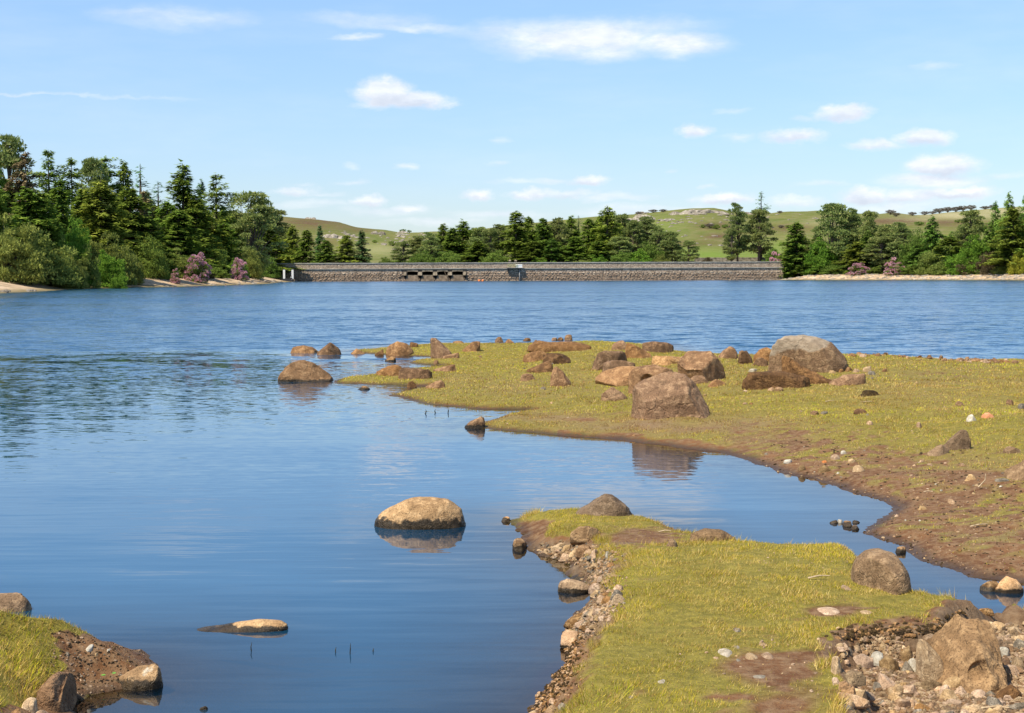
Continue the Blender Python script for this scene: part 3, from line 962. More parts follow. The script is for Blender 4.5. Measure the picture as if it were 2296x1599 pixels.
def rock_verts(seed, prof=None, sub=4, box=0.78, ncut=8, cuts=(), rough=0.07, lean=0.0, cutk=(0.62, 0.9), base=0.4):
    r = np.random.default_rng(seed)
    v, f = ico(sub)
    v = np.sign(v) * np.abs(v) ** box
    v = v / np.maximum(np.linalg.norm(v, axis=1, keepdims=True) ** 0.35, 1e-6)
    pl = [np.array(c, float) for c in cuts]
    for i in range(ncut):
        n = r.normal(size=3)
        n[2] = abs(n[2]) * .7
        n /= np.linalg.norm(n)
        pl.append(np.array([*n, r.uniform(*cutk)]))
    for p in pl:
        n = p[:3] / np.linalg.norm(p[:3])
        d = v @ n - p[3]
        v = v - np.outer(np.maximum(d, 0) * 0.92, n)
    v = v / np.abs(v).max(0)
    if prof is not None:
        px = np.array([q[0] for q in prof]) * 2 - 1
        pz = np.array([q[1] for q in prof], float)
        # present outline of the top, by slices in x
        nb = 40
        b = np.clip(((v[:, 0] + 1) / 2 * nb).astype(int), 0, nb - 1)
        env = np.zeros(nb)
        np.maximum.at(env, b, v[:, 2])
        xc = (np.arange(nb) + .5) / nb * 2 - 1
        ok = env > 0.02
        e = np.interp(v[:, 0], xc[ok], env[ok])
        tgt = np.interp(v[:, 0], px, pz)
        up = v[:, 2] > 0
        zz = np.where(up, np.clip(v[:, 2] / np.maximum(e, .12), 0, 1) * tgt, v[:, 2])
        v = np.stack([v[:, 0], v[:, 1], zz], 1)
    o = seed * 1.37 % 50
    nrm = v / np.maximum(np.linalg.norm(v, axis=1, keepdims=True), 1e-6)
    d = fbm(v[:, 0] * 1.6 + o, v[:, 1] * 1.6, v[:, 2] * 1.6, 4, .55) * rough * 1.15
    d = d + fbm(v[:, 0] * 6 + o, v[:, 1] * 6, v[:, 2] * 6, 3, .55) * rough * .42
    v = v + nrm * d[:, None]
    v[:, 0] += np.maximum(v[:, 2], 0) * lean
    v[:, 2] = np.where(v[:, 2] < 0, v[:, 2] * base, v[:, 2])
    zt = v[:, 2].max()
    v[:, 2] = np.where(v[:, 2] > 0, v[:, 2] / zt, v[:, 2])
    x0, x1 = v[:, 0].min(), v[:, 0].max()
    v[:, 0] = (v[:, 0] - x0) / (x1 - x0) * 2 - 1
    return v, f


def rock(name, cat, box_, mat, label, seed, depth=0.8, group=None, sink=0.0, sub=4, dims=None, rotz=0.0, extra=None, **kw):
    """a stone that spans box_ = (u0, v0, u1, v1) in the frame; depth is a share of its width"""
    u0, v0, u1, v1 = box_
    x, y, z = on_ground((u0 + u1) / 2, v1)
    ppm = FPX / y
    w = (u1 - u0) / ppm
    dy = w * depth
    slope = (EYE - z) / y
    if v1 > 1090:
        span = (v1 - v0) / FPX * y
        want = (span - kw.pop('tall', .4 if name == 'stone' else .62) * w) / (.62 * slope)
        dy = min(max(dy, want), 2.1 * w)
    kw.pop('tall', None)
    y = y + dy * 0.42
    x = x * (y / (y - dy * 0.42))
    w *= y / (y - dy * 0.42)
    h = (v1 - v0) / FPX * y - 0.62 * dy * slope
    h = max(h, 0.10 * w, (v1 - v0) / FPX * y * .45)
    v, f = rock_verts(seed, sub=sub, **kw)
    if extra is not None:
        v = extra(v)
    v = v * np.array([w / 2, dy / 2, h])
    if rotz:
        c, s_ = math.cos(rotz), math.sin(rotz)
        v = v @ np.array([[c, s_, 0], [-s_, c, 0], [0, 0, 1]])
    me = mesh_np(name, v, f, [M[mat]], True)
    o = obj(name, me, None, (x, y, z - sink))
    tag(o, label, cat, group)
    return o


def hollow_scoop(cx, cy, cz, r, depth):
    def fn(v):
        p = np.array([cx, cy, cz])
        d = np.linalg.norm((v - p) / np.array(r), axis=1)
        k = sstep(1.0, 0.35, d)[:, None] * depth
        return v + k * np.array([[0.15, 1.0, 0.15]])
    return fn


R_ = 'rock'
BO = 'boulder'
rocks = [
 # ---- islets and boulders of the far fingers
 (BO, (647, 774, 715, 792), 'boulder', 'low flat boulder in the water beside the pointed boulder', 11, dict(prof=[(0, .1), (.15, .8), (.5, 1), (.8, .7), (1, .05)], depth=.6)),
 (BO, (708, 767, 767, 796), 'boulder', 'pointed pyramid shaped boulder standing in the water off the grassy fingers', 12, dict(prof=[(0, .1), (.3, .55), (.55, 1), (.85, .55), (1, .1)], depth=.8, ncut=9)),
 (BO, (786, 781, 819, 794), 'boulder', 'small domed boulder at the very tip of the farthest grassy finger', 13, dict(prof=[(0, .1), (.4, 1), (1, .1)], depth=.7)),
 (R_, (840, 783, 861, 798), 'boulder_dark', 'small dark rock just left of the large dome on the far finger', 14, dict(prof=[(0, .2), (.8, 1), (1, .5)])),
 (BO, (864, 765, 928, 798), 'boulder', 'large rounded dome boulder on the farthest grassy finger', 15, dict(prof=[(0, .35), (.15, .75), (.4, 1), (.75, .85), (1, .3)], depth=.8, ncut=3)),
 (R_, (918, 767, 938, 779), 'boulder_dark', 'small round dark rock behind the right shoulder of the dome boulder', 16, dict()),
 (BO, (964, 757, 1020, 803), 'boulder', 'tall wedge shaped boulder with a dark left face on the far finger', 17, dict(prof=[(0, .75), (.15, 1), (.3, .98), (.7, .5), (1, .2)], depth=.8, cuts=[(-1, -.25, -.15, .55)], sub=5)),
 (BO, (1036, 765, 1078, 789), 'boulder', 'slanting boulder right of the tall wedge boulder', 18, dict(prof=[(0, .15), (.2, .5), (.55, .95), (1, 1)], depth=.9)),
 (R_, (990, 790, 1030, 803), 'boulder', 'low ridge of rock lying at the foot of the tall wedge boulder', 19, dict(prof=[(0, .15), (.5, .6), (1, 1)])),
 (R_, (1109, 755, 1131, 768), 'boulder', 'round rock on the far skyline of the finger, left of a lower one', 20, dict()),
 (R_, (1131, 760, 1153, 770), 'boulder', 'low rock on the far skyline touching the round one', 21, dict()),
 (R_, (1014, 764, 1040, 770), 'boulder', 'thin flat rock on the far edge behind the wedge boulder', 22, dict()),
 (R_, (1171, 757.5, 1190, 765), 'boulder_dark', 'small loaf shaped dark rock on the far edge of the grass', 23, dict(box=.6)),
 (R_, (1192, 762, 1209, 771), 'boulder_dark', 'small pointed dark rock at the left end of the flat outcrop', 24, dict()),
 (R_, (1236, 757, 1251, 764), 'boulder', 'leftmost of three small rocks on the far skyline', 25, dict()),
 (R_, (1249, 756, 1264, 764), 'boulder_dark', 'middle and darkest of three small rocks on the far skyline', 26, dict()),
 (R_, (1264, 750, 1285, 764), 'boulder', 'tallest of three small rocks on the far skyline, at the right', 27, dict()),
 (BO, (623, 806, 747, 856), 'boulder_wet', 'big humped boulder in the water at the end of the grass finger', 28, dict(prof=[(0, .08), (.15, .45), (.35, .88), (.52, 1), (.7, .9), (.85, .55), (1, .15)], depth=.75, sub=5, ncut=4)),
 (BO, (836, 817, 906, 843), 'boulder', 'long low boulder with a dark notched left end beside the inlet', 29, dict(prof=[(0, .3), (.35, .75), (.7, 1), (.9, .85), (1, .4)], depth=.7)),
 (BO, (892, 824, 970, 851), 'boulder_dark', 'blocky flat topped boulder sitting in the middle finger', 30, dict(prof=[(0, .8), (.1, 1), (.9, .95), (1, .5)], depth=.6, box=.6)),
 (BO, (970, 815, 1023, 833), 'boulder', 'low slanting slab behind the blocky boulder', 31, dict(prof=[(0, .15), (.6, .7), (.95, 1), (1, .6)], depth=.8)),
 (R_, (862, 799, 888, 811), 'boulder_wet', 'small wet rock in the narrow inlet between the fingers', 32, dict()),
 (R_, (911, 854, 937, 868), 'boulder_dark', 'small dark rock on the orange rimmed shore', 33, dict()),
 (BO, (953, 852, 1000, 871), 'boulder', 'small rounded boulder at the head of the second inlet', 34, dict(prof=[(0, .15), (.5, .9), (.75, 1), (1, .4)])),
 (R_, (800, 865, 830, 874), 'boulder_wet', 'tiny flat rock awash below the middle finger', 35, dict()),
 (R_, (970, 807, 984, 817), 'boulder', 'small block on the strip of grass between two inlets', 36, dict()),
 (BO, (1041, 932, 1090, 960), 'boulder_wet', 'tan boulder at the tip of the nearest finger', 37, dict(prof=[(0, .1), (.3, .55), (.75, 1), (.95, .95), (1, .6)], depth=.7)),
 # ---- boulder field
 (R_, (1180, 763, 1330, 787), 'boulder', 'long low flat outcrop along the crest of the grass', 38, dict(prof=[(0, .5), (.15, .9), (.3, .75), (.6, .8), (1, .3)], depth=.5, ncut=3)),
 (BO, (1368, 763, 1408, 785), 'boulder', 'low brown boulder behind the slanting one on the crest', 39, dict()),
 (BO, (1400, 768, 1462, 803), 'boulder', 'slanting boulder sloping down to the right on the crest', 40, dict(prof=[(0, .85), (.12, 1), (.5, .7), (1, .15)], depth=.8)),
 (BO, (1437, 765, 1511, 790), 'boulder_dark', 'long dark split boulder at the right end of the crest', 41, dict(prof=[(0, .8), (.3, 1), (.7, .85), (1, .25)], depth=.6)),
 (R_, (1171, 786, 1236, 810), 'boulder', 'broken flat slab with a pale front edge', 42, dict(prof=[(0, .5), (.3, .9), (.6, 1), (1, .6)], depth=.7)),
 (BO, (1213, 791, 1280, 817), 'boulder_dark', 'dark squat boulder right of the broken flat slab', 43, dict(prof=[(0, .6), (.2, 1), (.7, .95), (1, .5)], depth=.7)),
 (BO, (1179, 807, 1242, 835), 'boulder_dark', 'dark wedge lying against the squat boulder', 44, dict(prof=[(0, .15), (.4, .6), (.8, 1), (1, .7)], depth=.7)),
 (BO, (1232, 821, 1283, 867), 'boulder', 'upright fin shaped boulder standing alone in the grass', 45, dict(prof=[(0, .35), (.12, .85), (.3, 1), (.6, .7), (1, .1)], depth=.7)),
 (R_, (1166, 837, 1199, 854), 'boulder', 'low rounded rock half sunk in turf left of the fin shaped boulder', 46, dict()),
 (BO, (1324, 785, 1412, 826), 'boulder', 'high flat topped block at the back of the boulder group', 47, dict(prof=[(0, .2), (.15, .85), (.3, 1), (.75, .95), (1, .55)], depth=.8, box=.7)),
 (BO, (1348, 806, 1424, 838), 'boulder', 'slab with a dark crack leaning before the flat topped block', 48, dict(prof=[(0, .65), (.2, .9), (.6, 1), (1, .75)], depth=.7)),
 (BO, (1334, 819, 1445, 866), 'boulder', 'broad tilted slab with a black undercut at its left corner', 49, dict(prof=[(0, .4), (.2, .75), (.5, 1), (1, .95)], depth=.9, cuts=[(-.8, -.5, -.6, .55)], sub=5)),
 (BO, (1408, 815, 1523, 882), 'boulder', 'large boulder with a hollow dark left face behind the biggest block', 50, dict(prof=[(0, .7), (.15, .95), (.5, 1), (.8, .85), (1, .5)], depth=.9, sub=5, extra=hollow_scoop(-.45, -.95, .45, (.45, .6, .42), .45))),
 (BO, (1415, 832, 1592, 939), 'boulder', 'biggest block in the group, with a pale ledge and steep front', 51, dict(prof=[(0, .66), (.06, .74), (.3, .88), (.5, 1), (.70, .96), (.88, .62), (1, .2)], depth=.8, box=.72, sub=6, ncut=0, rough=.07,
      cuts=[(-.15, -.35, 1.0, .60), (0, -1, .12, .70), (-1, -.3, .05, .86), (.75, -.35, .6, .80)])),
 (BO, (1516, 786, 1628, 856), 'boulder', 'angular boulder propped up over a black gap', 52, dict(prof=[(0, .55), (.2, .8), (.35, .98), (.72, 1), (.88, .7), (1, .3)], depth=.8, sub=5, ncut=2, rough=.05,
      cuts=[(-.5, -.65, -.55, .42), (-.25, -.35, 1, .60), (.8, -.6, .1, .62)])),
 (BO, (1541, 841, 1590, 861), 'boulder', 'low smooth rock under the angular propped boulder', 53, dict()),
 (R_, (1586, 850, 1628, 867), 'boulder', 'small low rock right of the smooth one, below the propped boulder', 54, dict()),
 (R_, (1460, 797, 1545, 818), 'boulder_pale', 'flat tan plate of rock behind the boulder group', 55, dict(prof=[(0, .95), (.1, 1), (1, .8)], depth=.8, box=.6)),
 (BO, (1343, 867, 1407, 899), 'boulder', 'low peaked boulder alone in front of the broad tilted slab', 56, dict(prof=[(0, .35), (.35, .9), (.5, 1), (.8, .6), (1, .2)], depth=.7)),
 (BO, (1608, 776, 1656, 804), 'boulder', 'pointed dome boulder right of the angular one, against the water', 57, dict(prof=[(0, .1), (.3, .7), (.55, 1), (.8, .8), (1, .3)])),
 (BO, (1652, 785, 1687, 816), 'boulder_dark', 'dark boulder with a black front, second left of the whale backed one', 58, dict(prof=[(0, .75), (.3, 1), (.7, .95), (1, .4)], cuts=[(-.3, -1, -.4, .5)])),
 (BO, (1688, 778, 1733, 812), 'boulder', 'rounded boulder tucked behind the left end of the whale backed one', 59, dict(prof=[(0, .4), (.3, .85), (.6, 1), (1, .95)])),
 (R_, (1686, 801, 1722, 822), 'boulder', 'low split rock at the left foot of the whale backed boulder', 60, dict()),
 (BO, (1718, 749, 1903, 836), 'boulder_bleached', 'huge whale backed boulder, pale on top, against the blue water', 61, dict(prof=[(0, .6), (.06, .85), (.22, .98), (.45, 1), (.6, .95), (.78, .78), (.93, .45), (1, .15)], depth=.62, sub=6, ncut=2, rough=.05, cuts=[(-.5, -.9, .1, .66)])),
 (BO, (1752, 796, 1873, 862), 'boulder_dark', 'long slab leaning down from the whale backed boulder', 62, dict(prof=[(0, 1), (.15, .95), (.4, .6), (.75, .28), (1, .05)], depth=.35, sub=5)),
 (BO, (1662, 831, 1824, 872), 'boulder_dark', 'long low slab boulder in front of the whale backed one', 63, dict(prof=[(0, .4), (.1, .95), (.5, 1), (.8, .7), (1, .35)], depth=.45, sub=5)),
 (R_, (1857, 836, 1942, 864), 'boulder', 'flat half buried rock right of the leaning slab', 64, dict(prof=[(0, .1), (.4, .8), (1, 1)], depth=.5)),
 ('stone', (1675, 826, 1699, 834), 'white', 'white bone coloured stone lying on the long low slab', 65, dict(sub=3)),
 ('stone', (1933, 821, 1954, 834), 'buff', 'round buff stone right of the whale backed boulder', 66, dict(sub=3)),
 ('stone', (1943, 832, 1965, 841), 'grey', 'flat grey stone just below the round buff stone', 67, dict(sub=3)),
 ('stone', (1976, 826, 1990, 834), 'brown', 'small brown stone furthest right of the row by the whale backed boulder', 68, dict(sub=3)),
 ('stone', (1857, 830, 1874, 837), 'buff', 'pale flat stone at the right foot of the whale backed boulder', 69, dict(sub=3)),
 ('stone', (1874, 827, 1893, 835), 'brown', 'brown stone in the row between two pale ones', 70, dict(sub=3)),
 ('stone', (1893, 822, 1912, 833), 'brown', 'brown round stone behind the pale end of the stone row', 71, dict(sub=3)),
 ('stone', (1910, 826, 1928, 835), 'pinkish', 'pinkish flat stone at the end of the stone row', 72, dict(sub=3)),
 ('stone', (1720, 868, 1737, 877), 'pinkish', 'pale stone touching the front of the long low slab, left of a brown one', 73, dict(sub=3)),
 ('stone', (1736, 867, 1756, 877), 'brown', 'brown stone touching the front of the long low slab', 74, dict(sub=3)),
 ('turf_clod', (1922, 874, 1974, 889), 'clod', 'dark clod of turf lying alone on the grass', 75, dict(rough=.2)),
 ('stone', (1913, 916, 1944, 928), 'boulder_dark', 'dark peaked stone alone in the middle of the grass', 76, dict(sub=3)),
 ('stone', (1814, 920, 1838, 931), 'boulder', 'brown stone beside a flat grey one in the grass', 77, dict(sub=3)),
 ('stone', (1838, 922, 1857, 929), 'grey', 'flat grey stone beside a brown one in the grass', 78, dict(sub=3)),
 ('stone', (2166, 928, 2190, 945), 'white', 'white stone beside the orange stone in the grass', 79, dict(sub=3)),
 ('stone', (2198, 924, 2230, 938), 'orange', 'orange stone in the grass at the right', 80, dict(sub=3)),
 ('stone', (2142, 898, 2163, 911), 'brown', 'reddish brown stone above the white and orange stones', 81, dict(sub=3)),
 ('stone', (2255, 895, 2272, 908), 'boulder_dark', 'small dark stone near the right edge of the grass', 82, dict(sub=3)),
 ('stone', (2281, 904, 2303, 917), 'grey', 'grey stone cut by the right edge of the picture', 83, dict(sub=3)),
 ('stone', (1940, 943, 1956, 953), 'pinkish', 'small pink grey stone below the dark peaked stone', 84, dict(sub=3)),
 ('stone', (2053, 946, 2066, 959), 'pinkish', 'small upright pink grey stone in open grass', 85, dict(sub=3)),
 (BO, (2104, 961, 2176, 1010), 'near_grey', 'slanting rough rock half buried in the slope at the right', 86, dict(prof=[(0, .15), (.35, .45), (.7, 1), (.85, .95), (1, .4)], depth=.6, sub=5)),
 (R_, (2077, 996, 2130, 1022), 'near_grey', 'smoother low end of rock below the slanting rough rock', 87, dict(prof=[(0, .2), (.6, 1), (1, .7)], depth=.6)),
 (BO, (2251, 1028, 2345, 1078), 'near_grey', 'large smooth grey rock cut by the right edge of the picture', 88, dict(prof=[(0, .4), (.2, .7), (.5, 1), (1, 1)], depth=.9, sub=5, ncut=3)),
 (R_, (2249, 1000, 2290, 1017), 'near_grey', 'flat grey rock above the large smooth one at the right', 89, dict(depth=.6)),
 ('stone', (1756, 1029, 1778, 1039), 'white', 'white flat stone at the water edge of the brown slope', 90, dict(sub=3)),
 ('stone', (1789, 1041, 1807, 1055), 'ochre', 'ochre stone right of the white flat stone on the shore', 91, dict(sub=3)),
 ('stone', (1833, 1042, 1862, 1059), 'ochre', 'tilted tan stone by the water on the brown slope', 92, dict(sub=3)),
 ('stone', (1861, 1018, 1885, 1031), 'pinkish', 'pinkish stone in the middle of the brown slope', 93, dict(sub=3)),
 ('stone', (1884, 1010, 1898, 1018), 'white', 'small cream stone highest on the brown slope', 94, dict(sub=3)),
 ('stone', (1899, 1028, 1918, 1038), 'buff', 'buff stone between the cream one and the big pale one', 95, dict(sub=3)),
 ('stone', (1910, 1042, 1938, 1058), 'buff', 'biggest pale stone on the brown slope', 96, dict(sub=3)),
 ('stone', (1840, 1032, 1854, 1038), 'orange', 'small orange brown stone on the brown slope', 97, dict(sub=3)),
 ('stone', (2123, 1117, 2141, 1131), 'pinkish', 'wedge of pink stone with a grey foot on the bare soil', 98, dict(sub=3)),
 ('stone', (2057, 1133, 2078, 1143), 'buff', 'buff stone on bare soil near the bay head', 99, dict(sub=3)),
 ('stone', (2161, 1062, 2188, 1077), 'buff', 'pale star shaped broken stone on the bare soil', 100, dict(sub=3)),
 ('stone', (2226, 1071, 2262, 1080), 'grey', 'flat grey stone beside the large smooth rock', 101, dict(sub=3)),
 # ---- stones in the narrow channel mouth
 ('stone', (1859, 1165, 1877, 1174), 'wetbrown', 'dark wet stone furthest left of the cluster in the bay mouth', 102, dict(sub=3)),
 ('stone', (1876, 1163, 1888, 1173), 'white', 'small pale stone between dark ones in the bay mouth cluster', 103, dict(sub=3)),
 ('stone', (1888, 1166, 1910, 1182), 'wetbrown', 'brown double humped stone in the bay mouth cluster', 104, dict(sub=3)),
 ('stone', (1905, 1176, 1926, 1188), 'wetbrown', 'lowest stone of the bay mouth cluster, next to the bank', 105, dict(sub=3)),
 ('stone', (1910, 1166, 1928, 1173), 'wetbrown', 'flat stone at the back of the bay mouth cluster', 106, dict(sub=3)),
 (R_, (2006, 1224, 2033, 1240), 'wetbrown', 'flat wet rock behind the standing boulder in the channel', 107, dict()),
 (R_, (2196, 1300, 2240, 1326), 'wetbrown', 'speckled wet rock beside the peach coloured rock', 108, dict(prof=[(0, .3), (.4, .9), (1, 1)])),
 (R_, (2228, 1289, 2293, 1330), 'wetbuff', 'peach coloured rock with a wet foot mirrored in the channel', 109, dict(prof=[(0, .15), (.25, .75), (.45, 1), (.75, .8), (1, .25)], depth=.7, sub=5, ncut=3)),
 # ---- the spit
 (BO, (838, 1109, 1045, 1186), 'near_pale_wet', 'lone smooth oval boulder with a dark wet band in open water', 120, dict(prof=[(0, .10), (.06, .50), (.25, .8), (.4, .98), (.6, 1), (.8, .92), (.93, .6), (1, .12)], depth=.62, sub=6, ncut=0, box=.9, rough=.05)),
 (BO, (1290, 1104, 1422, 1156), 'near_grey', 'pale pyramid boulder rising behind the tip of the spit', 121, dict(prof=[(0, .05), (.25, .5), (.48, 1), (.6, .97), (.8, .55), (1, .05)], depth=.7, sub=5, ncut=3)),
 (BO, (1547, 1183, 1650, 1214), 'near_grey', 'rounded hump of rock at the back edge of the spit', 122, dict(prof=[(0, .1), (.4, .95), (.7, .85), (1, .1)], depth=.7, sub=5, ncut=2)),
 (R_, (1492, 1206, 1520, 1226), 'near_grey', 'small rock in the turf left of the rounded hump', 123, dict()),
 ('stone', (1122, 1157, 1147, 1170), 'wetbuff', 'small pale stone awash at the tip of the spit', 124, dict(sub=3)),
 (BO, (1914, 1221, 2033, 1330), 'near_grey', 'tall smooth boulder standing at the right edge of the spit', 125, dict(prof=[(0, .62), (.1, .75), (.3, .95), (.5, 1), (.75, .9), (.92, .55), (1, .2)], depth=.55, sub=6, ncut=2, rough=.04)),
 ('stone', (1947, 1270, 1977, 1300), 'buff', 'cream stone propped against the tall smooth boulder', 126, dict(sub=4)),
 (R_, (1277, 1177, 1348, 1219), 'near_grey', 'flat slab jutting over a dark hole on the stony bank', 127, dict(prof=[(0, .6), (.3, .95), (.6, 1), (1, .7)], depth=.7, sub=5, cuts=[(-.4, -.8, -.6, .45)])),
 (R_, (1288, 1220, 1328, 1248), 'brown', 'brown rock under the jutting slab', 128, dict(sub=4)),
 (R_, (1148, 1206, 1182, 1234), 'wetbrown', 'rock at the water edge below the tip of the spit', 129, dict(sub=4)),
 (R_, (1246, 1295, 1326, 1329), 'near_pale_low', 'long pale rock with a dark wet foot beside the stony bank', 130, dict(prof=[(0, .45), (.15, .85), (.35, 1), (.8, .7), (1, .35)], depth=.6, sub=5, ncut=3)),
 (R_, (1276, 1283, 1325, 1302), 'wetbrown', 'dark wet rock behind the long pale rock', 131, dict()),
 (R_, (1318, 1304, 1362, 1330), 'pinkish', 'pink grey rock on the stony bank', 132, dict()),
 (R_, (1262, 1370, 1316, 1404), 'wetbrown', 'wedge rock pointing into the water', 133, dict(prof=[(0, .1), (.5, .75), (.9, 1), (1, .8)])),
 (R_, (1254, 1408, 1302, 1448), 'wetbuff', 'pale rock with a rusty dark foot at the water edge', 134, dict(prof=[(0, .5), (.4, 1), (1, .8)])),
 (R_, (1366, 1320, 1399, 1343), 'grey', 'blue grey rock at the top of the stony bank', 135, dict()),
 (R_, (1370, 1330, 1404, 1352), 'buff', 'pale rock just below the blue grey rock', 136, dict()),
 (R_, (1234, 1216, 1273, 1235), 'buff', 'pale rock left of the dark hole', 137, dict()),
 (R_, (1321, 1228, 1344, 1256), 'pinkish', 'upright pink rock right of the dark hole', 138, dict()),
 (R_, (1352, 1234, 1370, 1253), 'white', 'pale grey stone under the lip of turf', 139, dict()),
 (R_, (1326, 1290, 1358, 1308), 'buff', 'rough buff block in the middle of the stony bank', 140, dict()),
 (R_, (1322, 1316, 1350, 1336), 'buff', 'rough pale block at the little cove of the stony bank', 141, dict()),
 (R_, (1216, 1578, 1254, 1610), 'near_grey', 'rounded tan rock at the bottom edge left of the turf', 142, dict()),
 (R_, (1250, 1573, 1275, 1594), 'grey', 'grey rock at the bottom edge beside the rounded tan rock', 143, dict()),
 ('stone', (1230, 1563, 1247, 1578), 'pinkish', 'small pink stone above the rounded tan rock', 144, dict(sub=3)),
 ('stone', (1184, 1590, 1208, 1606), 'buff', 'pale stone at the bottom edge touching the water', 145, dict(sub=3)),
 # ---- the washed out hollow
 (BO, (2080, 1372, 2250, 1562), 'massive', 'massive weathered boulder with a rough pale recess in the stony hollow', 150, dict(prof=[(0, .25), (.12, .45), (.3, .75), (.5, 1), (.62, .95), (.85, .98), (.95, .8), (1, .5)], depth=.8, tall=.50, box=.68, sub=6, ncut=1, rough=.10,
      cuts=[(-.55, -.35, .75, .42), (0, -1, .35, .62), (1, -.25, .15, .72), (.35, -.6, .7, .62)], extra=hollow_scoop(-.12, -.85, .35, (.45, .5, .40), .30))),
 (R_, (2055, 1414, 2108, 1463), 'near_grey', 'knob of rock with a black underside left of the massive boulder', 151, dict(prof=[(0, .6), (.4, 1), (.7, .95), (1, .6)], sub=5, cuts=[(-.3, -.6, -.8, .35)])),
 (R_, (2049, 1424, 2116, 1526), 'buff', 'tall pale block standing in the middle of the hollow', 152, dict(prof=[(0, .72), (.15, 1), (.35, .92), (.7, .66), (1, .3)], depth=.7, sub=5, ncut=4, rough=.06)),
 (R_, (2108, 1463, 2173, 1517), 'near_grey', 'elongated smooth rock leaning out from the massive boulder', 153, dict(prof=[(0, 1), (.3, .9), (.7, .6), (1, .3)], depth=.6, sub=5, cuts=[(0, -.6, -.8, .3)])),
 (R_, (1951, 1457, 1984, 1496), 'white', 'round white quartz stone in the hollow', 154, dict(sub=4, ncut=3)),
 (R_, (1970, 1468, 2014, 1505), 'ochre', 'golden brown rock right of the white quartz stone', 155, dict(sub=4, prof=[(0, .4), (.35, .9), (.6, 1), (1, .5)])),
 (R_, (2008, 1442, 2042, 1482), 'ochre', 'egg shaped ochre rock left of the tall pale block', 156, dict(sub=4, ncut=2)),
 (R_, (1892, 1497, 1938, 1539), 'ochre', 'orange brown rock casting a black shadow in the hollow', 157, dict(sub=4, prof=[(0, .35), (.4, .9), (.8, 1), (1, .5)], cuts=[(0, -.5, -.9, .35)])),
 (R_, (1862, 1468, 1887, 1513), 'buff', 'long upright pale rock on the left rim of the hollow', 158, dict(sub=4)),
 (R_, (1871, 1440, 1894, 1457), 'buff', 'pale rock at the top left corner of the hollow', 159, dict(sub=4)),
 ('stone', (1884, 1454, 1899, 1468), 'buff', 'small buff stone second from the top left corner of the hollow', 160, dict(sub=3)),
 ('stone', (1896, 1449, 1910, 1464), 'grey', 'small grey brown stone near the top left corner of the hollow', 161, dict(sub=3)),
 (R_, (1930, 1449, 1948, 1466), 'white', 'blue white stone above the pale slab', 162, dict(sub=3)),
 (R_, (1963, 1432, 1985, 1468), 'buff', 'upright cream rock behind the white quartz stone', 163, dict(sub=4)),
 (R_, (1944, 1437, 1966, 1456), 'buff', 'cluster like crumbly cream rock left of the upright cream rock', 164, dict(rough=.16)),
 (R_, (1905, 1464, 1957, 1497), 'pinkish', 'broad flat pink buff slab left of the white quartz stone', 165, dict(prof=[(0, .7), (.5, .9), (1, .7)], depth=.9)),
 (R_, (1986, 1448, 2008, 1462), 'buff', 'flat tan stone between the cream rock and the ochre egg', 166, dict(sub=3)),
 ('stone', (2006, 1443, 2014, 1458), 'white', 'slim white stone beside the ochre egg', 167, dict(sub=3)),
 (R_, (2017, 1480, 2048, 1507), 'grey', 'angular grey rock below the ochre egg', 168, dict(sub=4, ncut=9)),
 (R_, (2036, 1473, 2061, 1507), 'white', 'pale blue grey rock leaning on the tall pale block', 169, dict(sub=4)),
 (R_, (1862, 1518, 1884, 1537), 'pinkish', 'knuckle of pink rock on the left rim of the hollow', 170, dict(sub=4)),
 (R_, (1874, 1548, 1950, 1582), 'pinkish', 'long pink buff rock lying diagonally at the bottom of the hollow', 171, dict(prof=[(0, 1), (.3, .8), (1, .35)], depth=.45, sub=5)),
 (R_, (1878, 1525, 1922, 1561), 'boulder_pale', 'brown earth covered rock above the long pink buff rock', 172, dict(prof=[(0, .9), (.4, 1), (1, .3)], depth=.6)),
 (R_, (1956, 1527, 1976, 1547), 'grey', 'flat grey brown stone under a tuft of grass in the hollow', 173, dict(sub=4)),
 (R_, (1968, 1506, 2006, 1546), 'pinkish', 'sloping pink rock below the golden brown rock', 174, dict(prof=[(0, 1), (.5, .8), (1, .3)])),
 (R_, (2004, 1526, 2032, 1547), 'buff', 'buff rock pointing up to the right in the hollow', 175, dict(prof=[(0, .3), (.6, .9), (1, 1)])),
 (R_, (2037, 1527, 2075, 1541), 'buff', 'long thin cream stone below the tall pale block', 176, dict(sub=4, depth=.5)),
 (R_, (2062, 1520, 2114, 1545), 'ochre', 'long tan stone below the elongated smooth rock', 177, dict(prof=[(0, .8), (.4, 1), (1, .35)], depth=.5)),
 (R_, (2108, 1512, 2184, 1545), 'buff', 'broad pale grey rock at the foot of the massive boulder', 178, dict(prof=[(0, .5), (.5, .9), (.8, 1), (1, .5)], depth=.7)),
 (R_, (2105, 1541, 2146, 1570), 'buff', 'tan rock below the broad pale grey rock', 179, dict()),
 (R_, (2134, 1536, 2170, 1560), 'pinkish', 'peach rock right of the tan rock', 180, dict()),
 (R_, (2211, 1556, 2246, 1590), 'grey', 'dark blue grey angular rock near the bottom right corner', 181, dict(ncut=9)),
 (R_, (2231, 1531, 2290, 1568), 'boulder_dark', 'brown rock behind the dark blue grey one at the bottom right', 182, dict()),
 (R_, (2244, 1493, 2268, 1532), 'ochre', 'mossy tan rock right of the massive boulder', 183, dict()),
 (R_, (2222, 1392, 2254, 1414), 'buff', 'round cream rock behind the massive boulder by the water', 184, dict()),
 (R_, (2258, 1406, 2285, 1424), 'buff', 'flat cream rock right of the round cream rock', 185, dict()),
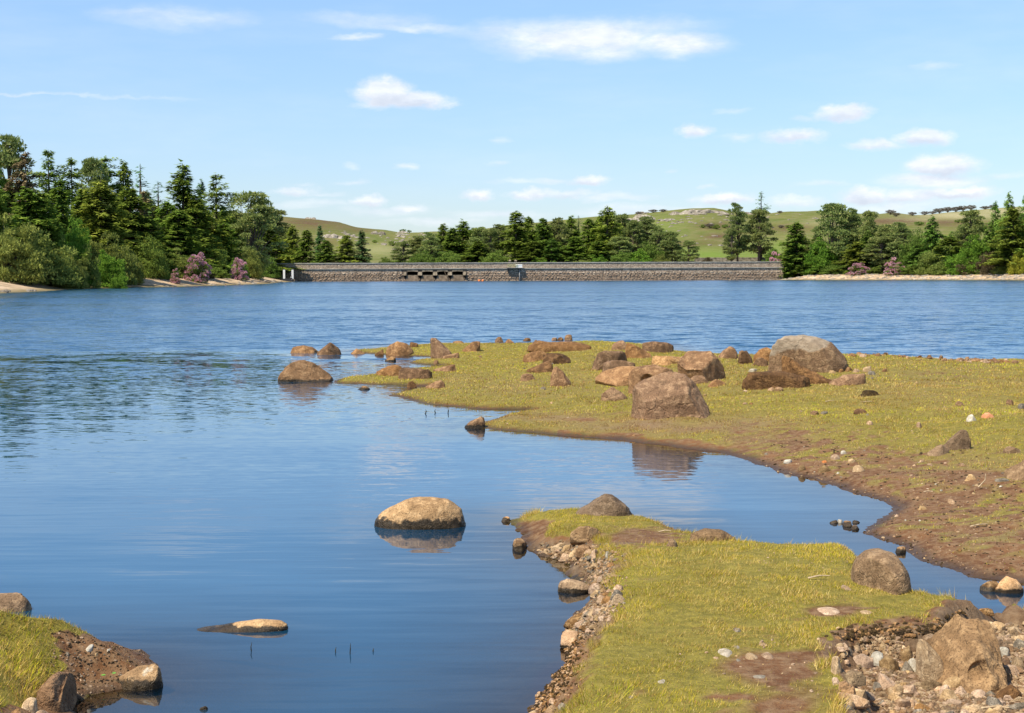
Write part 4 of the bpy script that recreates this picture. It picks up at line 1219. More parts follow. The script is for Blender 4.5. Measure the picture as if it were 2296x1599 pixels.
 (R_, (2232, 1424, 2262, 1465), 'near_grey', 'slanting brown rock on the right shore of the channel', 186, dict(prof=[(0, 1), (.4, .9), (1, .3)])),
 (R_, (2272, 1430, 2300, 1456), 'grey', 'light grey rock at the right edge above the puddle', 187, dict()),
 (R_, (2232, 1448, 2262, 1472), 'white', 'rough whitish rock beside the slanting brown rock', 188, dict()),
 (R_, (2236, 1470, 2272, 1500), 'boulder_dark', 'dark brown rock right of the massive boulder', 189, dict()),
 (R_, (2264, 1470, 2292, 1502), 'ochre', 'tan rock at the right edge beside the dark brown rock', 190, dict()),
 (R_, (2184, 1362, 2228, 1378), 'wetbrown', 'dark wet flat rock in the channel behind the massive boulder', 191, dict(depth=.4)),
 # ---- flat stones worn into the path
 ('stone', (1609, 1452, 1646, 1473), 'dusty', 'largest pale flat stone in the worn path, left of the others', 200, dict(tall=.13, sub=3)),
 ('stone', (1640, 1446, 1661, 1454), 'dusty', 'thin pale stone just above the largest one in the path', 201, dict(tall=.13, sub=3)),
 ('stone', (1668, 1459, 1700, 1479), 'buff', 'cracked pale stone in the middle of the path stones', 202, dict(tall=.13, sub=3)),
 ('stone', (1704, 1462, 1737, 1478), 'pinkish', 'pink flat stone at the right of the path stones', 203, dict(tall=.13, sub=3)),
 ('stone', (1647, 1473, 1663, 1484), 'dusty', 'small white stone below the path stones', 204, dict(tall=.13, sub=3)),
 ('stone', (1681, 1509, 1722, 1521), 'dusty', 'thin white stone lowest in the worn path', 205, dict(tall=.13, sub=3)),
 ('stone', (1472, 1522, 1496, 1533), 'dusty', 'small white stone half hidden in green grass', 206, dict(tall=.13, sub=3)),
 ('stone', (1406, 1555, 1422, 1566), 'grey', 'pale grey stone in the grass near the bottom edge', 207, dict(tall=.13, sub=3)),
 ('stone', (1596, 1470, 1614, 1479), 'pinkish', 'small pink stone left of the largest path stone', 208, dict(tall=.13, sub=3)),
 ('stone', (1642, 1404, 1660, 1418), 'grey', 'grey stone sunk in grass above the worn path', 209, dict(tall=.13, sub=3)),
 ('stone', (1820, 1358, 1884, 1378), 'pinkish', 'flat pink stone in the upper bare patch', 210, dict(tall=.13, sub=3, depth=.5)),
 ('stone', (1925, 1366, 1958, 1378), 'buff', 'flat tan stone just above the lip of the hollow', 211, dict(tall=.13, sub=3)),
 ('stone', (1880, 1310, 1912, 1324), 'pinkish', 'flat tan stone in the grass below the tall smooth boulder', 212, dict(tall=.13, sub=3)),
 ('stone', (1700, 1440, 1722, 1450), 'pinkish', 'small tan stone behind the pink flat path stone', 213, dict(tall=.13, sub=3)),
 # ---- left bank
 (BO, (-28, 1308, 74, 1372), 'massive', 'smooth rock with a black right face behind the turf mound', 220, dict(prof=[(0, .9), (.5, 1), (.85, .95), (.95, .8), (1, .5)], depth=.6, sub=5, ncut=3, sink=.05)),
 (BO, (86, 1494, 163, 1594), 'boulder', 'rough rock with a bright green leaf at the foot of the turf mound', 221, dict(prof=[(0, .45), (.3, .85), (.55, 1), (.8, .85), (1, .5)], depth=.7, sub=5, ncut=4, rough=.09)),
 (BO, (240, 1484, 366, 1547), 'near_lichen', 'lichen spotted rock mirrored at the end of the mud terrace', 222, dict(prof=[(0, .05), (.3, .5), (.55, .85), (.75, .92), (.85, 1), (.93, .9), (1, .35)], depth=.6, sub=5, ncut=3)),
 (BO, (440, 1388, 648, 1417), 'near_pale_low', 'flat rock just breaking the surface, pale on top', 223, dict(prof=[(0, .04), (.25, .3), (.45, .7), (.65, 1), (.9, .9), (1, .3)], depth=.35, sub=5, ncut=2)),
 ('stone', (192, 1444, 211, 1461), 'white', 'largest white stone on the mud terrace', 224, dict(sub=3)),
 ('stone', (238, 1453, 250, 1465), 'white', 'small round white stone on the mud terrace, right of the largest', 225, dict(sub=3)),
 ('stone', (213, 1461, 222, 1472), 'buff', 'small buff stone between the white ones on the mud terrace', 226, dict(sub=3)),
 ('stone', (146, 1460, 156, 1473), 'grey', 'small grey stone at the left of the mud terrace', 227, dict(sub=3)),
 (R_, (53, 1560, 85, 1600), 'buff', 'upright pale rock at the bottom left corner', 228, dict()),
 (R_, (78, 1590, 110, 1612), 'pinkish', 'pink rock at the bottom edge in the left corner', 229, dict()),
 (R_, (20, 1588, 56, 1612), 'brown', 'brown rock at the bottom edge left of the upright pale rock', 230, dict()),
 ('stone', (446, 1582, 466, 1592), 'wetbrown', 'tiny rock tip breaking the water near the bottom edge', 231, dict(sub=3)),
]
for r in rocks:
    name, bx, mat, label, seed, kw = r
    kw = dict(kw)
    if 200 <= seed <= 213:
        kw['sink'] = .006
    if 'depth' not in kw:
        kw['depth'] = 0.75
    rock(name, 'boulder' if name == BO else ('clod' if name == 'turf_clod' else name), bx, mat, label, seed, **kw)

# pebbles: a few shared shapes
PEB = {}
for mt in ('buff', 'pinkish', 'white', 'grey', 'brown', 'ochre', 'wetbrown', 'boulder', 'boulder_dark'):
    for k in range(4):
        v, f = rock_verts(300 + 13 * k + len(mt), sub=2, box=.6, ncut=12, cutk=(.45, .8), rough=.10, base=.8)
        PEB[mt, k] = mesh_np('pebble', v, f, [M[mt]], False if k % 2 else True)
CW = {'buff': 'buff', 'pinkish': 'pinkish', 'white': 'whitish', 'grey': 'grey', 'brown': 'brown', 'ochre': 'ochre', 'wetbrown': 'wet brown', 'boulder': 'brown', 'boulder_dark': 'dark brown'}


def pebbles(name, n, place, sizes, mats, where, accept=None, seed=1):
    r = np.random.default_rng(seed)
    made = 0
    tries = 0
    while made < n and tries < n * 30:
        tries += 1
        u, v = place(r)
        x, y, z = on_ground(u, v)
        if z <= 0.002 and 'water' not in where:
            continue
        if accept and not accept(x, y, z):
            continue
        mt = mats[r.integers(len(mats))]
        px = sizes[0] * (sizes[1] / sizes[0]) ** (r.random() ** 1.7)
        s = px / FPX * y / 2
        o = obj(name, PEB[mt, int(r.integers(4))], None, (x, y, z + s * .18), (r.uniform(-.3, .3), r.uniform(-.3, .3), r.uniform(0, 6.28)),
                (s * r.uniform(.85, 1.3), s * r.uniform(.6, .95), s * r.uniform(.45, .75)))
        tag(o, 'small %s %s %s' % (CW[mt], name.split('_')[-1], where), name.split('_')[-1], '%s %ss %s' % (CW[mt], name.split('_')[-1], where))
        made += 1


MIX = ['buff', 'pinkish', 'buff', 'pinkish', 'brown', 'grey', 'buff', 'ochre', 'brown', 'pinkish']
strip_c = [(1225, 1232), (1270, 1245), (1330, 1250), (1375, 1240), (1335, 1275), (1360, 1300), (1330, 1310), (1370, 1345), (1350, 1365), (1330, 1385), (1300, 1405), (1280, 1420)]


def along(pts, wu, wv):
    def fn(r):
        i = r.integers(len(pts) - 1)
        t = r.random()
        a, b = pts[i], pts[i + 1]
        return a[0] + (b[0] - a[0]) * t + r.normal() * wu, a[1] + (b[1] - a[1]) * t + r.normal() * wv
    return fn


def rect(u0, u1, v0, v1):
    return lambda r: (r.uniform(u0, u1), r.uniform(v0, v1))


pebbles('pebble', 85, along(strip_c, 15, 8), (12, 36), MIX, 'in the stony strip along the left edge of the spit', seed=2)
pebbles('pebble', 70, rect(1880, 2080, 1450, 1600), (11, 34), MIX, 'inside the washed out hollow', accept=lambda x, y, z: gsample(DH, np.array([x]), np.array([y]))[0] > .03, seed=3)
pebbles('pebble', 95, rect(1900, 2330, 1545, 1640), (20, 58), ['buff', 'pinkish', 'buff', 'pinkish', 'brown', 'buff', 'grey'], 'packed along the bottom right corner', seed=4)
pebbles('pebble', 45, rect(2215, 2330, 1400, 1560), (14, 46), MIX, 'right of the massive boulder beside the channel', seed=5)
pebbles('rubble_stone', 90, along([(1930, 797), (2010, 797), (2080, 801), (2130, 808), (2200, 811), (2290, 813)], 14, 2.6), (7, 22), ['boulder', 'boulder_dark', 'brown', 'boulder', 'boulder', 'pinkish'], 'along the far shore of the grassland', seed=6)
pebbles('shore_stone', 60, rect(1700, 2290, 985, 1260), (5, 15), ['pinkish', 'buff', 'grey', 'white', 'brown'], 'scattered over the brown slope at the right', accept=lambda x, y, z: gsample(mud, np.array([x]), np.array([y]))[0] > .4, seed=7)
pebbles('meadow_stone', 45, rect(1000, 2290, 790, 980), (5, 14), ['boulder', 'pinkish', 'brown', 'grey'], 'scattered thinly over the green grassland', seed=8)
pebbles('path_stone', 30, along([(1560, 1460), (1700, 1480), (1780, 1540), (1800, 1480), (1840, 1400)], 60, 22), (5, 16), ['pinkish', 'buff', 'pinkish'], 'worn into the path on the spit', seed=9)
pebbles('terrace_stone', 16, rect(140, 320, 1440, 1540), (4, 9), ['buff', 'pinkish', 'grey'], 'on the mud terrace of the left bank', seed=10)

# fine gravel that nobody could count
def gravel(name, label, n, place, sizes, seed, mats, accept=None):
    r = np.random.default_rng(seed)
    base = []
    for k in range(3):
        base.append(rock_verts(900 + k, sub=1, box=.6, ncut=8, cutk=(.5, .8), rough=.14, base=.8))
    Vs, Fs, mi = [], [], []
    off = 0
    for i in range(n):
        u, v = place(r)
        x, y, z = on_ground(u, v)
        if z <= 0.004 or (accept and not accept(x, y)):
            continue
        bv, bf = base[i % 3]
        s = r.uniform(*sizes) / FPX * y / 2
        a = r.uniform(0, 6.28)
        vv = bv * np.array([s * r.uniform(.8, 1.4), s * r.uniform(.6, 1), s * .6])
        ca, sa = math.cos(a), math.sin(a)
        vv = vv @ np.array([[ca, sa, 0], [-sa, ca, 0], [0, 0, 1]]) + np.array([x, y, z + s * .1])
        Vs.append(vv)
        Fs.append(bf + off)
        mi += [int(r.integers(len(mats)))] * len(bf)
        off += len(bv)
    me = mesh_np(name, np.concatenate(Vs), np.concatenate(Fs), [M[q] for q in mats], False, None, mi)
    tag(obj(name, me), label, 'soil' if 'soil' in name else 'gravel', kind='stuff')


hol = lambda x, y: gsample(DH, np.array([x]), np.array([y]))[0] > .10 + .06 * math.sin(x * 9)
gravel('gravel', 'fine mixed gravel on the floor of the washed out hollow', 5200, rect(1860, 2320, 1400, 1640), (5, 17), 31, ['buff', 'pinkish', 'brown', 'buff', 'brown', 'ochre'], hol)
gravel('gravel', 'fine gravel between the stones of the spit edge', 1500, along(strip_c, 18, 11), (4, 12), 32, ['buff', 'pinkish', 'brown', 'grey', 'ochre'])
gravel('gravel', 'fine grit on the brown slope and worn ground', 800, rect(1700, 2300, 960, 1280), (2, 5), 33, ['pinkish', 'buff', 'brown'])

gravel('soil_crumbs', 'crumbs of dark soil along the broken turf edges of the spit', 380, along([(1880, 1425), (1960, 1412), (2030, 1420), (2085, 1412), (2150, 1378)], 16, 9), (4, 15), 34, ['clod', 'brown', 'clod'], lambda x, y: abs(gsample(DH, np.array([x]), np.array([y]))[0]) < .22)
gravel('soil_crumbs', 'crumbs of dark soil on the eroded left side of the spit', 1100, along([(1200, 1600), (1240, 1540), (1270, 1500), (1268, 1450), (1290, 1415)], 18, 16), (3, 12), 35, ['clod', 'brown', 'clod', 'pinkish'])
gravel('soil_crumbs', 'crumbs of dark soil on the mud terrace of the left bank', 700, rect(110, 340, 1410, 1570), (2, 8), 36, ['clod', 'brown', 'clod', 'pinkish'])
gravel('soil_crumbs', 'crumbs of soil on the brown slope at the right', 1500, rect(1700, 2300, 985, 1290), (2, 8), 37, ['clod', 'brown', 'clod'], lambda x, y: gsample(mud, np.array([x]), np.array([y]))[0] > .35)
# ------------------------------------------------------------------ grass
m, B = new_mat('grass_blades')
tint = B.attr('tint', 'Color')
df = B.new('ShaderNodeBsdfDiffuse')
B.put(df.inputs[0], tint)
tl = B.new('ShaderNodeBsdfTranslucent')
B.put(tl.inputs[0], tint)
mx = B.new('ShaderNodeMixShader')
mx.inputs[0].default_value = .30
B.l.new(df.outputs[0], mx.inputs[1])
B.l.new(tl.outputs[0], mx.inputs[2])
finish(B, mx.outputs[0])
M['grass'] = m
GREEN = np.array([(0.39, 0.38, 0.024), (0.54, 0.47, 0.034), (0.27, 0.30, 0.020), (0.62, 0.51, 0.06)])
STRAW = np.array([(0.62, 0.44, 0.13), (0.50, 0.34, 0.085), (0.72, 0.55, 0.21)])
RUST = np.array([(0.36, 0.20, 0.085), (0.26, 0.125, 0.045), (0.48, 0.31, 0.15)])


def grass(name, label, x0, x1, y0, y1, dens, hgt, wid, cond, seed, bend=False, straw=.25, hvar=None, sparse=None):
    r = np.random.default_rng(seed)
    n = int((x1 - x0) * (y1 - y0) * dens)
    x = r.uniform(x0, x1, n)
    y = r.uniform(y0, y1, n)
    ok = np.abs(x) < y * .40 + 1.0
    x, y = x[ok], y[ok]
    z = gsample(GZ, x, y)
    md = gsample(mud, x, y)
    dr = gsample(dry, x, y)
    tuft = fbm(x * 5.5, y * 5.5, 2.0, 3)
    big = fbm(x * .8, y * .8, 8.0, 3)
    p = (1 - sstep(.22, .62, md + .35 * tuft)) * 0.97 + 0.02
    p = p * np.clip(.75 + .9 * tuft, .15, 1)
    if sparse is not None:
        p = p * (fbm(x * 3.1, y * 3.1, 30.0, 3) > sparse)
    ok = (z > 0.012) & (r.random(len(x)) < p) & cond(x, y, z)
    x, y, z, dr, tuft, big, md = [a[ok] for a in (x, y, z, dr, tuft, big, md)]
    n = len(x)
    h = hgt * r.uniform(.45, 1.15, n) * (1 + .8 * np.clip(tuft, -.5, .8)) * (1 - .35 * md)
    if hvar is not None:
        h = h * hvar(x, y)
    a = r.uniform(0, 2 * pi, n)
    k = r.uniform(.15, 1.0, n) * h
    # tufts comb in a common direction
    ca = fbm(x * 1.7, y * 1.7, 12.0, 2) * 5
    lx_, ly_ = np.cos(a) * k + np.cos(ca) * h * .35, np.sin(a) * k + np.sin(ca) * h * .35
    b = r.uniform(0, 2 * pi, n)
    wx, wy = np.cos(b) * wid * .5, np.sin(b) * wid * .5
    z = z - .006
    P0 = np.stack([x - wx, y - wy, z], -1)
    P1 = np.stack([x + wx, y + wy, z], -1)
    PT = np.stack([x + lx_, y + ly_, z + h], -1)
    sel = r.random(n)
    green = GREEN[r.integers(0, len(GREEN), n)] * (1 + .5 * big + .25 * tuft)[:, None]
    green = green * np.where(big[:, None] > .1, np.array([[1.0, 1.05, .9]]), np.array([[1.05, .96, 1.0]]))
    c = np.where((sel < straw + .35 * dr + .45 * np.clip(-big - .02, 0, 1) + .25 * (fbm(x * 2.6, y * 2.6, 20.0, 2) > .25))[:, None], STRAW[r.integers(0, 3, n)], green)
    c = np.where((r.random(n) < dr * .72 + .3 * md + np.where(y > 13.5, .17, .06))[:, None], RUST[r.integers(0, 3, n)], c)
    c = np.clip(c * r.uniform(.8, 1.2, n)[:, None], 0, 1)
    if bend:
        mx_, my_ = x + lx_ * .32, y + ly_ * .32
        P2 = np.stack([mx_ - wx * .8, my_ - wy * .8, z + h * .6], -1)
        P3 = np.stack([mx_ + wx * .8, my_ + wy * .8, z + h * .6], -1)
        Vv = np.stack([P0, P1, P3, P2, PT], 1).reshape(-1, 3)
        i = np.arange(n)[:, None] * 5
        F = np.concatenate([i + np.array([[0, 1, 2]]), i + np.array([[0, 2, 3]]), i + np.array([[3, 2, 4]])], 0)
        cc = np.repeat(c, 5, 0)
    else:
        Vv = np.stack([P0, P1, PT], 1).reshape(-1, 3)
        F = np.arange(n * 3).reshape(-1, 3)
        cc = np.repeat(c, 3, 0)
    me = mesh_np(name, Vv, F, [M['grass']], False, {'tint': cc})
    tag(obj(name, me), label, 'grass', kind='stuff')
    return n


def dsq(A):
    return lambda x, y: gsample(A, x, y)


n1 = grass('grass', 'short yellow green turf covering the stony spit in the foreground', -1.2, 5.2, 5.6, 13.6, 12500, .021, .0038,
           lambda x, y, z: ((gsample(DS, x, y) > .15) | ((x > 1.9) & (gsample(DS, x, y) > .04))) & (gsample(DH, x, y) < .01 + .06 * fbm(x * 5, y * 5, 51.0, 2)), 41, bend=False, straw=.30)
n2 = grass('grass', 'longer golden turf on the mound of the left bank', -6, -1.6, 6.0, 11.5, 13000, .033, .0044,
           lambda x, y, z: (gsample(DB, x, y) > .10), 42, bend=False, straw=.55, hvar=lambda x, y: np.where(x < -2.3, 1.15, .62))
n3 = grass('grass', 'cropped mossy grass over the flat land between the boulders', -5.5, 15.0, 9.5, 24, 2300, .025, .0080,
           lambda x, y, z: (gsample(DP, x, y) > .04), 43, straw=.38)
n4 = grass('grass', 'distant cropped grass reaching to the far shore of the flat land', -9, 22, 24, 50, 620, .034, .015,
           lambda x, y, z: (gsample(DP, x, y) > .06), 44, straw=.42)
n5 = grass('grass', 'longer dry tufts standing out of the turf of the spit', -1.2, 5.2, 5.6, 13.6, 2600, .046, .0036,
           lambda x, y, z: (gsample(DS, x, y) > .12) & (gsample(DH, x, y) < .02), 45, straw=.62, sparse=.16)
n6 = grass('grass', 'ragged fringe of grass hanging over the broken edge of the spit', -1.2, 5.2, 5.6, 13.6, 16000, .050, .0036,
           lambda x, y, z: ((gsample(DS, x, y) > .09) & (gsample(DS, x, y) < .30) & (x < 1.6)) | ((gsample(DH, x, y) + .13 * fbm(x * 3, y * 3, 50.0, 3) > -.09) & (gsample(DH, x, y) < .03 + .05 * fbm(x * 5, y * 5, 51.0, 2))), 46, straw=.5, sparse=-.05)
n7 = grass('grass', 'scattered dry tufts on the flat land and brown slope', -5, 13, 9.8, 26, 420, .050, .0075,
           lambda x, y, z: (gsample(DP, x, y) > .05), 47, straw=.6, sparse=.05)
print('blades', n1, n2, n3, n4)
# ------------------------------------------------------------------ the dam
DAMY = 571.0
ppm = FPX / DAMY


def dam_xz(u, v):
    x, z = PD(u, v, DAMY)
    return float(x), float(z)


TOP = dam_xz(1147, 588.3)[1]
CORN = dam_xz(1147, 602.0)[1]
XL, XR = -92.0, dam_xz(1757, 590)[0]
def stone_mat(name, a, b, c_):
    m, B = new_mat(name)
    g = B.new('ShaderNodeNewGeometry')
    pos = g.outputs['Position']
    oi = B.new('ShaderNodeObjectInfo')
    t_ = B.attr('tone')
    n = B.noise(pos, scale=.9, detail=5, rough=.7)
    sx = B.new('ShaderNodeSeparateXYZ')
    B.put(sx.inputs[0], pos)
    rnd = B.math('FRACT', B.math('ADD', B.math('MULTIPLY', oi.outputs['Random'], 13.7), t_))
    c = B.mix(rnd, a, b)
    c = B.mix(B.mr(n, .52, .68, 0, .8), c, c_)
    # everything that is usually under water is brown with dried silt
    k = B.mr(B.math('ADD', sx.outputs[2], B.mr(n, .3, .7, -.7, .7)), 2.3, 3.6, 1.0, 0.0)
    c = B.mix(B.math('MULTIPLY', k, .6), c, B.mix(n, (0.21, 0.135, 0.085), (0.37, 0.25, 0.16)))
    streak = B.noise(B.vmath('MULTIPLY', pos, (1.6, 1, .12)), scale=1.0, detail=4)
    c = B.mix(B.mr(streak, .55, .68, 0, .45), c, (0.07, 0.06, 0.05))
    finish(B, principled(B, c, .95, bump(B, B.noise(pos, scale=3.5, detail=5), .9, .12), .1))
    return m


M['dam_stone'] = stone_mat('dam_rubble_stone', (0.33, 0.255, 0.19), (0.60, 0.485, 0.37), (0.70, 0.58, 0.43))
M['dam_mortar'] = plain('dam_mortar', (0.16, 0.122, 0.09), .95, .1, .2, .6)
M['coping'] = plain('coping_granite', (0.38, 0.36, 0.31), .9, .1, .15, .5)
M['pale_stone'] = plain('pale_dressed_granite', (0.29, 0.235, 0.165), .9, .1, .25, .9)
M['concrete'] = plain('weathered_concrete', (0.20, 0.15, 0.105), .9, .1, .25, .7)
M['black'] = plain('near_black_shade', (0.012, 0.011, 0.010), .95, .05, .1, 1)  # near-black, painted where openings and pier undersides lie in shade
M['iron'] = plain('galvanised_iron', (0.34, 0.33, 0.31), .6, .4, .1, 2)
M['rail'] = plain('yellow_green_rail', (0.42, 0.42, 0.20), .6, .3, .15, 2)
M['whitep'] = plain('white_paint', (0.80, 0.80, 0.77), .5, .4, .04, 2)
M['dark_paint'] = plain('black_tarred_wood', (0.035, 0.035, 0.04), .7, .3, .2, 2)
M['buoy'] = plain('orange_buoy_plastic', (0.95, 0.23, 0.03), .4, .5, .05, 2)

dam = empty('dam', ((XL + XR) / 2, DAMY + 2.5, 0))
tag(dam, 'long stone dam wall with a coped parapet and four dark openings', 'dam')
DX, DYo = dam.location.x, dam.location.y


def dpart(mb, name, mat, parent=dam, **k):
    mb.v = [(a - DX, b - DYo, c) for a, b, c in mb.v]
    return mb.build(name, M[mat], parent, **k)


# openings: pixel spans
OPN = [(912.5, 936), (946.8, 969.8), (980.8, 1003), (1014, 1037)]
OX = [(dam_xz(a, 610)[0], dam_xz(b, 610)[0]) for a, b in OPN]
ZT, ZB = dam_xz(975, 608.6)[1], dam_xz(975, 616.9)[1]
core = MB()
edges = [XL] + [q for o in OX for q in o] + [XR]
for i in range(0, len(edges), 2):
    core.box(edges[i], edges[i + 1], DAMY, DAMY + 4.5, -2, CORN)
for a, b in OX:
    core.box(a, b, DAMY + .001, DAMY + 4.499, -2, ZB)
    core.box(a, b, DAMY + .001, DAMY + 4.499, ZT, CORN - .001)
dpart(core, 'wall', 'dam_mortar')
par = MB().box(XL, XR, DAMY + .12, DAMY + .72, CORN, TOP - .3)
dpart(par, 'parapet', 'dam_mortar')
# string course
sc = MB().box(XL, XR, DAMY - .38, DAMY + .12, CORN - .16, CORN + .12)
dpart(sc, 'string_course', 'coping')
# coping stones
rs = np.random.default_rng(3)
x = XL
cop_meshes = []
for k in range(4):
    b = MB().box(-.6, .6, -.12, .76, -.02 * k, .32 - .012 * k)
    cop_meshes.append(b.mesh('coping_stone', M['coping']))
while x < XR - 1:
    o = obj('coping_stone', cop_meshes[rs.integers(4)], dam, (x + .62 - DX, DAMY + .02 - DYo, TOP - .32), (0, 0, 0), (1.01, 1, 1))
    x += 1.235


def in_opening(x0, x1, z0, z1, pad=.0):
    for a, b in OX:
        if x1 > a - pad and x0 < b + pad and z1 > ZB - .1 and z0 < ZT + .95:
            return True
    if x1 > OX[0][0] - 1.3 and x0 < OX[-1][1] + 1.3 and z1 > .85 and z0 < ZT + .95:
        return True
    return False


def stone_verts(w, h, d, r):
    """a rough faced block, centre of its back at the origin"""
    j = lambda s: r.uniform(-s, s)
    a, b = w / 2, h / 2
    v = [(-a + j(.08) * w, 0, -b + j(.08) * h), (a + j(.08) * w, 0, -b + j(.08) * h), (a + j(.08) * w, 0, b + j(.08) * h), (-a + j(.08) * w, 0, b + j(.08) * h)]
    v += [(p[0] * .80, -d * r.uniform(.55, 1), p[2] * .74) for p in v]
    v.append((j(.2) * w, -d * 1.25, j(.2) * h))
    f = [(0, 1, 5), (0, 5, 4), (1, 2, 6), (1, 6, 5), (2, 3, 7), (2, 7, 6), (3, 0, 4), (3, 4, 7), (4, 5, 8), (5, 6, 8), (6, 7, 8), (7, 4, 8)]
    return np.array(v), np.array(f)


allst = []
z = -.3
row = 0
while z < CORN - .25:
    low = z < 2.9
    h = rs.uniform(.42, .66) if low else rs.uniform(.34, .5)
    h = min(h, CORN - .17 - z)
    x = XL - rs.uniform(0, 1)
    while x < XR - .2:
        w = rs.uniform(.8, 1.9) if low else rs.uniform(.5, 1.15)
        w = min(w, XR - x)
        if not in_opening(x, x + w, z, z + h):
            allst.append((x + w / 2, z + h / 2 + rs.uniform(-.03, .03), w - .05, h - .05, (.26 if low else .12) * rs.uniform(.6, 1.25), DAMY))
        x += w
    z += h
z = CORN + .12
while z < TOP - .45:
    h = min(rs.uniform(.24, .34), TOP - .32 - z)
    x = XL
    while x < XR - .2:
        w = min(rs.uniform(.35, .8), XR - x)
        allst.append((x + w / 2, z + h / 2, w - .04, h - .03, .07 * rs.uniform(.6, 1.3), DAMY + .12))
        x += w
    z += h
allst.sort(key=lambda s: -s[2] * s[3] if s[0] > -72 else 0)
shapes = []
for k in range(10):
    v, f = stone_verts(1, 1, 1, rs)
    shapes.append(mesh_np('stone', v, f, [M['dam_stone']], False, {'tone': np.full(len(v), k * .1)}))
for s in allst[:300]:
    obj('stone', shapes[rs.integers(10)], dam, (s[0] - DX, s[5] + .01 - DYo, s[1]), (0, 0, 0), (s[2], s[4], s[3]))
Vs, Fs, tn = [], [], []
off = 0
for s in allst[300:]:
    v, f = stone_verts(s[2], s[3], s[4], rs)
    Vs.append(v + np.array([s[0] - DX, s[5] + .01 - DYo, s[1]]))
    Fs.append(f + off)
    tn.append(np.full(9, rs.random()))
    off += 9
o = obj('stonework', mesh_np('stonework', np.concatenate(Vs), np.concatenate(Fs), [M['dam_stone']], False, {'tone': np.concatenate(tn)}), dam)
o['kind'] = 'stuff'
# panels painted shade-black behind the openings, arch stones, piers with pointed undersides, aprons
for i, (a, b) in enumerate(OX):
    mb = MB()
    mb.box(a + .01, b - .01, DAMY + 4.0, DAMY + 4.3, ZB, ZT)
    dpart(mb, 'opening', 'black')  # black panel stands in for the shade inside the opening
    mb = MB().box(a - .1, b + .1, DAMY - .22, DAMY + .9, ZB - .22, ZB)
    dpart(mb, 'sill', 'pale_stone')
    n = 9
    for k in range(n):
        t0, t1 = a - .15 + (b - a + .3) * k / n, a - .15 + (b - a + .3) * (k + 1) / n
        c = (k + .5) / n * 2 - 1
        zz = ZT - .22 * c * c
        mb = MB().box(t0 + .03, t1 - .03, DAMY - .16 - .03 * (k % 2), DAMY + .6, zz, zz + .78)
        dpart(mb, 'arch_stone', 'pale_stone')
    # apron below the sill, spreading out towards the water
    mb = MB()
    e = 1.0 if i not in (0, 3) else .9
    mb.quadbox([(a - .75, DAMY - .75, -.5), (b + .75, DAMY - .75, -.5), (b + .75, DAMY + .01, -.5), (a - .75, DAMY + .01, -.5),
                (a - .02, DAMY - .20, ZB - .22), (b + .02, DAMY - .20, ZB - .22), (b + .02, DAMY + .01, ZB - .22), (a - .02, DAMY + .01, ZB - .22)])
    dpart(mb, 'apron', 'concrete')
piers = [OX[0][0] - .75] + [(OX[i][1] + OX[i + 1][0]) / 2 for i in range(3)] + [OX[3][1] + .75]
for i, px in enumerate(piers):
    hw = .82 if 0 < i < 4 else .55
    mb = MB()
    zt = ZT - .15
    mb.quadbox([(px - hw, DAMY - .95, ZB - .1), (px + hw, DAMY - .95, ZB - .1), (px + hw, DAMY - .1, ZB - .1), (px - hw, DAMY - .1, ZB - .1),
                (px - hw * .8, DAMY - .45, zt), (px + hw * .8, DAMY - .45, zt), (px + hw * .8, DAMY - .1, zt), (px - hw * .8, DAMY - .1, zt)])
    p_ = dpart(mb, 'pier', 'pale_stone')
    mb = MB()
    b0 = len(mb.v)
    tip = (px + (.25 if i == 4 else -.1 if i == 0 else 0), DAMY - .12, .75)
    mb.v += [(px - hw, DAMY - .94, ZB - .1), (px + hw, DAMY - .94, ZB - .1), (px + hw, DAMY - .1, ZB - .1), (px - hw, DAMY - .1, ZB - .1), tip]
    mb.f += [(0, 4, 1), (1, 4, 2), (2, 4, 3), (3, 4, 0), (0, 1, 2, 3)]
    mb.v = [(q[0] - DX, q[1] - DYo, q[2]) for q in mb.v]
    q_ = mb.build('corbel', M['black'], p_)  # coloured black to paint the V of shadow under the pier

# gate pillars on the parapet and the valve platform
px0, px1 = dam_xz(1142.5, 590)[0], dam_xz(1155.5, 590)[0]
gate = empty('gate_pillars', (px0, DAMY + .5, TOP))
tag(gate, 'pair of capped stone gate pillars rising above the dam parapet', 'gate pillars')
for k, pp in enumerate((px0, px1)):
    mb = MB().box(pp - px0 - .42, pp - px0 + .42, -.42, .42, -1.6, .45)
    q_ = mb.build('pillar', M['pale_stone'], gate)
    mb = MB()
    mb.box(pp - px0 - .56, pp - px0 + .56, -.56, .56, .45, .66)
    mb.quadbox([(pp - px0 - .5, -.5, .66), (pp - px0 + .5, -.5, .66), (pp - px0 + .5, .5, .66), (pp - px0 - .5, .5, .66),
                (pp - px0 - .2, -.2, .92), (pp - px0 + .2, -.2, .92), (pp - px0 + .2, .2, .92), (pp - px0 - .2, .2, .92)])
    mb.build('cap', M['pale_stone'], q_)
bx0, bx1 = dam_xz(1136, 600)[0], dam_xz(1171, 600)[0]
plat = empty('valve_platform', ((bx0 + bx1) / 2, DAMY - .4, CORN))
tag(plat, 'iron valve platform with yellowish railings bracketed to the dam', 'platform')
w = (bx1 - bx0) / 2
MB().box(-w, w, -1.3, -.02, .13, .27).build('deck', M['iron'], plat)
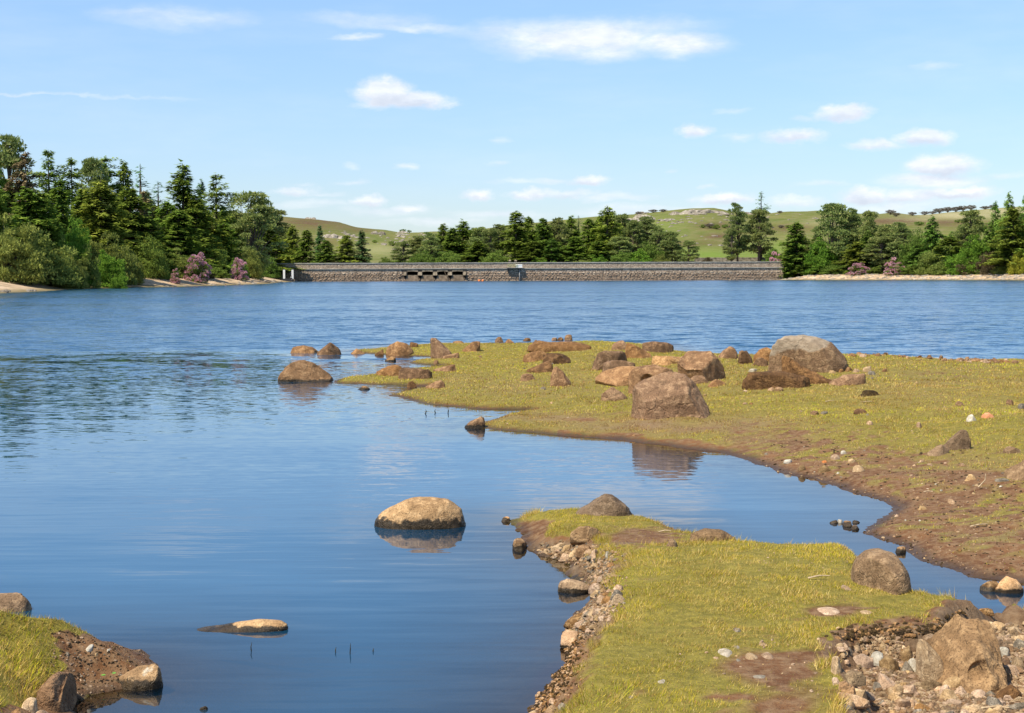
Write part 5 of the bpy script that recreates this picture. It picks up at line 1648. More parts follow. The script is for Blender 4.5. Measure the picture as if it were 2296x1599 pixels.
for sx_ in (-w + .5, w - 1.3):
    mb = MB()
    mb.quadbox([(sx_ - .12, -.25, -1.55), (sx_ + .12, -.25, -1.55), (sx_ + .12, .35, -1.55), (sx_ - .12, .35, -1.55), (sx_ - .12, -1.2, -.0), (sx_ + .12, -1.2, -.0), (sx_ + .12, .35, .12), (sx_ - .12, .35, .12)])
    mb.build('bracket', M['dark_paint'], plat)
for k in range(9):
    xx = -w + .3 + k * (2 * w - 2.2) / 8
    MB().tube([(xx, -1.2, .27), (xx, -1.2, 1.6)], .05, 5).build('railing_post', M['rail'], plat)
for zz in (.75, 1.15, 1.6):
    MB().tube([(-w + .3, -1.2, zz), (w - 1.9, -1.2, zz)], .045, 5).build('handrail', M['rail'], plat)
for uu, ww in ((1160, .72), (1167.5, .5)):
    xx, zz = dam_xz(uu, 600.5)
    b = MB()
    b.box(-ww, ww, -.35, .35, 0, 1.0)
    b.quadbox([(-ww - .06, -.42, 1.0), (ww + .06, -.42, 1.0), (ww + .06, .42, 1.0), (-ww - .06, .42, 1.0), (-ww, -.1, 1.16), (ww, -.1, 1.16), (ww, .3, 1.16), (-ww, .3, 1.16)])
    c_ = b.build('control_cabinet', M['whitep'], None, (xx, DAMY - 1.0, CORN + .275))
    tag(c_, 'larger white control cabinet on the valve platform' if uu == 1160 else 'smaller white control cabinet at the right end of the valve platform', 'cabinet')
xx, _ = dam_xz(1164.5, 610)
pipe = empty('gauge_pipe', (xx, DAMY - .85, 0))
tag(pipe, 'pale vertical pipe running down the dam from the valve platform', 'pipe')
MB().tube([(0, 0, -1), (0, 0, CORN)], .19, 8).build('tube', M['iron'], pipe, smooth=True)
for zz in (1.2, 3.2):
    MB().box(-.3, .3, -.05, .8, zz, zz + .15).build('clamp', M['dark_paint'], pipe)
MB().tube([(.2, .2, 2.6), (1.3, .5, 1.2)], .07, 5).build('stay', M['iron'], pipe)
for u0, v0, u1, v1, lb in ((667.5 + 328, 608, 676.5 + 331, 628, 'thin pale pole leaning against the dam below the third opening'),):
    a = dam_xz(996.6, 609.5)
    b = dam_xz(1006, 629)
    tag(MB().tube([(a[0], DAMY - .9, a[1]), (b[0], DAMY - 1.6, b[1] - .2)], .09, 6).build('leaning_pole', M['concrete']), lb, 'pole')
for uu, lb in ((1074.5, 'left orange mooring buoy floating at the foot of the dam'), (1082.3, 'right orange mooring buoy floating at the foot of the dam')):
    xx, yy = P(uu, 631.0, 0)
    v, f = ico(3)
    bu = empty('buoy', (float(xx), float(yy) - 3, 0))
    s_ = float(yy) / DAMY * .46
    obj('float', mesh_np('float', v * s_ + np.array([0, 0, s_ * .45]), f, [M['buoy']], True), bu)
    MB().tube([(0, 0, s_ * 1.4), (0, 0, s_ * 1.62)], .08, 6).build('eye', M['iron'], bu)
    tag(bu, lb, 'buoy')

# level boards at the left end of the dam
for k, (uu, vt, lb) in enumerate(((636.6, 605, 'white water level board under the trees at the left end of the dam'), (655.5, 605, 'white water level board nearer the lake at the left end of the dam'))):
    d_ = 560.0
    xx, zt = [float(q) for q in PD(uu, vt, d_)]
    gz_ = float(T(xx, d_)[0])
    r_ = empty('level_board', (xx, d_, gz_))
    MB().box(-.38, .38, -.08, .08, .2, zt - gz_).build('board', M['whitep'], r_)
    MB().box(-.3, .3, .08, .22, -.4, zt - gz_ + .25).build('post', M['dark_paint'], r_)
    MB().box(-.75, .75, -.5, .5, -.3, .95 if k else .8).build('footing', M['dark_paint'], r_)
    tag(r_, lb, 'level board')
xx = float(PD(645, 612, 558)[0])
gz_ = float(T(xx, 558)[0])
tr_ = empty('trough', (xx, 558, gz_))
mb = MB()
mb.box(-1.9, 1.7, -.7, -.58, .1, 1.0)
mb.box(-1.9, 1.7, .58, .7, .1, 1.0)
mb.box(-1.9, -1.78, -.58, .58, .1, 1.0)
mb.box(1.58, 1.7, -.58, .58, .1, 1.0)
mb.build('side_planks', M['dark_paint'], tr_)
MB().box(-1.95, 1.75, -.75, .75, -.2, .1).build('base', M['dark_paint'], tr_)
MB().box(1.75, 2.6, -.4, .4, -.2, .75).build('end_block', M['concrete'], tr_)
tag(tr_, 'long black trough between the two white level boards', 'trough')
# ------------------------------------------------------------------ foliage
def leaf_mat(name, dark, light, tips, trans=.36):
    m, B = new_mat(name)
    oi = B.new('ShaderNodeObjectInfo')
    t_ = B.attr('tint')
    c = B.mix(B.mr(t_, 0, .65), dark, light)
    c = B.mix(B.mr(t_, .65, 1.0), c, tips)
    hv = B.new('ShaderNodeHueSaturation')
    B.put(hv.inputs['Color'], c)
    B.put(hv.inputs['Hue'], B.mr(oi.outputs['Random'], 0, 1, .488, .512))
    B.put(hv.inputs['Value'], B.mr(B.math('FRACT', B.math('MULTIPLY', oi.outputs['Random'], 5.7)), 0, 1, .82, 1.2))
    df = B.new('ShaderNodeBsdfDiffuse')
    B.put(df.inputs[0], hv.outputs[0])
    tl = B.new('ShaderNodeBsdfTranslucent')
    B.put(tl.inputs[0], hv.outputs[0])
    mx = B.new('ShaderNodeMixShader')
    mx.inputs[0].default_value = trans
    B.l.new(df.outputs[0], mx.inputs[1])
    B.l.new(tl.outputs[0], mx.inputs[2])
    finish(B, mx.outputs[0])
    return m


M['bark'] = plain('conifer_bark', (0.13, 0.10, 0.075), .95, .1, .25, 1.5)
M['barkpale'] = plain('pale_bark', (0.27, 0.22, 0.17), .95, .1, .2, 1.5)
L = {
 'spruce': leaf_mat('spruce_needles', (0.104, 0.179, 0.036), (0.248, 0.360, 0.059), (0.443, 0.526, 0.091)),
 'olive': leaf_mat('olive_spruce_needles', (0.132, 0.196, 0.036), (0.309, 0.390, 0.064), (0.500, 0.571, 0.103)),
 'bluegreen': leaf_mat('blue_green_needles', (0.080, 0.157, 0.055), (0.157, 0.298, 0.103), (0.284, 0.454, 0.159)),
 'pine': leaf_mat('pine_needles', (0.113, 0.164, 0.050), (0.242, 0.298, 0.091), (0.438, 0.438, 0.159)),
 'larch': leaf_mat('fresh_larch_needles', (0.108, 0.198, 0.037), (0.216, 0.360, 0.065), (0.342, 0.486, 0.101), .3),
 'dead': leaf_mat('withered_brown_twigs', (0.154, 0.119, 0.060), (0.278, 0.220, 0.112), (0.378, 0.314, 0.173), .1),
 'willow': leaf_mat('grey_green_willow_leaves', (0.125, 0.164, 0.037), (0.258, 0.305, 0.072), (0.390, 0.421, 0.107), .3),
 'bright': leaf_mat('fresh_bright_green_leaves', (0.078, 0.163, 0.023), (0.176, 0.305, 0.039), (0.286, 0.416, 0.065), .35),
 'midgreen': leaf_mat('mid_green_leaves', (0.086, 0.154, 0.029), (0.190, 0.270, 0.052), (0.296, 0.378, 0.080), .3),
 'yellow': leaf_mat('yellow_green_leaves', (0.182, 0.208, 0.029), (0.351, 0.364, 0.046), (0.494, 0.468, 0.065), .3),
 'brownleaf': leaf_mat('brownish_scrub_leaves', (0.070, 0.058, 0.032), (0.14, 0.115, 0.058), (0.20, 0.15, 0.085), .2),
 'twig': leaf_mat('leafless_grey_twigs', (0.10, 0.085, 0.065), (0.17, 0.145, 0.115), (0.24, 0.20, 0.16), .1),
 'flower': leaf_mat('mauve_pink_blossom', (0.66, 0.27, 0.40), (0.88, 0.45, 0.58), (0.95, 0.68, 0.76), .3),
}
for k, v_ in L.items():
    M['leaf_' + k] = v_


def tri_mesh(name, P0, d, side, ln, wd, tint, mat):
    """one triangle per spray: base at P0, growing along d"""
    n = len(P0)
    a = P0 - side * (wd / 2)[:, None]
    b = P0 + side * (wd / 2)[:, None]
    c = P0 + d * ln[:, None]
    Vv = np.stack([a, b, c], 1).reshape(-1, 3)
    return mesh_np(name, Vv, np.arange(n * 3).reshape(-1, 3), [mat], False, {'tint': np.repeat(tint, 3)})


def unit(v):
    return v / np.maximum(np.linalg.norm(v, axis=-1, keepdims=True), 1e-9)


def limbs(name, mat, trunk, radii, branches, seg=7, norm=(1, 1, 1)):
    mb = MB()
    mb.tube(trunk, radii, seg)
    for b, r0 in branches:
        mb.tube(b, [r0, r0 * .6, r0 * .2][:len(b)], 3)
    mb.v = [(p[0] / norm[0], p[1] / norm[1], p[2] / norm[2]) for p in mb.v]
    return mb.mesh(name, mat)


def conifer(seed, leaf, H=20., R=4., base=.08, nb=150, dens=1.0, size=.62, power=.8, gap=0.0, flat=.5, droop=.10, up=.12, bark='bark', topsparse=0.0, asym=.25):
    r = np.random.default_rng(seed)
    t = np.sort(r.random(nb) ** .9)
    if gap:
        nl = max(5, int(H * .75))
        t = (np.floor(t * nl) + .5 + r.normal(0, .5 - gap * .4, nb)) / nl
        t = np.clip(t, 0, 1)
    A = r.uniform(0, 2 * pi, nb)
    z0 = H * (base + (1 - base) * t * .985)
    ph = r.uniform(0, 6.28, 3)
    lob = 1 + asym * np.sin(A + ph[0] + t * 4) * .6 + asym * np.sin(t * 23 + ph[1]) * .5
    Lb = R * ((1 - t) ** power + .05) * np.minimum(1, .45 + t * 5) * r.uniform(.45, 1.15, nb) * lob
    upb = up + r.normal(0, .10, nb)
    Lb = np.maximum(Lb, .25)
    ns = np.maximum(4, (Lb * 19 * dens * (1 - topsparse * t)).astype(int))
    idx = np.repeat(np.arange(nb), ns)
    n = len(idx)
    s = r.random(n) ** .75 * .93 + .07
    LL = Lb[idx]
    a = A[idx]
    off = r.normal(0, .10, n) * LL * (1.15 - s)
    x = np.cos(a) * LL * s - np.sin(a) * off
    y = np.sin(a) * LL * s + np.cos(a) * off
    z = z0[idx] + upb[idx] * LL * s - droop * LL * s * s * 1.8 + r.normal(0, .20, n)
    sg = np.where(r.random(n) < .5, -1, 1)
    da = a + sg * r.uniform(.15, 1.1, n)
    d = unit(np.stack([np.cos(da), np.sin(da), r.normal(-.22, .25, n)], -1))
    side = unit(np.cross(d, unit(np.stack([r.normal(0, .35, n), r.normal(0, .35, n), np.ones(n)], -1))))
    ln = size * r.uniform(.6, 1.35, n) * (1.15 - .35 * s)
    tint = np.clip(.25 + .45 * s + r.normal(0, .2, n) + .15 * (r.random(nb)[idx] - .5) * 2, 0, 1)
    nrm = np.array([R, R, H])
    P0 = np.stack([x, y, z], -1)
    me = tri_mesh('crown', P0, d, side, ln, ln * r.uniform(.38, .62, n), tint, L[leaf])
    co = np.empty(len(me.vertices) * 3, np.float32)
    me.vertices.foreach_get('co', co)
    co = co.reshape(-1, 3) / nrm
    me.vertices.foreach_set('co', co.ravel())
    br = []
    for i in range(0, nb, 2):
        c, s_ = math.cos(A[i]), math.sin(A[i])
        l = Lb[i] * .8
        br.append(([(0, 0, z0[i]), (c * l * .5, s_ * l * .5, z0[i] + (up * .5 - droop * .45) * l), (c * l, s_ * l, z0[i] + (up - droop * 1.8) * l)], .05 + .012 * Lb[i]))
    tm = limbs('trunk', M[bark], [(0, 0, -.5), (0, 0, H * .35), (0, 0, H * .7), (0, 0, H * .995)], [H * .015, H * .012, H * .007, .02], br, 7, (R, R, H))
    return me, tm


def clumpy(seed, leaf, H=10., R=5., clumps=70, per=120, cr=1.2, size=.4, shell=True, crown0=0.0, squash=.65, bark='bark', bare=False, shape='dome', ntr=1, flower=None, up=.5):
    """broadleaf trees, bushes and pines: leaves gathered in clumps at the ends of limbs"""
    r = np.random.default_rng(seed)
    n = clumps
    dv = unit(r.normal(size=(n, 3)))
    if shape == 'dome':
        dv[:, 2] = np.abs(dv[:, 2]) * 1.1 - .12
        dv = unit(dv)
        rad = r.uniform(.62, .96, n) if shell else r.uniform(.2, .96, n)
        rad = rad * (1 + .16 * np.sin(3 * np.arctan2(dv[:, 1], dv[:, 0]) + seed) * .7)
        C = dv * rad[:, None] * np.array([R, R, H * (1 - crown0)]) * np.array([1, 1, .92])
        C[:, 2] = np.maximum(C[:, 2], .03 * H) + H * crown0
        fill = r.normal(size=(n // 3, 3)) * np.array([.35, .35, .0]) * R
        fill[:, 2] = r.uniform(.1, .6, n // 3) * H * (1 - crown0) + crown0 * H
        C = np.concatenate([C, fill])
    elif shape == 'round':
        rad = r.uniform(.45, .95, n)
        C = dv * rad[:, None] * np.array([R, R, H * (1 - crown0) / 2 * .95])
        C[:, 2] += H * (crown0 + (1 - crown0) / 2)
    else:   # pine: flat plates of needles
        t = r.random(n)
        a = r.uniform(0, 2 * pi, n)
        rr = R * (1 - t ** 2.2 * .72) * (.45 + .55 * np.minimum(1, t * 3.5)) * r.uniform(.25, .95, n) ** .7
        C = np.stack([np.cos(a) * rr, np.sin(a) * rr, H * (crown0 + (1 - crown0) * (.04 + .93 * t))], -1)
    n = len(C)
    cs = cr * r.uniform(.65, 1.3, n)
    idx = np.repeat(np.arange(n), per)
    m_ = len(idx)
    q = unit(r.normal(size=(m_, 3)))
    q[:, 2] = np.where(r.random(m_) < .65, np.abs(q[:, 2]), q[:, 2])
    rd = r.random(m_) ** .4
    P0 = C[idx] + q * (rd * cs[idx])[:, None] * np.array([1, 1, squash])
    P0[:, 2] = np.maximum(P0[:, 2], .0)
    d = unit(q + r.normal(size=(m_, 3)) * .7 + np.array([0, 0, up * .4]))
    side = unit(np.cross(d, unit(r.normal(size=(m_, 3)))))
    ln = size * r.uniform(.55, 1.3, m_)
    cl_t = r.random(n)
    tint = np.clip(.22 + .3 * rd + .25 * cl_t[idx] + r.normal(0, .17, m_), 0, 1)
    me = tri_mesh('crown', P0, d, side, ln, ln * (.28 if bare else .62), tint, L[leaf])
    nrm = np.array([R, R, H])
    fm = None
    if flower is not None:
        kf = max(6, int(clumps * flower))
        # blossom heads sit on the outer clumps facing the light
        sel = r.permutation(clumps)[:kf]
        idx = np.repeat(sel, 110)
        m2 = len(idx)
        q = unit(r.normal(size=(m2, 3)))
        q[:, 2] = np.abs(q[:, 2])
        P2 = C[idx] + q * (cs[idx] * r.uniform(.9, 1.12, m2))[:, None] * np.array([1, 1, squash])
        d = unit(q + r.normal(size=(m2, 3)) * .5)
        side = unit(np.cross(d, unit(r.normal(size=(m2, 3)))))
        ln = size * r.uniform(.6, 1.0, m2)
        fm = tri_mesh('blossom', P2 / 1.0, d, side, ln, ln * .9, r.random(m2), L['flower'])
    for mm in (me, fm):
        if mm is None:
            continue
        co = np.empty(len(mm.vertices) * 3, np.float32)
        mm.vertices.foreach_get('co', co)
        mm.vertices.foreach_set('co', (co.reshape(-1, 3) / nrm).ravel().astype(np.float32))
    br = []
    order = r.permutation(n)[:min(n, 34)]
    for i in order:
        c = C[i]
        b0 = np.array([0, 0, H * max(.02, min(.85, (c[2] / H) * (.75 if crown0 > .2 else .25)))])
        mid = b0 * .45 + c * .55 + np.array([0, 0, .03 * H])
        br.append(([tuple(b0), tuple(mid), tuple(c)], .011 * H if crown0 > .2 else .02 * R))
    top = .93 if shape == 'pine' else .6
    tm = limbs('trunk', M[bark], [(0, 0, -.5), (.15, 0, H * top * .4), (-.1, .1, H * top * .75), (0, 0, H * top)], [H * .021, H * .017, H * .012, .05], br, 7, (R, R, H))
    return me, tm, fm


VAR = {}
def var(key, fn, *a, **k):
    VAR.setdefault(key, []).append(fn(*a, **k))


for s in range(5):
    var('spruce', conifer, 100 + s, 'spruce', 20, 4.0, .05, 260, 1.25, .62, .62, .5, asym=.30)
for s in range(3):
    var('olive', conifer, 120 + s, 'olive', 20, 4.2, .04, 250, 1.25, .64, .58, .4, asym=.3)
for s in range(3):
    var('open_spruce', conifer, 140 + s, 'spruce', 20, 4.0, .12, 170, 1.1, .60, .46, .75, topsparse=.25, droop=.06, up=.18, asym=.45)
for s in range(2):
    var('spire', conifer, 150 + s, 'bluegreen', 20, 3.6, .03, 180, 1.3, .66, .85, .4, asym=.2)
for s in range(2):
    var('larch', conifer, 160 + s, 'larch', 18, 5.0, .05, 170, 1.2, .55, .75, .3, droop=.2, asym=.3)
for s in range(2):
    var('dead_conifer', conifer, 170 + s, 'dead', 20, 3.6, .10, 150, 1.0, .60, .5, .4, droop=.05, bark='barkpale', asym=.4)
for s in range(2):
    var('slender_top', conifer, 175 + s, 'bluegreen', 20, 2.6, .30, 70, .8, .42, .7, .8, topsparse=.2, up=.2, droop=.03, asym=.3)
for s in range(4):
    var('pine', clumpy, 200 + s, 'pine', 18, 4.5, 62, 150, 1.25, .46, True, .22, .48, shape='pine')
for s in range(2):
    var('broad_pine', clumpy, 210 + s, 'pine', 18, 6.5, 90, 150, 1.45, .48, True, .12, .5, shape='pine')
for s in range(3):
    var('willow', clumpy, 220 + s, 'willow', 7, 6.0, 130, 110, 1.05, .34)
for s in range(2):
    var('midbush', clumpy, 230 + s, 'midgreen', 7, 5.0, 110, 110, 1.0, .34)
for s in range(2):
    var('bright_tree', clumpy, 240 + s, 'bright', 8, 5.0, 90, 110, 1.1, .40)
var('lime_bush', clumpy, 250, 'yellow', 5, 4.5, 80, 110, .95, .32)
for s in range(2):
    var('brown_bush', clumpy, 256 + s, 'brownleaf', 4, 4.0, 70, 100, .8, .30)
for s in range(2):
    var('rhododendron', clumpy, 260 + s, 'midgreen', 6, 4.0, 85, 90, .8, .28, flower=.85)
for s in range(2):
    var('bare_tree', clumpy, 270 + s, 'twig', 7, 4.5, 55, 60, 1.1, .60, shape='round', crown0=.2, bare=True, bark='barkpale')
var('hill_bush', clumpy, 280, 'midgreen', 5, 4.5, 30, 60, 1.0, .5, shape='round', crown0=.1)
NAMES = {'spruce': 'spruce_tree', 'olive': 'spruce_tree', 'open_spruce': 'fir_tree', 'spire': 'spruce_tree', 'larch': 'larch_tree', 'dead_conifer': 'withered_conifer', 'slender_top': 'fir_tree',
         'pine': 'pine_tree', 'broad_pine': 'pine_tree', 'willow': 'willow_bush', 'midbush': 'bush', 'bright_tree': 'broadleaf_tree', 'lime_bush': 'bush', 'brown_bush': 'scrub_bush',
         'rhododendron': 'rhododendron', 'bare_tree': 'bare_tree', 'hill_bush': 'hill_bush'}
CATS = {'willow_bush': 'bush', 'bush': 'bush', 'scrub_bush': 'bush', 'rhododendron': 'flowering bush', 'hill_bush': 'bush'}
_cnt = {}


def plant(kind, u, vtop, hw, d, label, group, ground=None, var_i=None, rot=None):
    ms = VAR[kind]
    k = _cnt.get(kind, 0)
    _cnt[kind] = k + 1
    me, tm = ms[(k if var_i is None else var_i) % len(ms)][:2]
    fm = ms[(k if var_i is None else var_i) % len(ms)][2] if len(ms[0]) > 2 else None
    x, zt = [float(q) for q in PD(u, vtop, d)]
    gz_ = float(lsample(np.array([x]), np.array([d]))[0]) if ground is None else ground
    h = max(zt - gz_, .8)
    rw = hw / FPX * d
    r = np.random.default_rng(int(abs(u * 7 + vtop)) + 3)
    nm = NAMES[kind]
    e = empty(nm, (x, d, gz_ - .1), (0, 0, r.uniform(0, 6.28) if rot is None else rot), (rw, rw, h + .1))
    o = obj('trunk', tm, e)
    obj('crown', me, e)
    if fm is not None:
        obj('blossom', fm, e)
    tag(e, label, CATS.get(nm, 'tree'), group)
    return e


def dl(u, off):
    a_ = -float(ray(u, 617)[0] / ray(u, 617)[1])
    return (66 + off + 13 * max(0, min(1, (u - 540) / 60))) / max(a_, .13)


def VAR_CON(k):
    return k in ('spruce', 'olive', 'open_spruce', 'spire', 'larch', 'dead_conifer', 'slender_top')


GL = 'conifers on the wooded left bank'
left = [
 ('pine', 20, 300, 52, 24, 'tallest broad pine at the far left edge of the picture'),
 ('pine', -60, 330, 50, 22, 'broad pine cut off by the left edge of the picture'),
 ('spruce', -20, 345, 40, 14, 'dense spruce below the tall pine at the left edge'),
 ('dead_conifer', 56, 338, 36, 14, 'withered brown conifer in front of the tall left pine'),
 ('open_spruce', 108, 334, 34, 26, 'open crowned fir with a pointed top, right of the withered conifer'),
 ('open_spruce', 160, 352, 34, 22, 'thin fir showing its pale trunk, third peak from the left'),
 ('spruce', 132, 400, 40, 14, 'lower dense spruce between the pointed fir and the thin fir'),
 ('broad_pine', 205, 354, 42, 20, 'wind swept flat topped pine behind the central firs'),
 ('open_spruce', 238, 348, 34, 28, 'fir with a tilted crown rising over the flat topped pine'),
 ('olive', 225, 400, 50, 12, 'broad olive green spruce in the middle of the left wood'),
 ('spruce', 276, 357, 26, 24, 'narrow fir with a tufted green tip'),
 ('slender_top', 314, 366, 34, 26, 'thin grey topped fir with drooping crown'),
 ('olive', 290, 420, 42, 12, 'olive spruce below the tufted fir'),
 ('dead_conifer', 322, 425, 24, 10, 'bare stemmed withered conifer in the gap of the left wood'),
 ('slender_top', 354, 405, 26, 30, 'sparse small fir standing in the dip of the skyline'),
 ('spruce', 375, 450, 34, 14, 'short spruce filling the dip of the skyline'),
 ('spruce', 409, 365, 42, 16, 'dense dark layered spruce right of the dip, the tallest there'),
 ('spire', 450, 398, 22, 24, 'thin pointed fir behind the dense layered spruce'),
 ('open_spruce', 484, 389, 33, 16, 'evenly branched open fir at the right of the layered spruce'),
 ('olive', 440, 440, 40, 12, 'olive spruce between the layered spruce and the open fir'),
 ('spruce', 515, 475, 34, 22, 'low dark spruce right of the open fir'),
 ('spruce', 500, 500, 36, 12, 'short broad spruce behind the purple rhododendron'),
 ('broad_pine', 562, 434, 62, 10, 'big dense dark pine near the left end of the dam'),
 ('spire', 590, 431, 16, 24, 'thin spire poking out beside the big dense pine'),
 ('pine', 617, 466, 34, 16, 'blue green pine at the right end of the left wood'),
 ('spruce', 600, 500, 40, 8, 'dark spruce hanging over the beach by the dam'),
 ('olive', 634, 505, 30, 24, 'yellowish spruce half hidden by the last pine of the left wood'),
 ('spruce', 60, 420, 50, 12, 'dense spruce low down behind the withered conifer'),
 ('spruce', 185, 420, 40, 18, 'dark spruce behind the bright green sapling'),
 ('spruce', 345, 460, 40, 22, 'distant dark spruce behind the dip of the skyline'),
 ('spruce', 10, 400, 44, 18, 'dark spruce filling the wood at the left edge'),
 ('olive', 95, 430, 44, 10, 'olive spruce behind the great willow'),
 ('olive', 260, 450, 50, 16, 'shaded spruce behind the middle willows'),
 ('spruce', 400, 470, 50, 10, 'low skirted spruce below the tallest layered one'),
 ('spruce', 330, 490, 50, 9, 'dark drooping conifer between the two willow groups'),
 ('olive', 460, 480, 44, 16, 'olive conifer above the dark rounded bush'),
]
for kind, u, vt, hw, off, lb in left:
    hw = hw * (1.75 if VAR_CON(kind) else 1.25)
    plant(kind, u, vt, hw, dl(u, off + 5), lb, GL)
rr = np.random.default_rng(5)
for i in range(26):
    u = rr.uniform(-60, 640)
    vt = float(np.interp(u, [-60, 60, 200, 330, 410, 470, 540, 640], [385, 395, 400, 430, 425, 450, 490, 520])) + rr.uniform(-14, 30)
    plant(['spruce', 'olive', 'spruce', 'open_spruce', 'spire'][i % 5], u, vt, rr.uniform(42, 58) * (1 - u / 1800), dl(u, rr.uniform(36, 55)), 'dark conifer deep in the left wood behind the front rows', 'conifers deep in the left wood')
lower = [
 ('willow', 10, 478, 90, 12, 'tall grey green willow at the left edge'),
 ('willow', 62, 512, 112, 5, 'great rounded willow reaching down to the beach at the left'),
 ('willow', 140, 560, 50, 3, 'yellowish willow skirt at the right of the great willow'),
 ('bright_tree', 165, 486, 42, 10, 'fresh bright green sapling behind the willows'),
 ('willow', 235, 520, 72, 6, 'broad grey willow in the middle of the left bank'),
 ('willow', 185, 545, 40, 5, 'dull willow left of the bright green bush'),
 ('bright_tree', 238, 560, 44, 2.5, 'vivid green bush before a dark gap in the willows'),
 ('bright_tree', 265, 613, 20, -3, 'small bright bush alone on the beach'),
 ('midbush', 330, 528, 50, 5, 'dark drooping bush between the willow groups'),
 ('willow', 290, 560, 34, 4, 'rounded willow right of the vivid green bush'),
 ('willow', 398, 555, 42, 5, 'pale willow left of the large pink rhododendron'),
 ('rhododendron', 440, 557, 30, 5, 'large pink flowering rhododendron on the left bank'),
 ('rhododendron', 392, 603, 12, 2, 'rhododendron with a few pink flowers in front of the pale willow'),
 ('midbush', 478, 540, 42, 8, 'dark olive rounded bush right of the large pink rhododendron'),
 ('brown_bush', 455, 600, 24, 2, 'brownish scrub below the large pink rhododendron'),
 ('midbush', 485, 596, 26, 2, 'low leathery bush behind the standing person'),
 ('willow', 517, 596, 18, 2, 'small grey bush just right of the standing person'),
 ('bright_tree', 532, 578, 28, 4, 'bright green bush under the smaller pink rhododendron'),
 ('rhododendron', 534, 571, 20, 8, 'smaller pink rhododendron above the bright green bush'),
 ('willow', 558, 560, 36, 5, 'rounded willow under the big dense pine'),
 ('midbush', 598, 568, 30, 5, 'dark bush overhanging the end of the beach'),
 ('midbush', 420, 530, 40, 12, 'shaded bush under the layered spruce'),
 ('willow', 100, 500, 60, 14, 'upper willow behind the great rounded willow'),
 ('midbush', 370, 580, 30, 4, 'shaded bush left of the pale willow'),
 ('midbush', 150, 600, 40, 4, 'dark undergrowth at the foot of the middle willows'),
]
for kind, u, vt, hw, off, lb in lower:
    rad = hw / FPX * dl(u, 8)
    plant(kind, u, vt, hw, dl(u, (5.0 + rad * .5 if kind == 'rhododendron' else 6.5 + .35 * max(off, 0) + rad * .8) if off > 0 else 3), lb, 'bushes along the left bank')

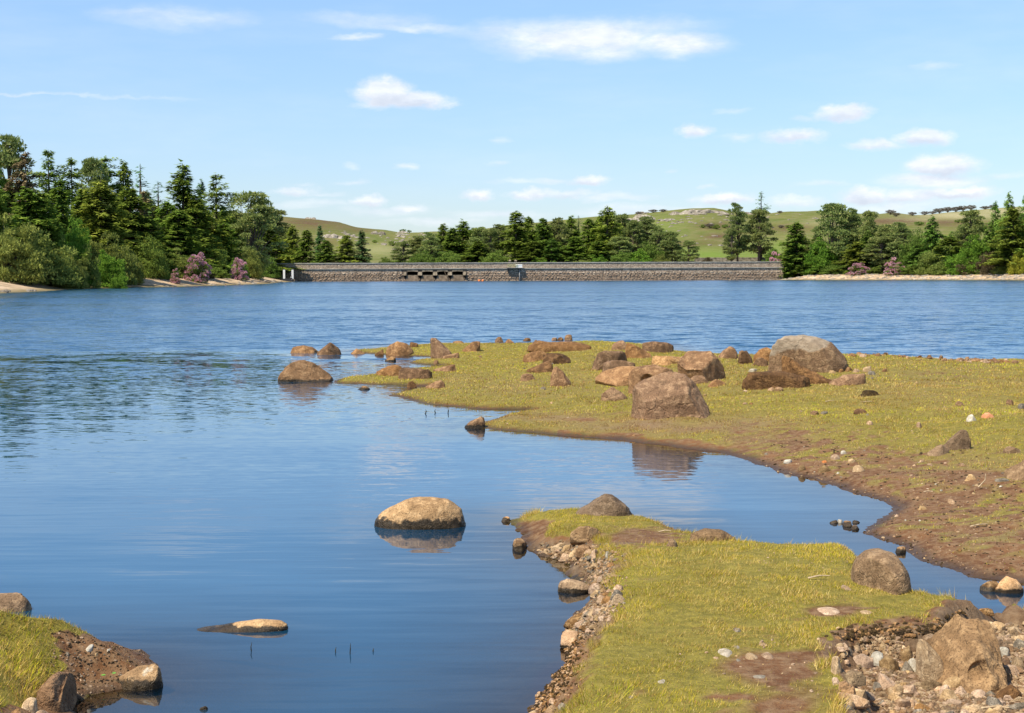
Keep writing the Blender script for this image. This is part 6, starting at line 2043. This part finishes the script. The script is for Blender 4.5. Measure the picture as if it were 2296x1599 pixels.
GD = 'trees behind the dam'
dam_trees = [
 ('olive', 656, 503, 20, 600, 'yellowish pointed spruce nearest the left end of the dam'),
 ('spruce', 686, 515, 22, 592, 'dark round shouldered spruce second from the left behind the dam'),
 ('spire', 717, 503, 15, 606, 'dark spire third from the left behind the dam'),
 ('spruce', 732, 538, 24, 588, 'small green spruce below the third spire'),
 ('olive', 777, 527, 24, 592, 'olive spruce of the isolated pair behind the dam'),
 ('spire', 811, 513, 18, 592, 'tall narrow spruce of the isolated pair behind the dam'),
 ('midbush', 865, 573, 18, 590, 'low bush in the gap above the openings'),
 ('pine', 903, 541, 24, 600, 'low pine at the left of the long wood'),
 ('pine', 936, 528, 28, 604, 'rounded pine second in the long wood'),
 ('pine', 965, 520, 28, 596, 'broad dark pine third in the long wood'),
 ('spruce', 994, 500, 20, 612, 'tufted spruce rising over the left end of the long wood'),
 ('spruce', 1014, 510, 26, 600, 'dense spruce left of the broad pointed one'),
 ('spruce', 1038, 494, 30, 608, 'broad pointed spruce left of centre behind the dam'),
 ('pine', 1073, 507, 28, 600, 'grey green pine right of the broad pointed spruce'),
 ('pine', 1098, 512, 24, 596, 'low pine left of the tall yellow green spruce'),
 ('pine', 1118, 502, 26, 612, 'rounded pine behind the tall yellow green spruce'),
 ('olive', 1156, 471, 32, 596, 'tall yellow green spruce behind the gate pillars'),
 ('spruce', 1184, 485, 22, 612, 'pointed spruce right of the tall yellow green one'),
 ('spruce', 1218, 488, 28, 600, 'dark peaked spruce near the middle of the long wood'),
 ('pine', 1252, 487, 34, 604, 'wide rounded pine in the middle of the long wood'),
 ('spruce', 1281, 482, 20, 612, 'narrow spruce with a bare pale stem'),
 ('slender_top', 1297, 482, 18, 616, 'sparse fir tip just right of the narrow spruce'),
 ('spruce', 1319, 489, 28, 600, 'green spruce left of the highest spire'),
 ('spruce', 1342, 484, 24, 612, 'spruce shoulder under the highest spire'),
 ('olive', 1361, 461, 32, 596, 'highest spire of the long wood with a bare tip'),
 ('pine', 1392, 477, 28, 608, 'dark pine right of the highest spire'),
 ('pine', 1420, 494, 30, 600, 'broad pine before the hill outcrop'),
 ('pine', 1448, 484, 30, 604, 'rounded high pine near the right end of the long wood'),
 ('pine', 1478, 506, 28, 600, 'open pine with visible stems'),
 ('pine', 1506, 517, 26, 598, 'second last pine of the long wood'),
 ('pine', 1544, 539, 20, 592, 'small separate pine ending the long wood'),
 ('larch', 1236, 535, 30, 590, 'low green conifer before the wide rounded pine'),
 ('spruce', 1290, 530, 30, 590, 'bright sided spruce low in the wood'),
 ('midbush', 1110, 560, 34, 586, 'shrubs behind the parapet left of the gate pillars'),
 ('spruce', 1070, 540, 30, 590, 'low dark spruce left of centre behind the parapet'),
 ('midbush', 1010, 558, 36, 588, 'dark shrubs below the tufted spruce'),
 ('midbush', 950, 562, 36, 588, 'dark shrubs at the left foot of the long wood'),
 ('spruce', 1195, 540, 30, 590, 'low spruce right of the gate pillars'),
 ('pine', 1390, 530, 34, 590, 'low shaded pine under the highest spire'),
 ('spruce', 1340, 540, 30, 590, 'low blue green spruce under the highest spire'),
 ('willow', 1301, 576, 28, 583, 'round yellow green shrub behind the parapet'),
 ('bright_tree', 1338, 570, 26, 584, 'bright green shrub behind the parapet under the wood'),
 ('midbush', 1390, 560, 34, 584, 'leafy birch like shrubs behind the parapet'),
 ('bright_tree', 1430, 558, 34, 586, 'fresh green shrub left of the domed shrub'),
 ('willow', 1483, 570, 22, 583, 'smooth light green domed shrub behind the parapet'),
 ('midbush', 1455, 540, 34, 590, 'shaded bush under the rounded high pine'),
 ('bright_tree', 1210, 576, 24, 584, 'low bright shrub right of the gate pillars'),
 ('pine', 1654, 454, 28, 588, 'left pine of the pair standing on bare trunks beside the meadow'),
 ('slender_top', 1706, 428, 20, 596, 'slender sparse fir tip rising above the right pine of the pair'),
 ('pine', 1702, 466, 34, 590, 'right pine of the pair, broader and darker'),
 ('pine', 1640, 510, 18, 584, 'small leaning pine at the left foot of the pair'),
 ('midbush', 1733, 552, 22, 584, 'dark bush left of the rhododendron at the dam end'),
 ('rhododendron', 1742, 566, 22, 578, 'pink rhododendron at the right end of the dam'),
 ('brown_bush', 1585, 574, 14, 590, 'small brownish bush before the field wall'),
]
for kind, u, vt, hw, d, lb in dam_trees:
    hw = hw * (1.65 if VAR_CON(kind) else 1.12)
    plant(kind, u, vt, hw, d, lb, GD, ground=3.6 if d < 640 and kind not in ('rhododendron',) else None)


rr = np.random.default_rng(8)
for i in range(22):
    u = 905 + i * 28.5 + rr.uniform(-10, 10)
    vt = float(np.interp(u, [905, 1000, 1150, 1400, 1500, 1530], [552, 522, 508, 508, 535, 556])) + rr.uniform(-6, 14)
    plant(['spruce', 'pine', 'olive', 'pine', 'larch'][i % 5], u, vt, rr.uniform(24, 34), rr.uniform(618, 640), 'conifer at the back of the long wood behind the dam', 'conifers at the back of the long wood', ground=3.6)
for i in range(16):
    u = 1800 + i * 33 + rr.uniform(-10, 10)
    vt = float(np.interp(u, [1800, 1900, 2050, 2200, 2330], [525, 505, 522, 500, 470])) + rr.uniform(-8, 14)
    plant(['pine', 'spruce', 'larch', 'pine'][i % 4], u, vt, rr.uniform(30, 42), float(np.interp(u, [1755, 2000, 2295, 2700], [560, 528, 477, 415])) + rr.uniform(40, 60), 'tree at the back of the wood on the right bank', 'trees at the back of the right wood')


def dr(u, off):
    return float(np.interp(u, [1755, 2000, 2295, 2700], [560, 528, 477, 415])) + off


GR = 'trees on the wooded right bank'
right = [
 ('spruce', 1787, 497, 33, 16, 'dark pyramid spruce right of the dam end'),
 ('broad_pine', 1868, 456, 50, 24, 'great broad pine with a domed crown on the right bank'),
 ('pine', 1912, 466, 26, 30, 'pine touching the right side of the great broad pine'),
 ('pine', 1951, 470, 26, 26, 'pine with a ragged top, second right of the great broad pine'),
 ('bright_tree', 1838, 532, 34, 14, 'bright broadleaf tree below the great broad pine'),
 ('pine', 1975, 530, 34, 14, 'dark low pine behind the left rhododendron'),
 ('pine', 1990, 502, 34, 24, 'olive pine in the middle of the right bank'),
 ('pine', 2020, 498, 34, 22, 'dull rounded pine right of the middle one'),
 ('midbush', 2052, 512, 30, 20, 'green tree left of the fan shaped larch'),
 ('larch', 2090, 482, 42, 22, 'fan shaped light green larch on the right bank'),
 ('larch', 2055, 548, 36, 12, 'light green young larch above the right rhododendron'),
 ('willow', 2108, 540, 46, 12, 'grey green rounded willow before the fan shaped larch'),
 ('pine', 2176, 468, 34, 30, 'dark pine on the slope right of the larch'),
 ('bright_tree', 2187, 524, 34, 16, 'fresh green broadleaf tree on the right bank'),
 ('larch', 2219, 500, 34, 20, 'light larch right of the fresh green tree'),
 ('larch', 2232, 450, 34, 34, 'pointed larch left of the tallest on the right'),
 ('larch', 2262, 428, 34, 32, 'tallest larch near the right edge'),
 ('olive', 2272, 462, 36, 14, 'dark layered spruce with sunlit top at the right edge'),
 ('larch', 2300, 432, 34, 30, 'larch cut off by the right edge of the picture'),
 ('spruce', 2345, 430, 44, 26, 'spruce beyond the right edge of the wood'),
 ('olive', 1925, 540, 40, 12, 'low yellowish spruce left of the left rhododendron'),
 ('brown_bush', 2185, 575, 34, 6, 'brown leaved scrub near the right end of the beach'),
 ('brown_bush', 2225, 560, 30, 8, 'reddish scrub right of the brown leaved one'),
 ('lime_bush', 2290, 562, 26, 6, 'yellow flowering bush at the right edge above the beach'),
 ('midbush', 2130, 582, 34, 6, 'low bush at the top of the right beach'),
 ('midbush', 2070, 582, 36, 6, 'dark bush right of the right rhododendron'),
 ('rhododendron', 1924, 584, 19, 5, 'round pink rhododendron left on the right beach'),
 ('rhododendron', 2004, 578, 20, 5, 'taller mauve rhododendron right on the right beach'),
 ('midbush', 1960, 592, 26, 6, 'dark bush between the two pink rhododendrons'),
 ('midbush', 1880, 586, 34, 7, 'dark bush left of the round pink rhododendron'),
 ('spruce', 1820, 560, 30, 8, 'skirted dark spruce at the beach beside the dam end'),
 ('spruce', 1770, 548, 26, 8, 'low dark conifer touching the dam end'),
 ('midbush', 2035, 590, 24, 5, 'low green bush just right of the mauve rhododendron'),
 ('willow', 2250, 592, 22, 4, 'greyish low bush left of the yellow flowering one'),
 ('larch', 1945, 515, 34, 20, 'greenish conifer under the ragged pine'),
 ('spruce', 2130, 530, 40, 20, 'dark spruce behind the rounded willow'),
 ('bright_tree', 2155, 560, 34, 10, 'leafy green tree behind the brown leaved scrub'),
]
for kind, u, vt, hw, off, lb in right:
    hw = hw * (1.55 if VAR_CON(kind) and kind != 'larch' else 1.2)
    plant(kind, u, vt, hw, dr(u, 10.5 if kind == 'rhododendron' else max(off, 13 + .5 * hw / 6.3)), lb, GR)

# ------------------------------------------------------------------ the open hill
for (u0, v0, u1, v1, lb, dp) in [
 (1510, 465, 1624, 478, 'long pale granite outcrop on the rounded summit of the hill', .4),
 (1403, 477, 1458, 496, 'pale granite outcrop left of the hill summit', .4),
 (728, 524, 768, 534, 'layered grey crag on the left hillside', .5), (773, 525, 806, 531, 'smaller layered crag right of the grey one', .5),
 (834, 516, 862, 526, 'rounded grey crag on the left skyline slope', .6), (890, 526, 908, 532, 'little grey crag in the saddle', .6),
 (888, 523, 915, 527, 'flat stones on the saddle skyline', .6), (686, 484, 706, 490, 'small tor on the left skyline', .6), (893, 487, 912, 493, 'low rock step at the end of the left ridge', .6),
 (1480, 489, 1512, 494, 'line of rock below the summit outcrop', .4), (1655, 474, 1690, 480, 'broken rocks right of the summit', .4), (1545, 476, 1580, 481, 'rock band under the summit outcrop', .4),
 (1432, 474, 1448, 480, 'small pale rock on the ridge', .6)]:
    x, y, z = on_hill((u0 + u1) / 2, v1)
    w = (u1 - u0) / FPX * y
    h = (v1 - v0) / FPX * y
    parts_n = max(3, int(w / 5))
    rr = np.random.default_rng(int(u0))
    Vs, Fs = [], []
    off = 0
    for k in range(parts_n):
        v, f = rock_verts(500 + k + int(u0), sub=3, box=.6, ncut=8, rough=.12, base=.5)
        t = (k + .5) / parts_n * 2 - 1
        ww = w / parts_n * rr.uniform(.7, 1.2)
        hh = h * rr.uniform(.5, 1.0) * (1 - .55 * t * t)
        xx = x + t * w / 2
        yy = y + rr.uniform(-.5, .5) * w * dp * .4
        zz = float(lsample(np.array([xx]), np.array([yy]))[0])
        Vs.append(v * np.array([ww, ww * rr.uniform(.6, 1), hh]) + np.array([xx - x, yy - y, zz - z]))
        Fs.append(f + off)
        off += len(v)
    o = obj('outcrop', mesh_np('outcrop', np.concatenate(Vs), np.concatenate(Fs), [M['tor']], False), None, (x, y, z))
    tag(o, lb, 'outcrop')

rr = np.random.default_rng(77)
Vs, Fs = [], []
off = 0
bases = [rock_verts(700 + k, sub=1, box=.7, ncut=6, rough=.12) for k in range(4)]
for i in range(200):
    g_ = [(860, 545, 90, 18), (1500, 500, 90, 18), (1620, 492, 130, 14), (1560, 540, 80, 20), (770, 535, 70, 14), (1820, 492, 120, 14), (920, 540, 60, 14), (1000, 528, 60, 6)][rr.integers(8)]
    u, v = g_[0] + rr.normal() * g_[2] * .6, g_[1] + rr.normal() * g_[3] * .6
    x, y, z = on_hill(u, v)
    s_ = rr.uniform(.4, 1.2) * y / 1000
    bv, bf = bases[i % 4]
    Vs.append(bv * np.array([s_ * rr.uniform(1, 2.2), s_, s_ * .75]) + np.array([x, y, z]))
    Fs.append(bf + off)
    off += len(bv)
tag(obj('clitter', mesh_np('clitter', np.concatenate(Vs), np.concatenate(Fs), [M['tor']], False)), 'loose pale stones strewn over the hillside', 'stones', kind='stuff')

hillplants = [
 ('hill_bush', 839, 522, 7, 'dark thorn bush left on the saddle slope'), ('hill_bush', 875, 532, 6, 'smaller bush between the two on the saddle slope'), ('hill_bush', 880, 536, 10, 'rounded thorn tree in the saddle meadow'), ('hill_bush', 903, 515, 8, 'bush on the saddle skyline, left of a pair'),
 ('hill_bush', 912, 517, 5, 'bush on the saddle skyline, right of a pair'), ('hill_bush', 1135, 0, 0, ''),
]
hp = [
 (840, 545, 8, 7, 'dark thorn tree left in the saddle meadow'), (880, 552, 12, 11, 'largest thorn tree in the saddle meadow'), (903, 521, 9, 7, 'left bush of two on the saddle skyline'), (917, 521, 6, 5, 'right bush of two on the saddle skyline'),
 (1075, 525, 12, 8, 'dark scrub behind the wood on the skyline'), (1165, 520, 10, 8, 'scrub on the skyline left of the long wood'), (1560, 560, 10, 8, 'green gorse bush low on the meadow'), (1575, 512, 8, 8, 'green bush in the heather belt'),
 (1605, 514, 12, 10, 'broad green bush in the heather belt'), (1625, 512, 9, 9, 'bush at the right of the heather belt'), (1768, 512, 10, 7, 'bush on the slope right of the pair of pines'),
 (1750, 512, 8, 7, 'leafless looking bush right of the pair of pines'), (1792, 509, 10, 7, 'bush above the dark pyramid spruce'), (2060, 506, 14, 9, 'bush in the brown belt of the right slope'), (2150, 500, 12, 8, 'dark bush on the right slope')]
for u, vb, hw, hpx, lb in hp:
    x, y, z = on_hill(u, vb)
    plant('hill_bush' if 'leafless' not in lb else 'bare_tree', u, vb - hpx, hw, y, lb, 'bushes on the open hill', ground=z - .3)
for u, vb, hw, hpx, lb in [(1432, 483, 9, 9, 'leafless thorn at the left of the summit'), (1465, 477, 12, 7, 'leafless scrub on the skyline left of the summit'), (1486, 476, 9, 7, 'leafless scrub nearest the summit outcrop'),
                            (1748, 479, 7, 6, 'small thorn on the skyline right of the fir tip'), (1996, 482, 12, 12, 'flat topped thorn tree on the right knoll'), (2008, 486, 10, 9, 'thorn bush beside the flat topped one'),
                            (2045, 484, 10, 9, 'leafless tree on the ridge, leftmost of the ridge row'), (2072, 483, 11, 9, 'leafless tree second in the ridge row'), (2090, 481, 10, 8, 'leafless tree third in the ridge row'), (2106, 479, 14, 12, 'darkest leafless tree in the ridge row'),
                            (2124, 477, 14, 13, 'tallest leafless tree in the ridge row'), (2142, 476, 13, 12, 'leafless tree right of the tallest in the ridge row'), (2158, 474, 14, 13, 'leafless tree sixth in the ridge row'), (2176, 472, 12, 12, 'leafless tree behind the dark pine in the ridge row'),
                            (2208, 470, 12, 8, 'low leafless tree in the gap of the ridge row'), (2226, 469, 12, 9, 'last leafless tree before the larches'), (1592, 512, 14, 11, 'leafless bush at the left of the brown belt'), (1645, 515, 14, 10, 'leafless bush behind the left pine of the pair')]:
    x, y, z = on_hill(u, vb)
    plant('bare_tree', u, vb - hpx, hw, y, lb, 'leafless trees on the hill', ground=z - .3)

# field wall at the foot of the hill
M['fieldwall'] = plain('field_wall_stone', (0.30, 0.26, 0.20), .95, .1, .3, 1.2)
fw = empty('field_wall', (float(PD(1590, 585, 600)[0]), 600, 0))
tag(fw, 'low grey field wall behind the right part of the dam', 'wall')
x0_, z1_ = [float(q) for q in PD(1556, 578, 600)]
x1_ = float(PD(1760, 578, 600)[0])
MB().box(x0_ - fw.location.x, x1_ - fw.location.x, -.3, .3, 2, z1_ - .25).build('wall_body', M['fieldwall'], fw)
k = 0
xx = x0_
while xx < x1_:
    w = rr.uniform(.7, 1.3)
    MB().box(xx - fw.location.x, xx - fw.location.x + w - .05, -.34, .34, z1_ - .25, z1_ + rr.uniform(-.03, .1)).build('cope_stone', M['fieldwall'], fw)
    xx += w

# beach stones on the far banks
for nm, lb, n, fn in [('beach_rubble', 'scattered stones on the right beach', 520, lambda r: (r.uniform(1700, 2330), r.uniform(614, 628))), ('beach_rubble', 'scattered stones on the left beach', 260, lambda r: (r.uniform(0, 640), r.uniform(626, 655)))]:
    r = np.random.default_rng(n)
    Vs, Fs = [], []
    off = 0
    for i in range(n):
        if n == 520:
            u = r.uniform(1690, 2320)
            d = dr(u, r.uniform(-1, 13))
        else:
            u = r.uniform(-40, 640)
            d = dl(u, r.uniform(-6, 4))
        x = float(PD(u, 617, d)[0])
        z = float(lsample(np.array([x]), np.array([d]))[0])
        if z < .03:
            continue
        s_ = r.uniform(.15, .55)
        bv, bf = bases[i % 4]
        Vs.append(bv * np.array([s_ * r.uniform(1, 2), s_, s_ * .6]) + np.array([x, d, z]))
        Fs.append(bf + off)
        off += len(bv)
    tag(obj(nm, mesh_np(nm, np.concatenate(Vs), np.concatenate(Fs), [M['tor']], False)), lb, 'stones', kind='stuff')
# ------------------------------------------------------------------ people on the far shore
M['skin'] = plain('skin', (0.50, 0.30, 0.21), .6, .3, .05)
M['hair'] = plain('brown_hair', (0.05, 0.032, 0.02), .7, .3, .1)
M['lilac'] = plain('lilac_jacket', (0.62, 0.40, 0.62), .8, .2, .06)
M['navy'] = plain('dark_trousers', (0.045, 0.04, 0.06), .8, .2, .1)
M['whitec'] = plain('white_shoes', (0.75, 0.75, 0.75), .6, .3, .05)
M['paleblue'] = plain('pale_blue_shirt', (0.55, 0.72, 0.78), .8, .2, .05)


def skinned(name, verts, edges, radii, mat, parent, root=0):
    me = bpy.data.meshes.new(name)
    me.from_pydata(verts, edges, [])
    o = obj(name, me, parent)
    me.materials.append(mat)
    sk = o.modifiers.new('skin', 'SKIN')
    if not me.skin_vertices:
        o.data.skin_vertices.new() if hasattr(o.data.skin_vertices, 'new') else None
    for i, r in enumerate(radii):
        me.skin_vertices[0].data[i].radius = (r, r)
        me.skin_vertices[0].data[i].use_root = (i == root)
    sk.use_smooth_shade = True
    ss = o.modifiers.new('sub', 'SUBSURF')
    ss.levels = 1
    ss.render_levels = 1
    return o


def person(loc, rotz, label, top, legs, sit=False):
    e = empty('person', loc, (0, 0, rotz))
    tag(e, label, 'person')
    if not sit:
        J = {'pel': (0, 0, .95), 'che': (0, .02, 1.28), 'nek': (0, .0, 1.46), 'hed': (0, -.03, 1.62), 'hdt': (0, -.02, 1.72),
             'sl': (-.19, 0, 1.40), 'el': (-.26, -.02, 1.13), 'wl': (-.14, -.28, 1.12), 'sr': (.19, 0, 1.40), 'er': (.26, -.02, 1.13), 'wr': (.10, -.30, 1.16),
             'hl': (-.10, 0, .90), 'kl': (-.12, -.02, .50), 'al': (-.13, .02, .09), 'tl': (-.14, -.13, .04), 'hr': (.10, 0, .90), 'kr': (.13, -.03, .50), 'ar': (.15, .02, .09), 'tr': (.16, -.13, .04)}
    else:
        J = {'pel': (0, 0, .10), 'che': (0, -.06, .42), 'nek': (0, -.08, .60), 'hed': (0, -.12, .75), 'hdt': (0, -.11, .86),
             'sl': (-.19, -.06, .54), 'el': (-.25, -.2, .30), 'wl': (-.14, -.40, .22), 'sr': (.19, -.06, .54), 'er': (.25, -.2, .30), 'wr': (.12, -.42, .24),
             'hl': (-.10, -.02, .09), 'kl': (-.13, -.44, .14), 'al': (-.13, -.46, -.32), 'tl': (-.14, -.60, -.38), 'hr': (.10, -.02, .09), 'kr': (.15, -.44, .14), 'ar': (.16, -.46, -.32), 'tr': (.17, -.60, -.38)}
    names = list(J)
    R = dict(pel=.15, che=.15, nek=.06, hed=.095, hdt=.07, sl=.07, el=.05, wl=.035, sr=.07, er=.05, wr=.035, hl=.09, kl=.065, al=.045, tl=.035, hr=.09, kr=.065, ar=.045, tr=.035)
    E = [('pel', 'che'), ('che', 'nek'), ('nek', 'hed'), ('hed', 'hdt'), ('che', 'sl'), ('sl', 'el'), ('el', 'wl'), ('che', 'sr'), ('sr', 'er'), ('er', 'wr'),
         ('pel', 'hl'), ('hl', 'kl'), ('kl', 'al'), ('al', 'tl'), ('pel', 'hr'), ('hr', 'kr'), ('kr', 'ar'), ('ar', 'tr')]
    ix = {k: i for i, k in enumerate(names)}
    skinned('body', [J[k] for k in names], [(ix[a], ix[b]) for a, b in E], [R[k] for k in names], M['skin'], e)

    def sub(nm, keys, grow, mat, ends=None):
        i2 = {k: i for i, k in enumerate(keys)}
        vs = [list(J[k]) for k in keys]
        for k, (o_, t) in (ends or {}).items():
            vs[i2[k]] = [J[o_][q] * (1 - t) + J[k][q] * t for q in range(3)]
        skinned(nm, vs, [(i2[a], i2[b]) for a, b in E if a in i2 and b in i2], [R[k] + grow for k in keys], mat, e)
    sub('jacket', ['pel', 'che', 'sl', 'el', 'wl', 'sr', 'er', 'wr'], .025, M[top], {'wl': ('el', .85), 'wr': ('er', .85)})
    sub('trousers', ['pel', 'hl', 'kl', 'al', 'hr', 'kr', 'ar'], .018, M[legs])
    for k in ('l', 'r'):
        a_, b_ = J['a' + k], J['t' + k]
        MB().tube([(a_[0], a_[1] + .05, b_[2]), (b_[0], b_[1] - .03, b_[2])], [.06, .05], 8).build('shoe', M['whitec'], e, smooth=True)
    v, f = ico(2)
    h = J['hed']
    vv = v[:, :] * np.array([.105, .12, .11])
    vv[:, 1] += .03
    vv[:, 2] = np.maximum(vv[:, 2], -.03)
    obj('hair', mesh_np('hair', vv + np.array([h[0], h[1], h[2] + .045]), f, [M['hair']], True), e)
    return e


d_ = dl(505.5, -3.5)
x_ = float(PD(505.5, 630, d_)[0])
person((x_, d_, float(lsample(np.array([x_]), np.array([d_]))[0])), math.radians(160), 'person in a lilac jacket and dark trousers standing on the left beach', 'lilac', 'navy')
tx = tr_.location
person((tx.x + 1.4, tx.y - .62, tx.z + 1.08), math.radians(20), 'person in a pale blue shirt sitting on the black trough by the dam', 'paleblue', 'navy', sit=True)

# ------------------------------------------------------------------ small things near the camera
M['reed'] = plain('dark_reed_stem', (0.035, 0.03, 0.016), .8, .2, .2)
M['twigm'] = plain('bleached_twig', (0.50, 0.38, 0.24), .9, .1, .2, 30)
M['leafg'] = plain('fresh_leaf', (0.16, 0.36, 0.05), .5, .4, .12, 30)
for i, (u, v, hpx, bendx, lb) in enumerate([(951, 928, 11, 9, 'bent dark reed stem rising from the calm water, left of the others'), (978, 926, 9, -7, 'bent dark reed stem second from the left'), (1003, 926, 10, 4, 'thin reed stem right of the bent pair'),
                                            (565, 1460, 20, -5, 'dark reed stem beyond the flat rock, lower left water'), (783, 1466, 24, 5, 'dark reed stem in the lower middle water'), (753, 1463, 12, -2, 'short reed stem left of the taller one'),
                                            (835, 1462, 8, 3, 'very short reed stem at the right of the lower water group')]):
    x, y = [float(q) for q in P(u, v, 0)]
    h = hpx / FPX * y
    b = bendx / FPX * y
    o = MB().tube([(0, 0, -.05), (b * .5, 0, h * .5), (b * .3 + .002, .01, h)], [.0032 * y / 8, .0028 * y / 8, .001], 5).build('reed_stem', M['reed'], None, (x, y, 0))
    tag(o, lb, 'reed')
for i, (u, v, l, a, lb) in enumerate([(1860, 902, 22, .1, 'short bleached twig left of the other on the grass'), (1942, 904, 26, -.1, 'pale straight twig below the dark turf clod'), (2208, 1095, 30, 1.2, 'thin stalk standing up from the bare soil'),
                                      (2195, 1183, 44, .15, 'long bleached twig lying on the brown slope'), (1490, 1196, 28, -.15, 'small twig on the bare soil of the spit'), (2080, 1106, 20, -.6, 'short twig on the brown slope near the bay'), (2230, 1596, 60, -.35, 'pale curved root among the bottom right pebbles'),
                                      (1836, 1300, 50, 0.02, 'thin straw stalk lying in the turf of the spit')]):
    x, y, z = on_ground(u, v)
    L_ = l / FPX * y
    up_ = 1.0 if 'standing' in lb else .08
    o = MB().tube([(-L_ / 2, 0, .012), (0, L_ * .06, .02 + up_ * L_ * .45), (L_ / 2 * (0.1 if up_ == 1 else 1), L_ * .1, .012 + up_ * L_)], [.006, .005, .003], 5).build('twig', M['twigm'], None, (x, y, z), (0, 0, a if up_ < 1 else 0))
    tag(o, lb, 'twig')


def leaf(u, v, size, lb, dz=.0, rot=0.):
    x, y, z = on_ground(u, v)
    s = size / FPX * y
    vs = [(-.5, 0, 0), (-.25, .2, .05), (.1, .24, .06), (.5, 0, .0), (.1, -.24, .06), (-.25, -.2, .05), (0, 0, .0)]
    fs = [(0, 6, 1), (1, 6, 2), (2, 6, 3), (3, 6, 4), (4, 6, 5), (5, 6, 0)]
    me = bpy.data.meshes.new('leaf')
    me.from_pydata([(a * s, b * s, c * s + (0)) for a, b, c in vs], [], fs)
    me.materials.append(M['leafg'])
    o = obj('fallen_leaf', me, None, (x, y, z + dz), (.35, 0, rot))
    tag(o, lb, 'leaf')


leaf(232, 1526, 12, 'bright green leaf on the mud, left of the lichen spotted rock', .03, .4)
leaf(256, 1530, 14, 'bright green leaf touching the lichen spotted rock', .05, 1.2)
leaf(2092, 1103, 6, 'tiny green leaf on the brown slope', .02, 0)
x, y, z = on_ground(124, 1592)
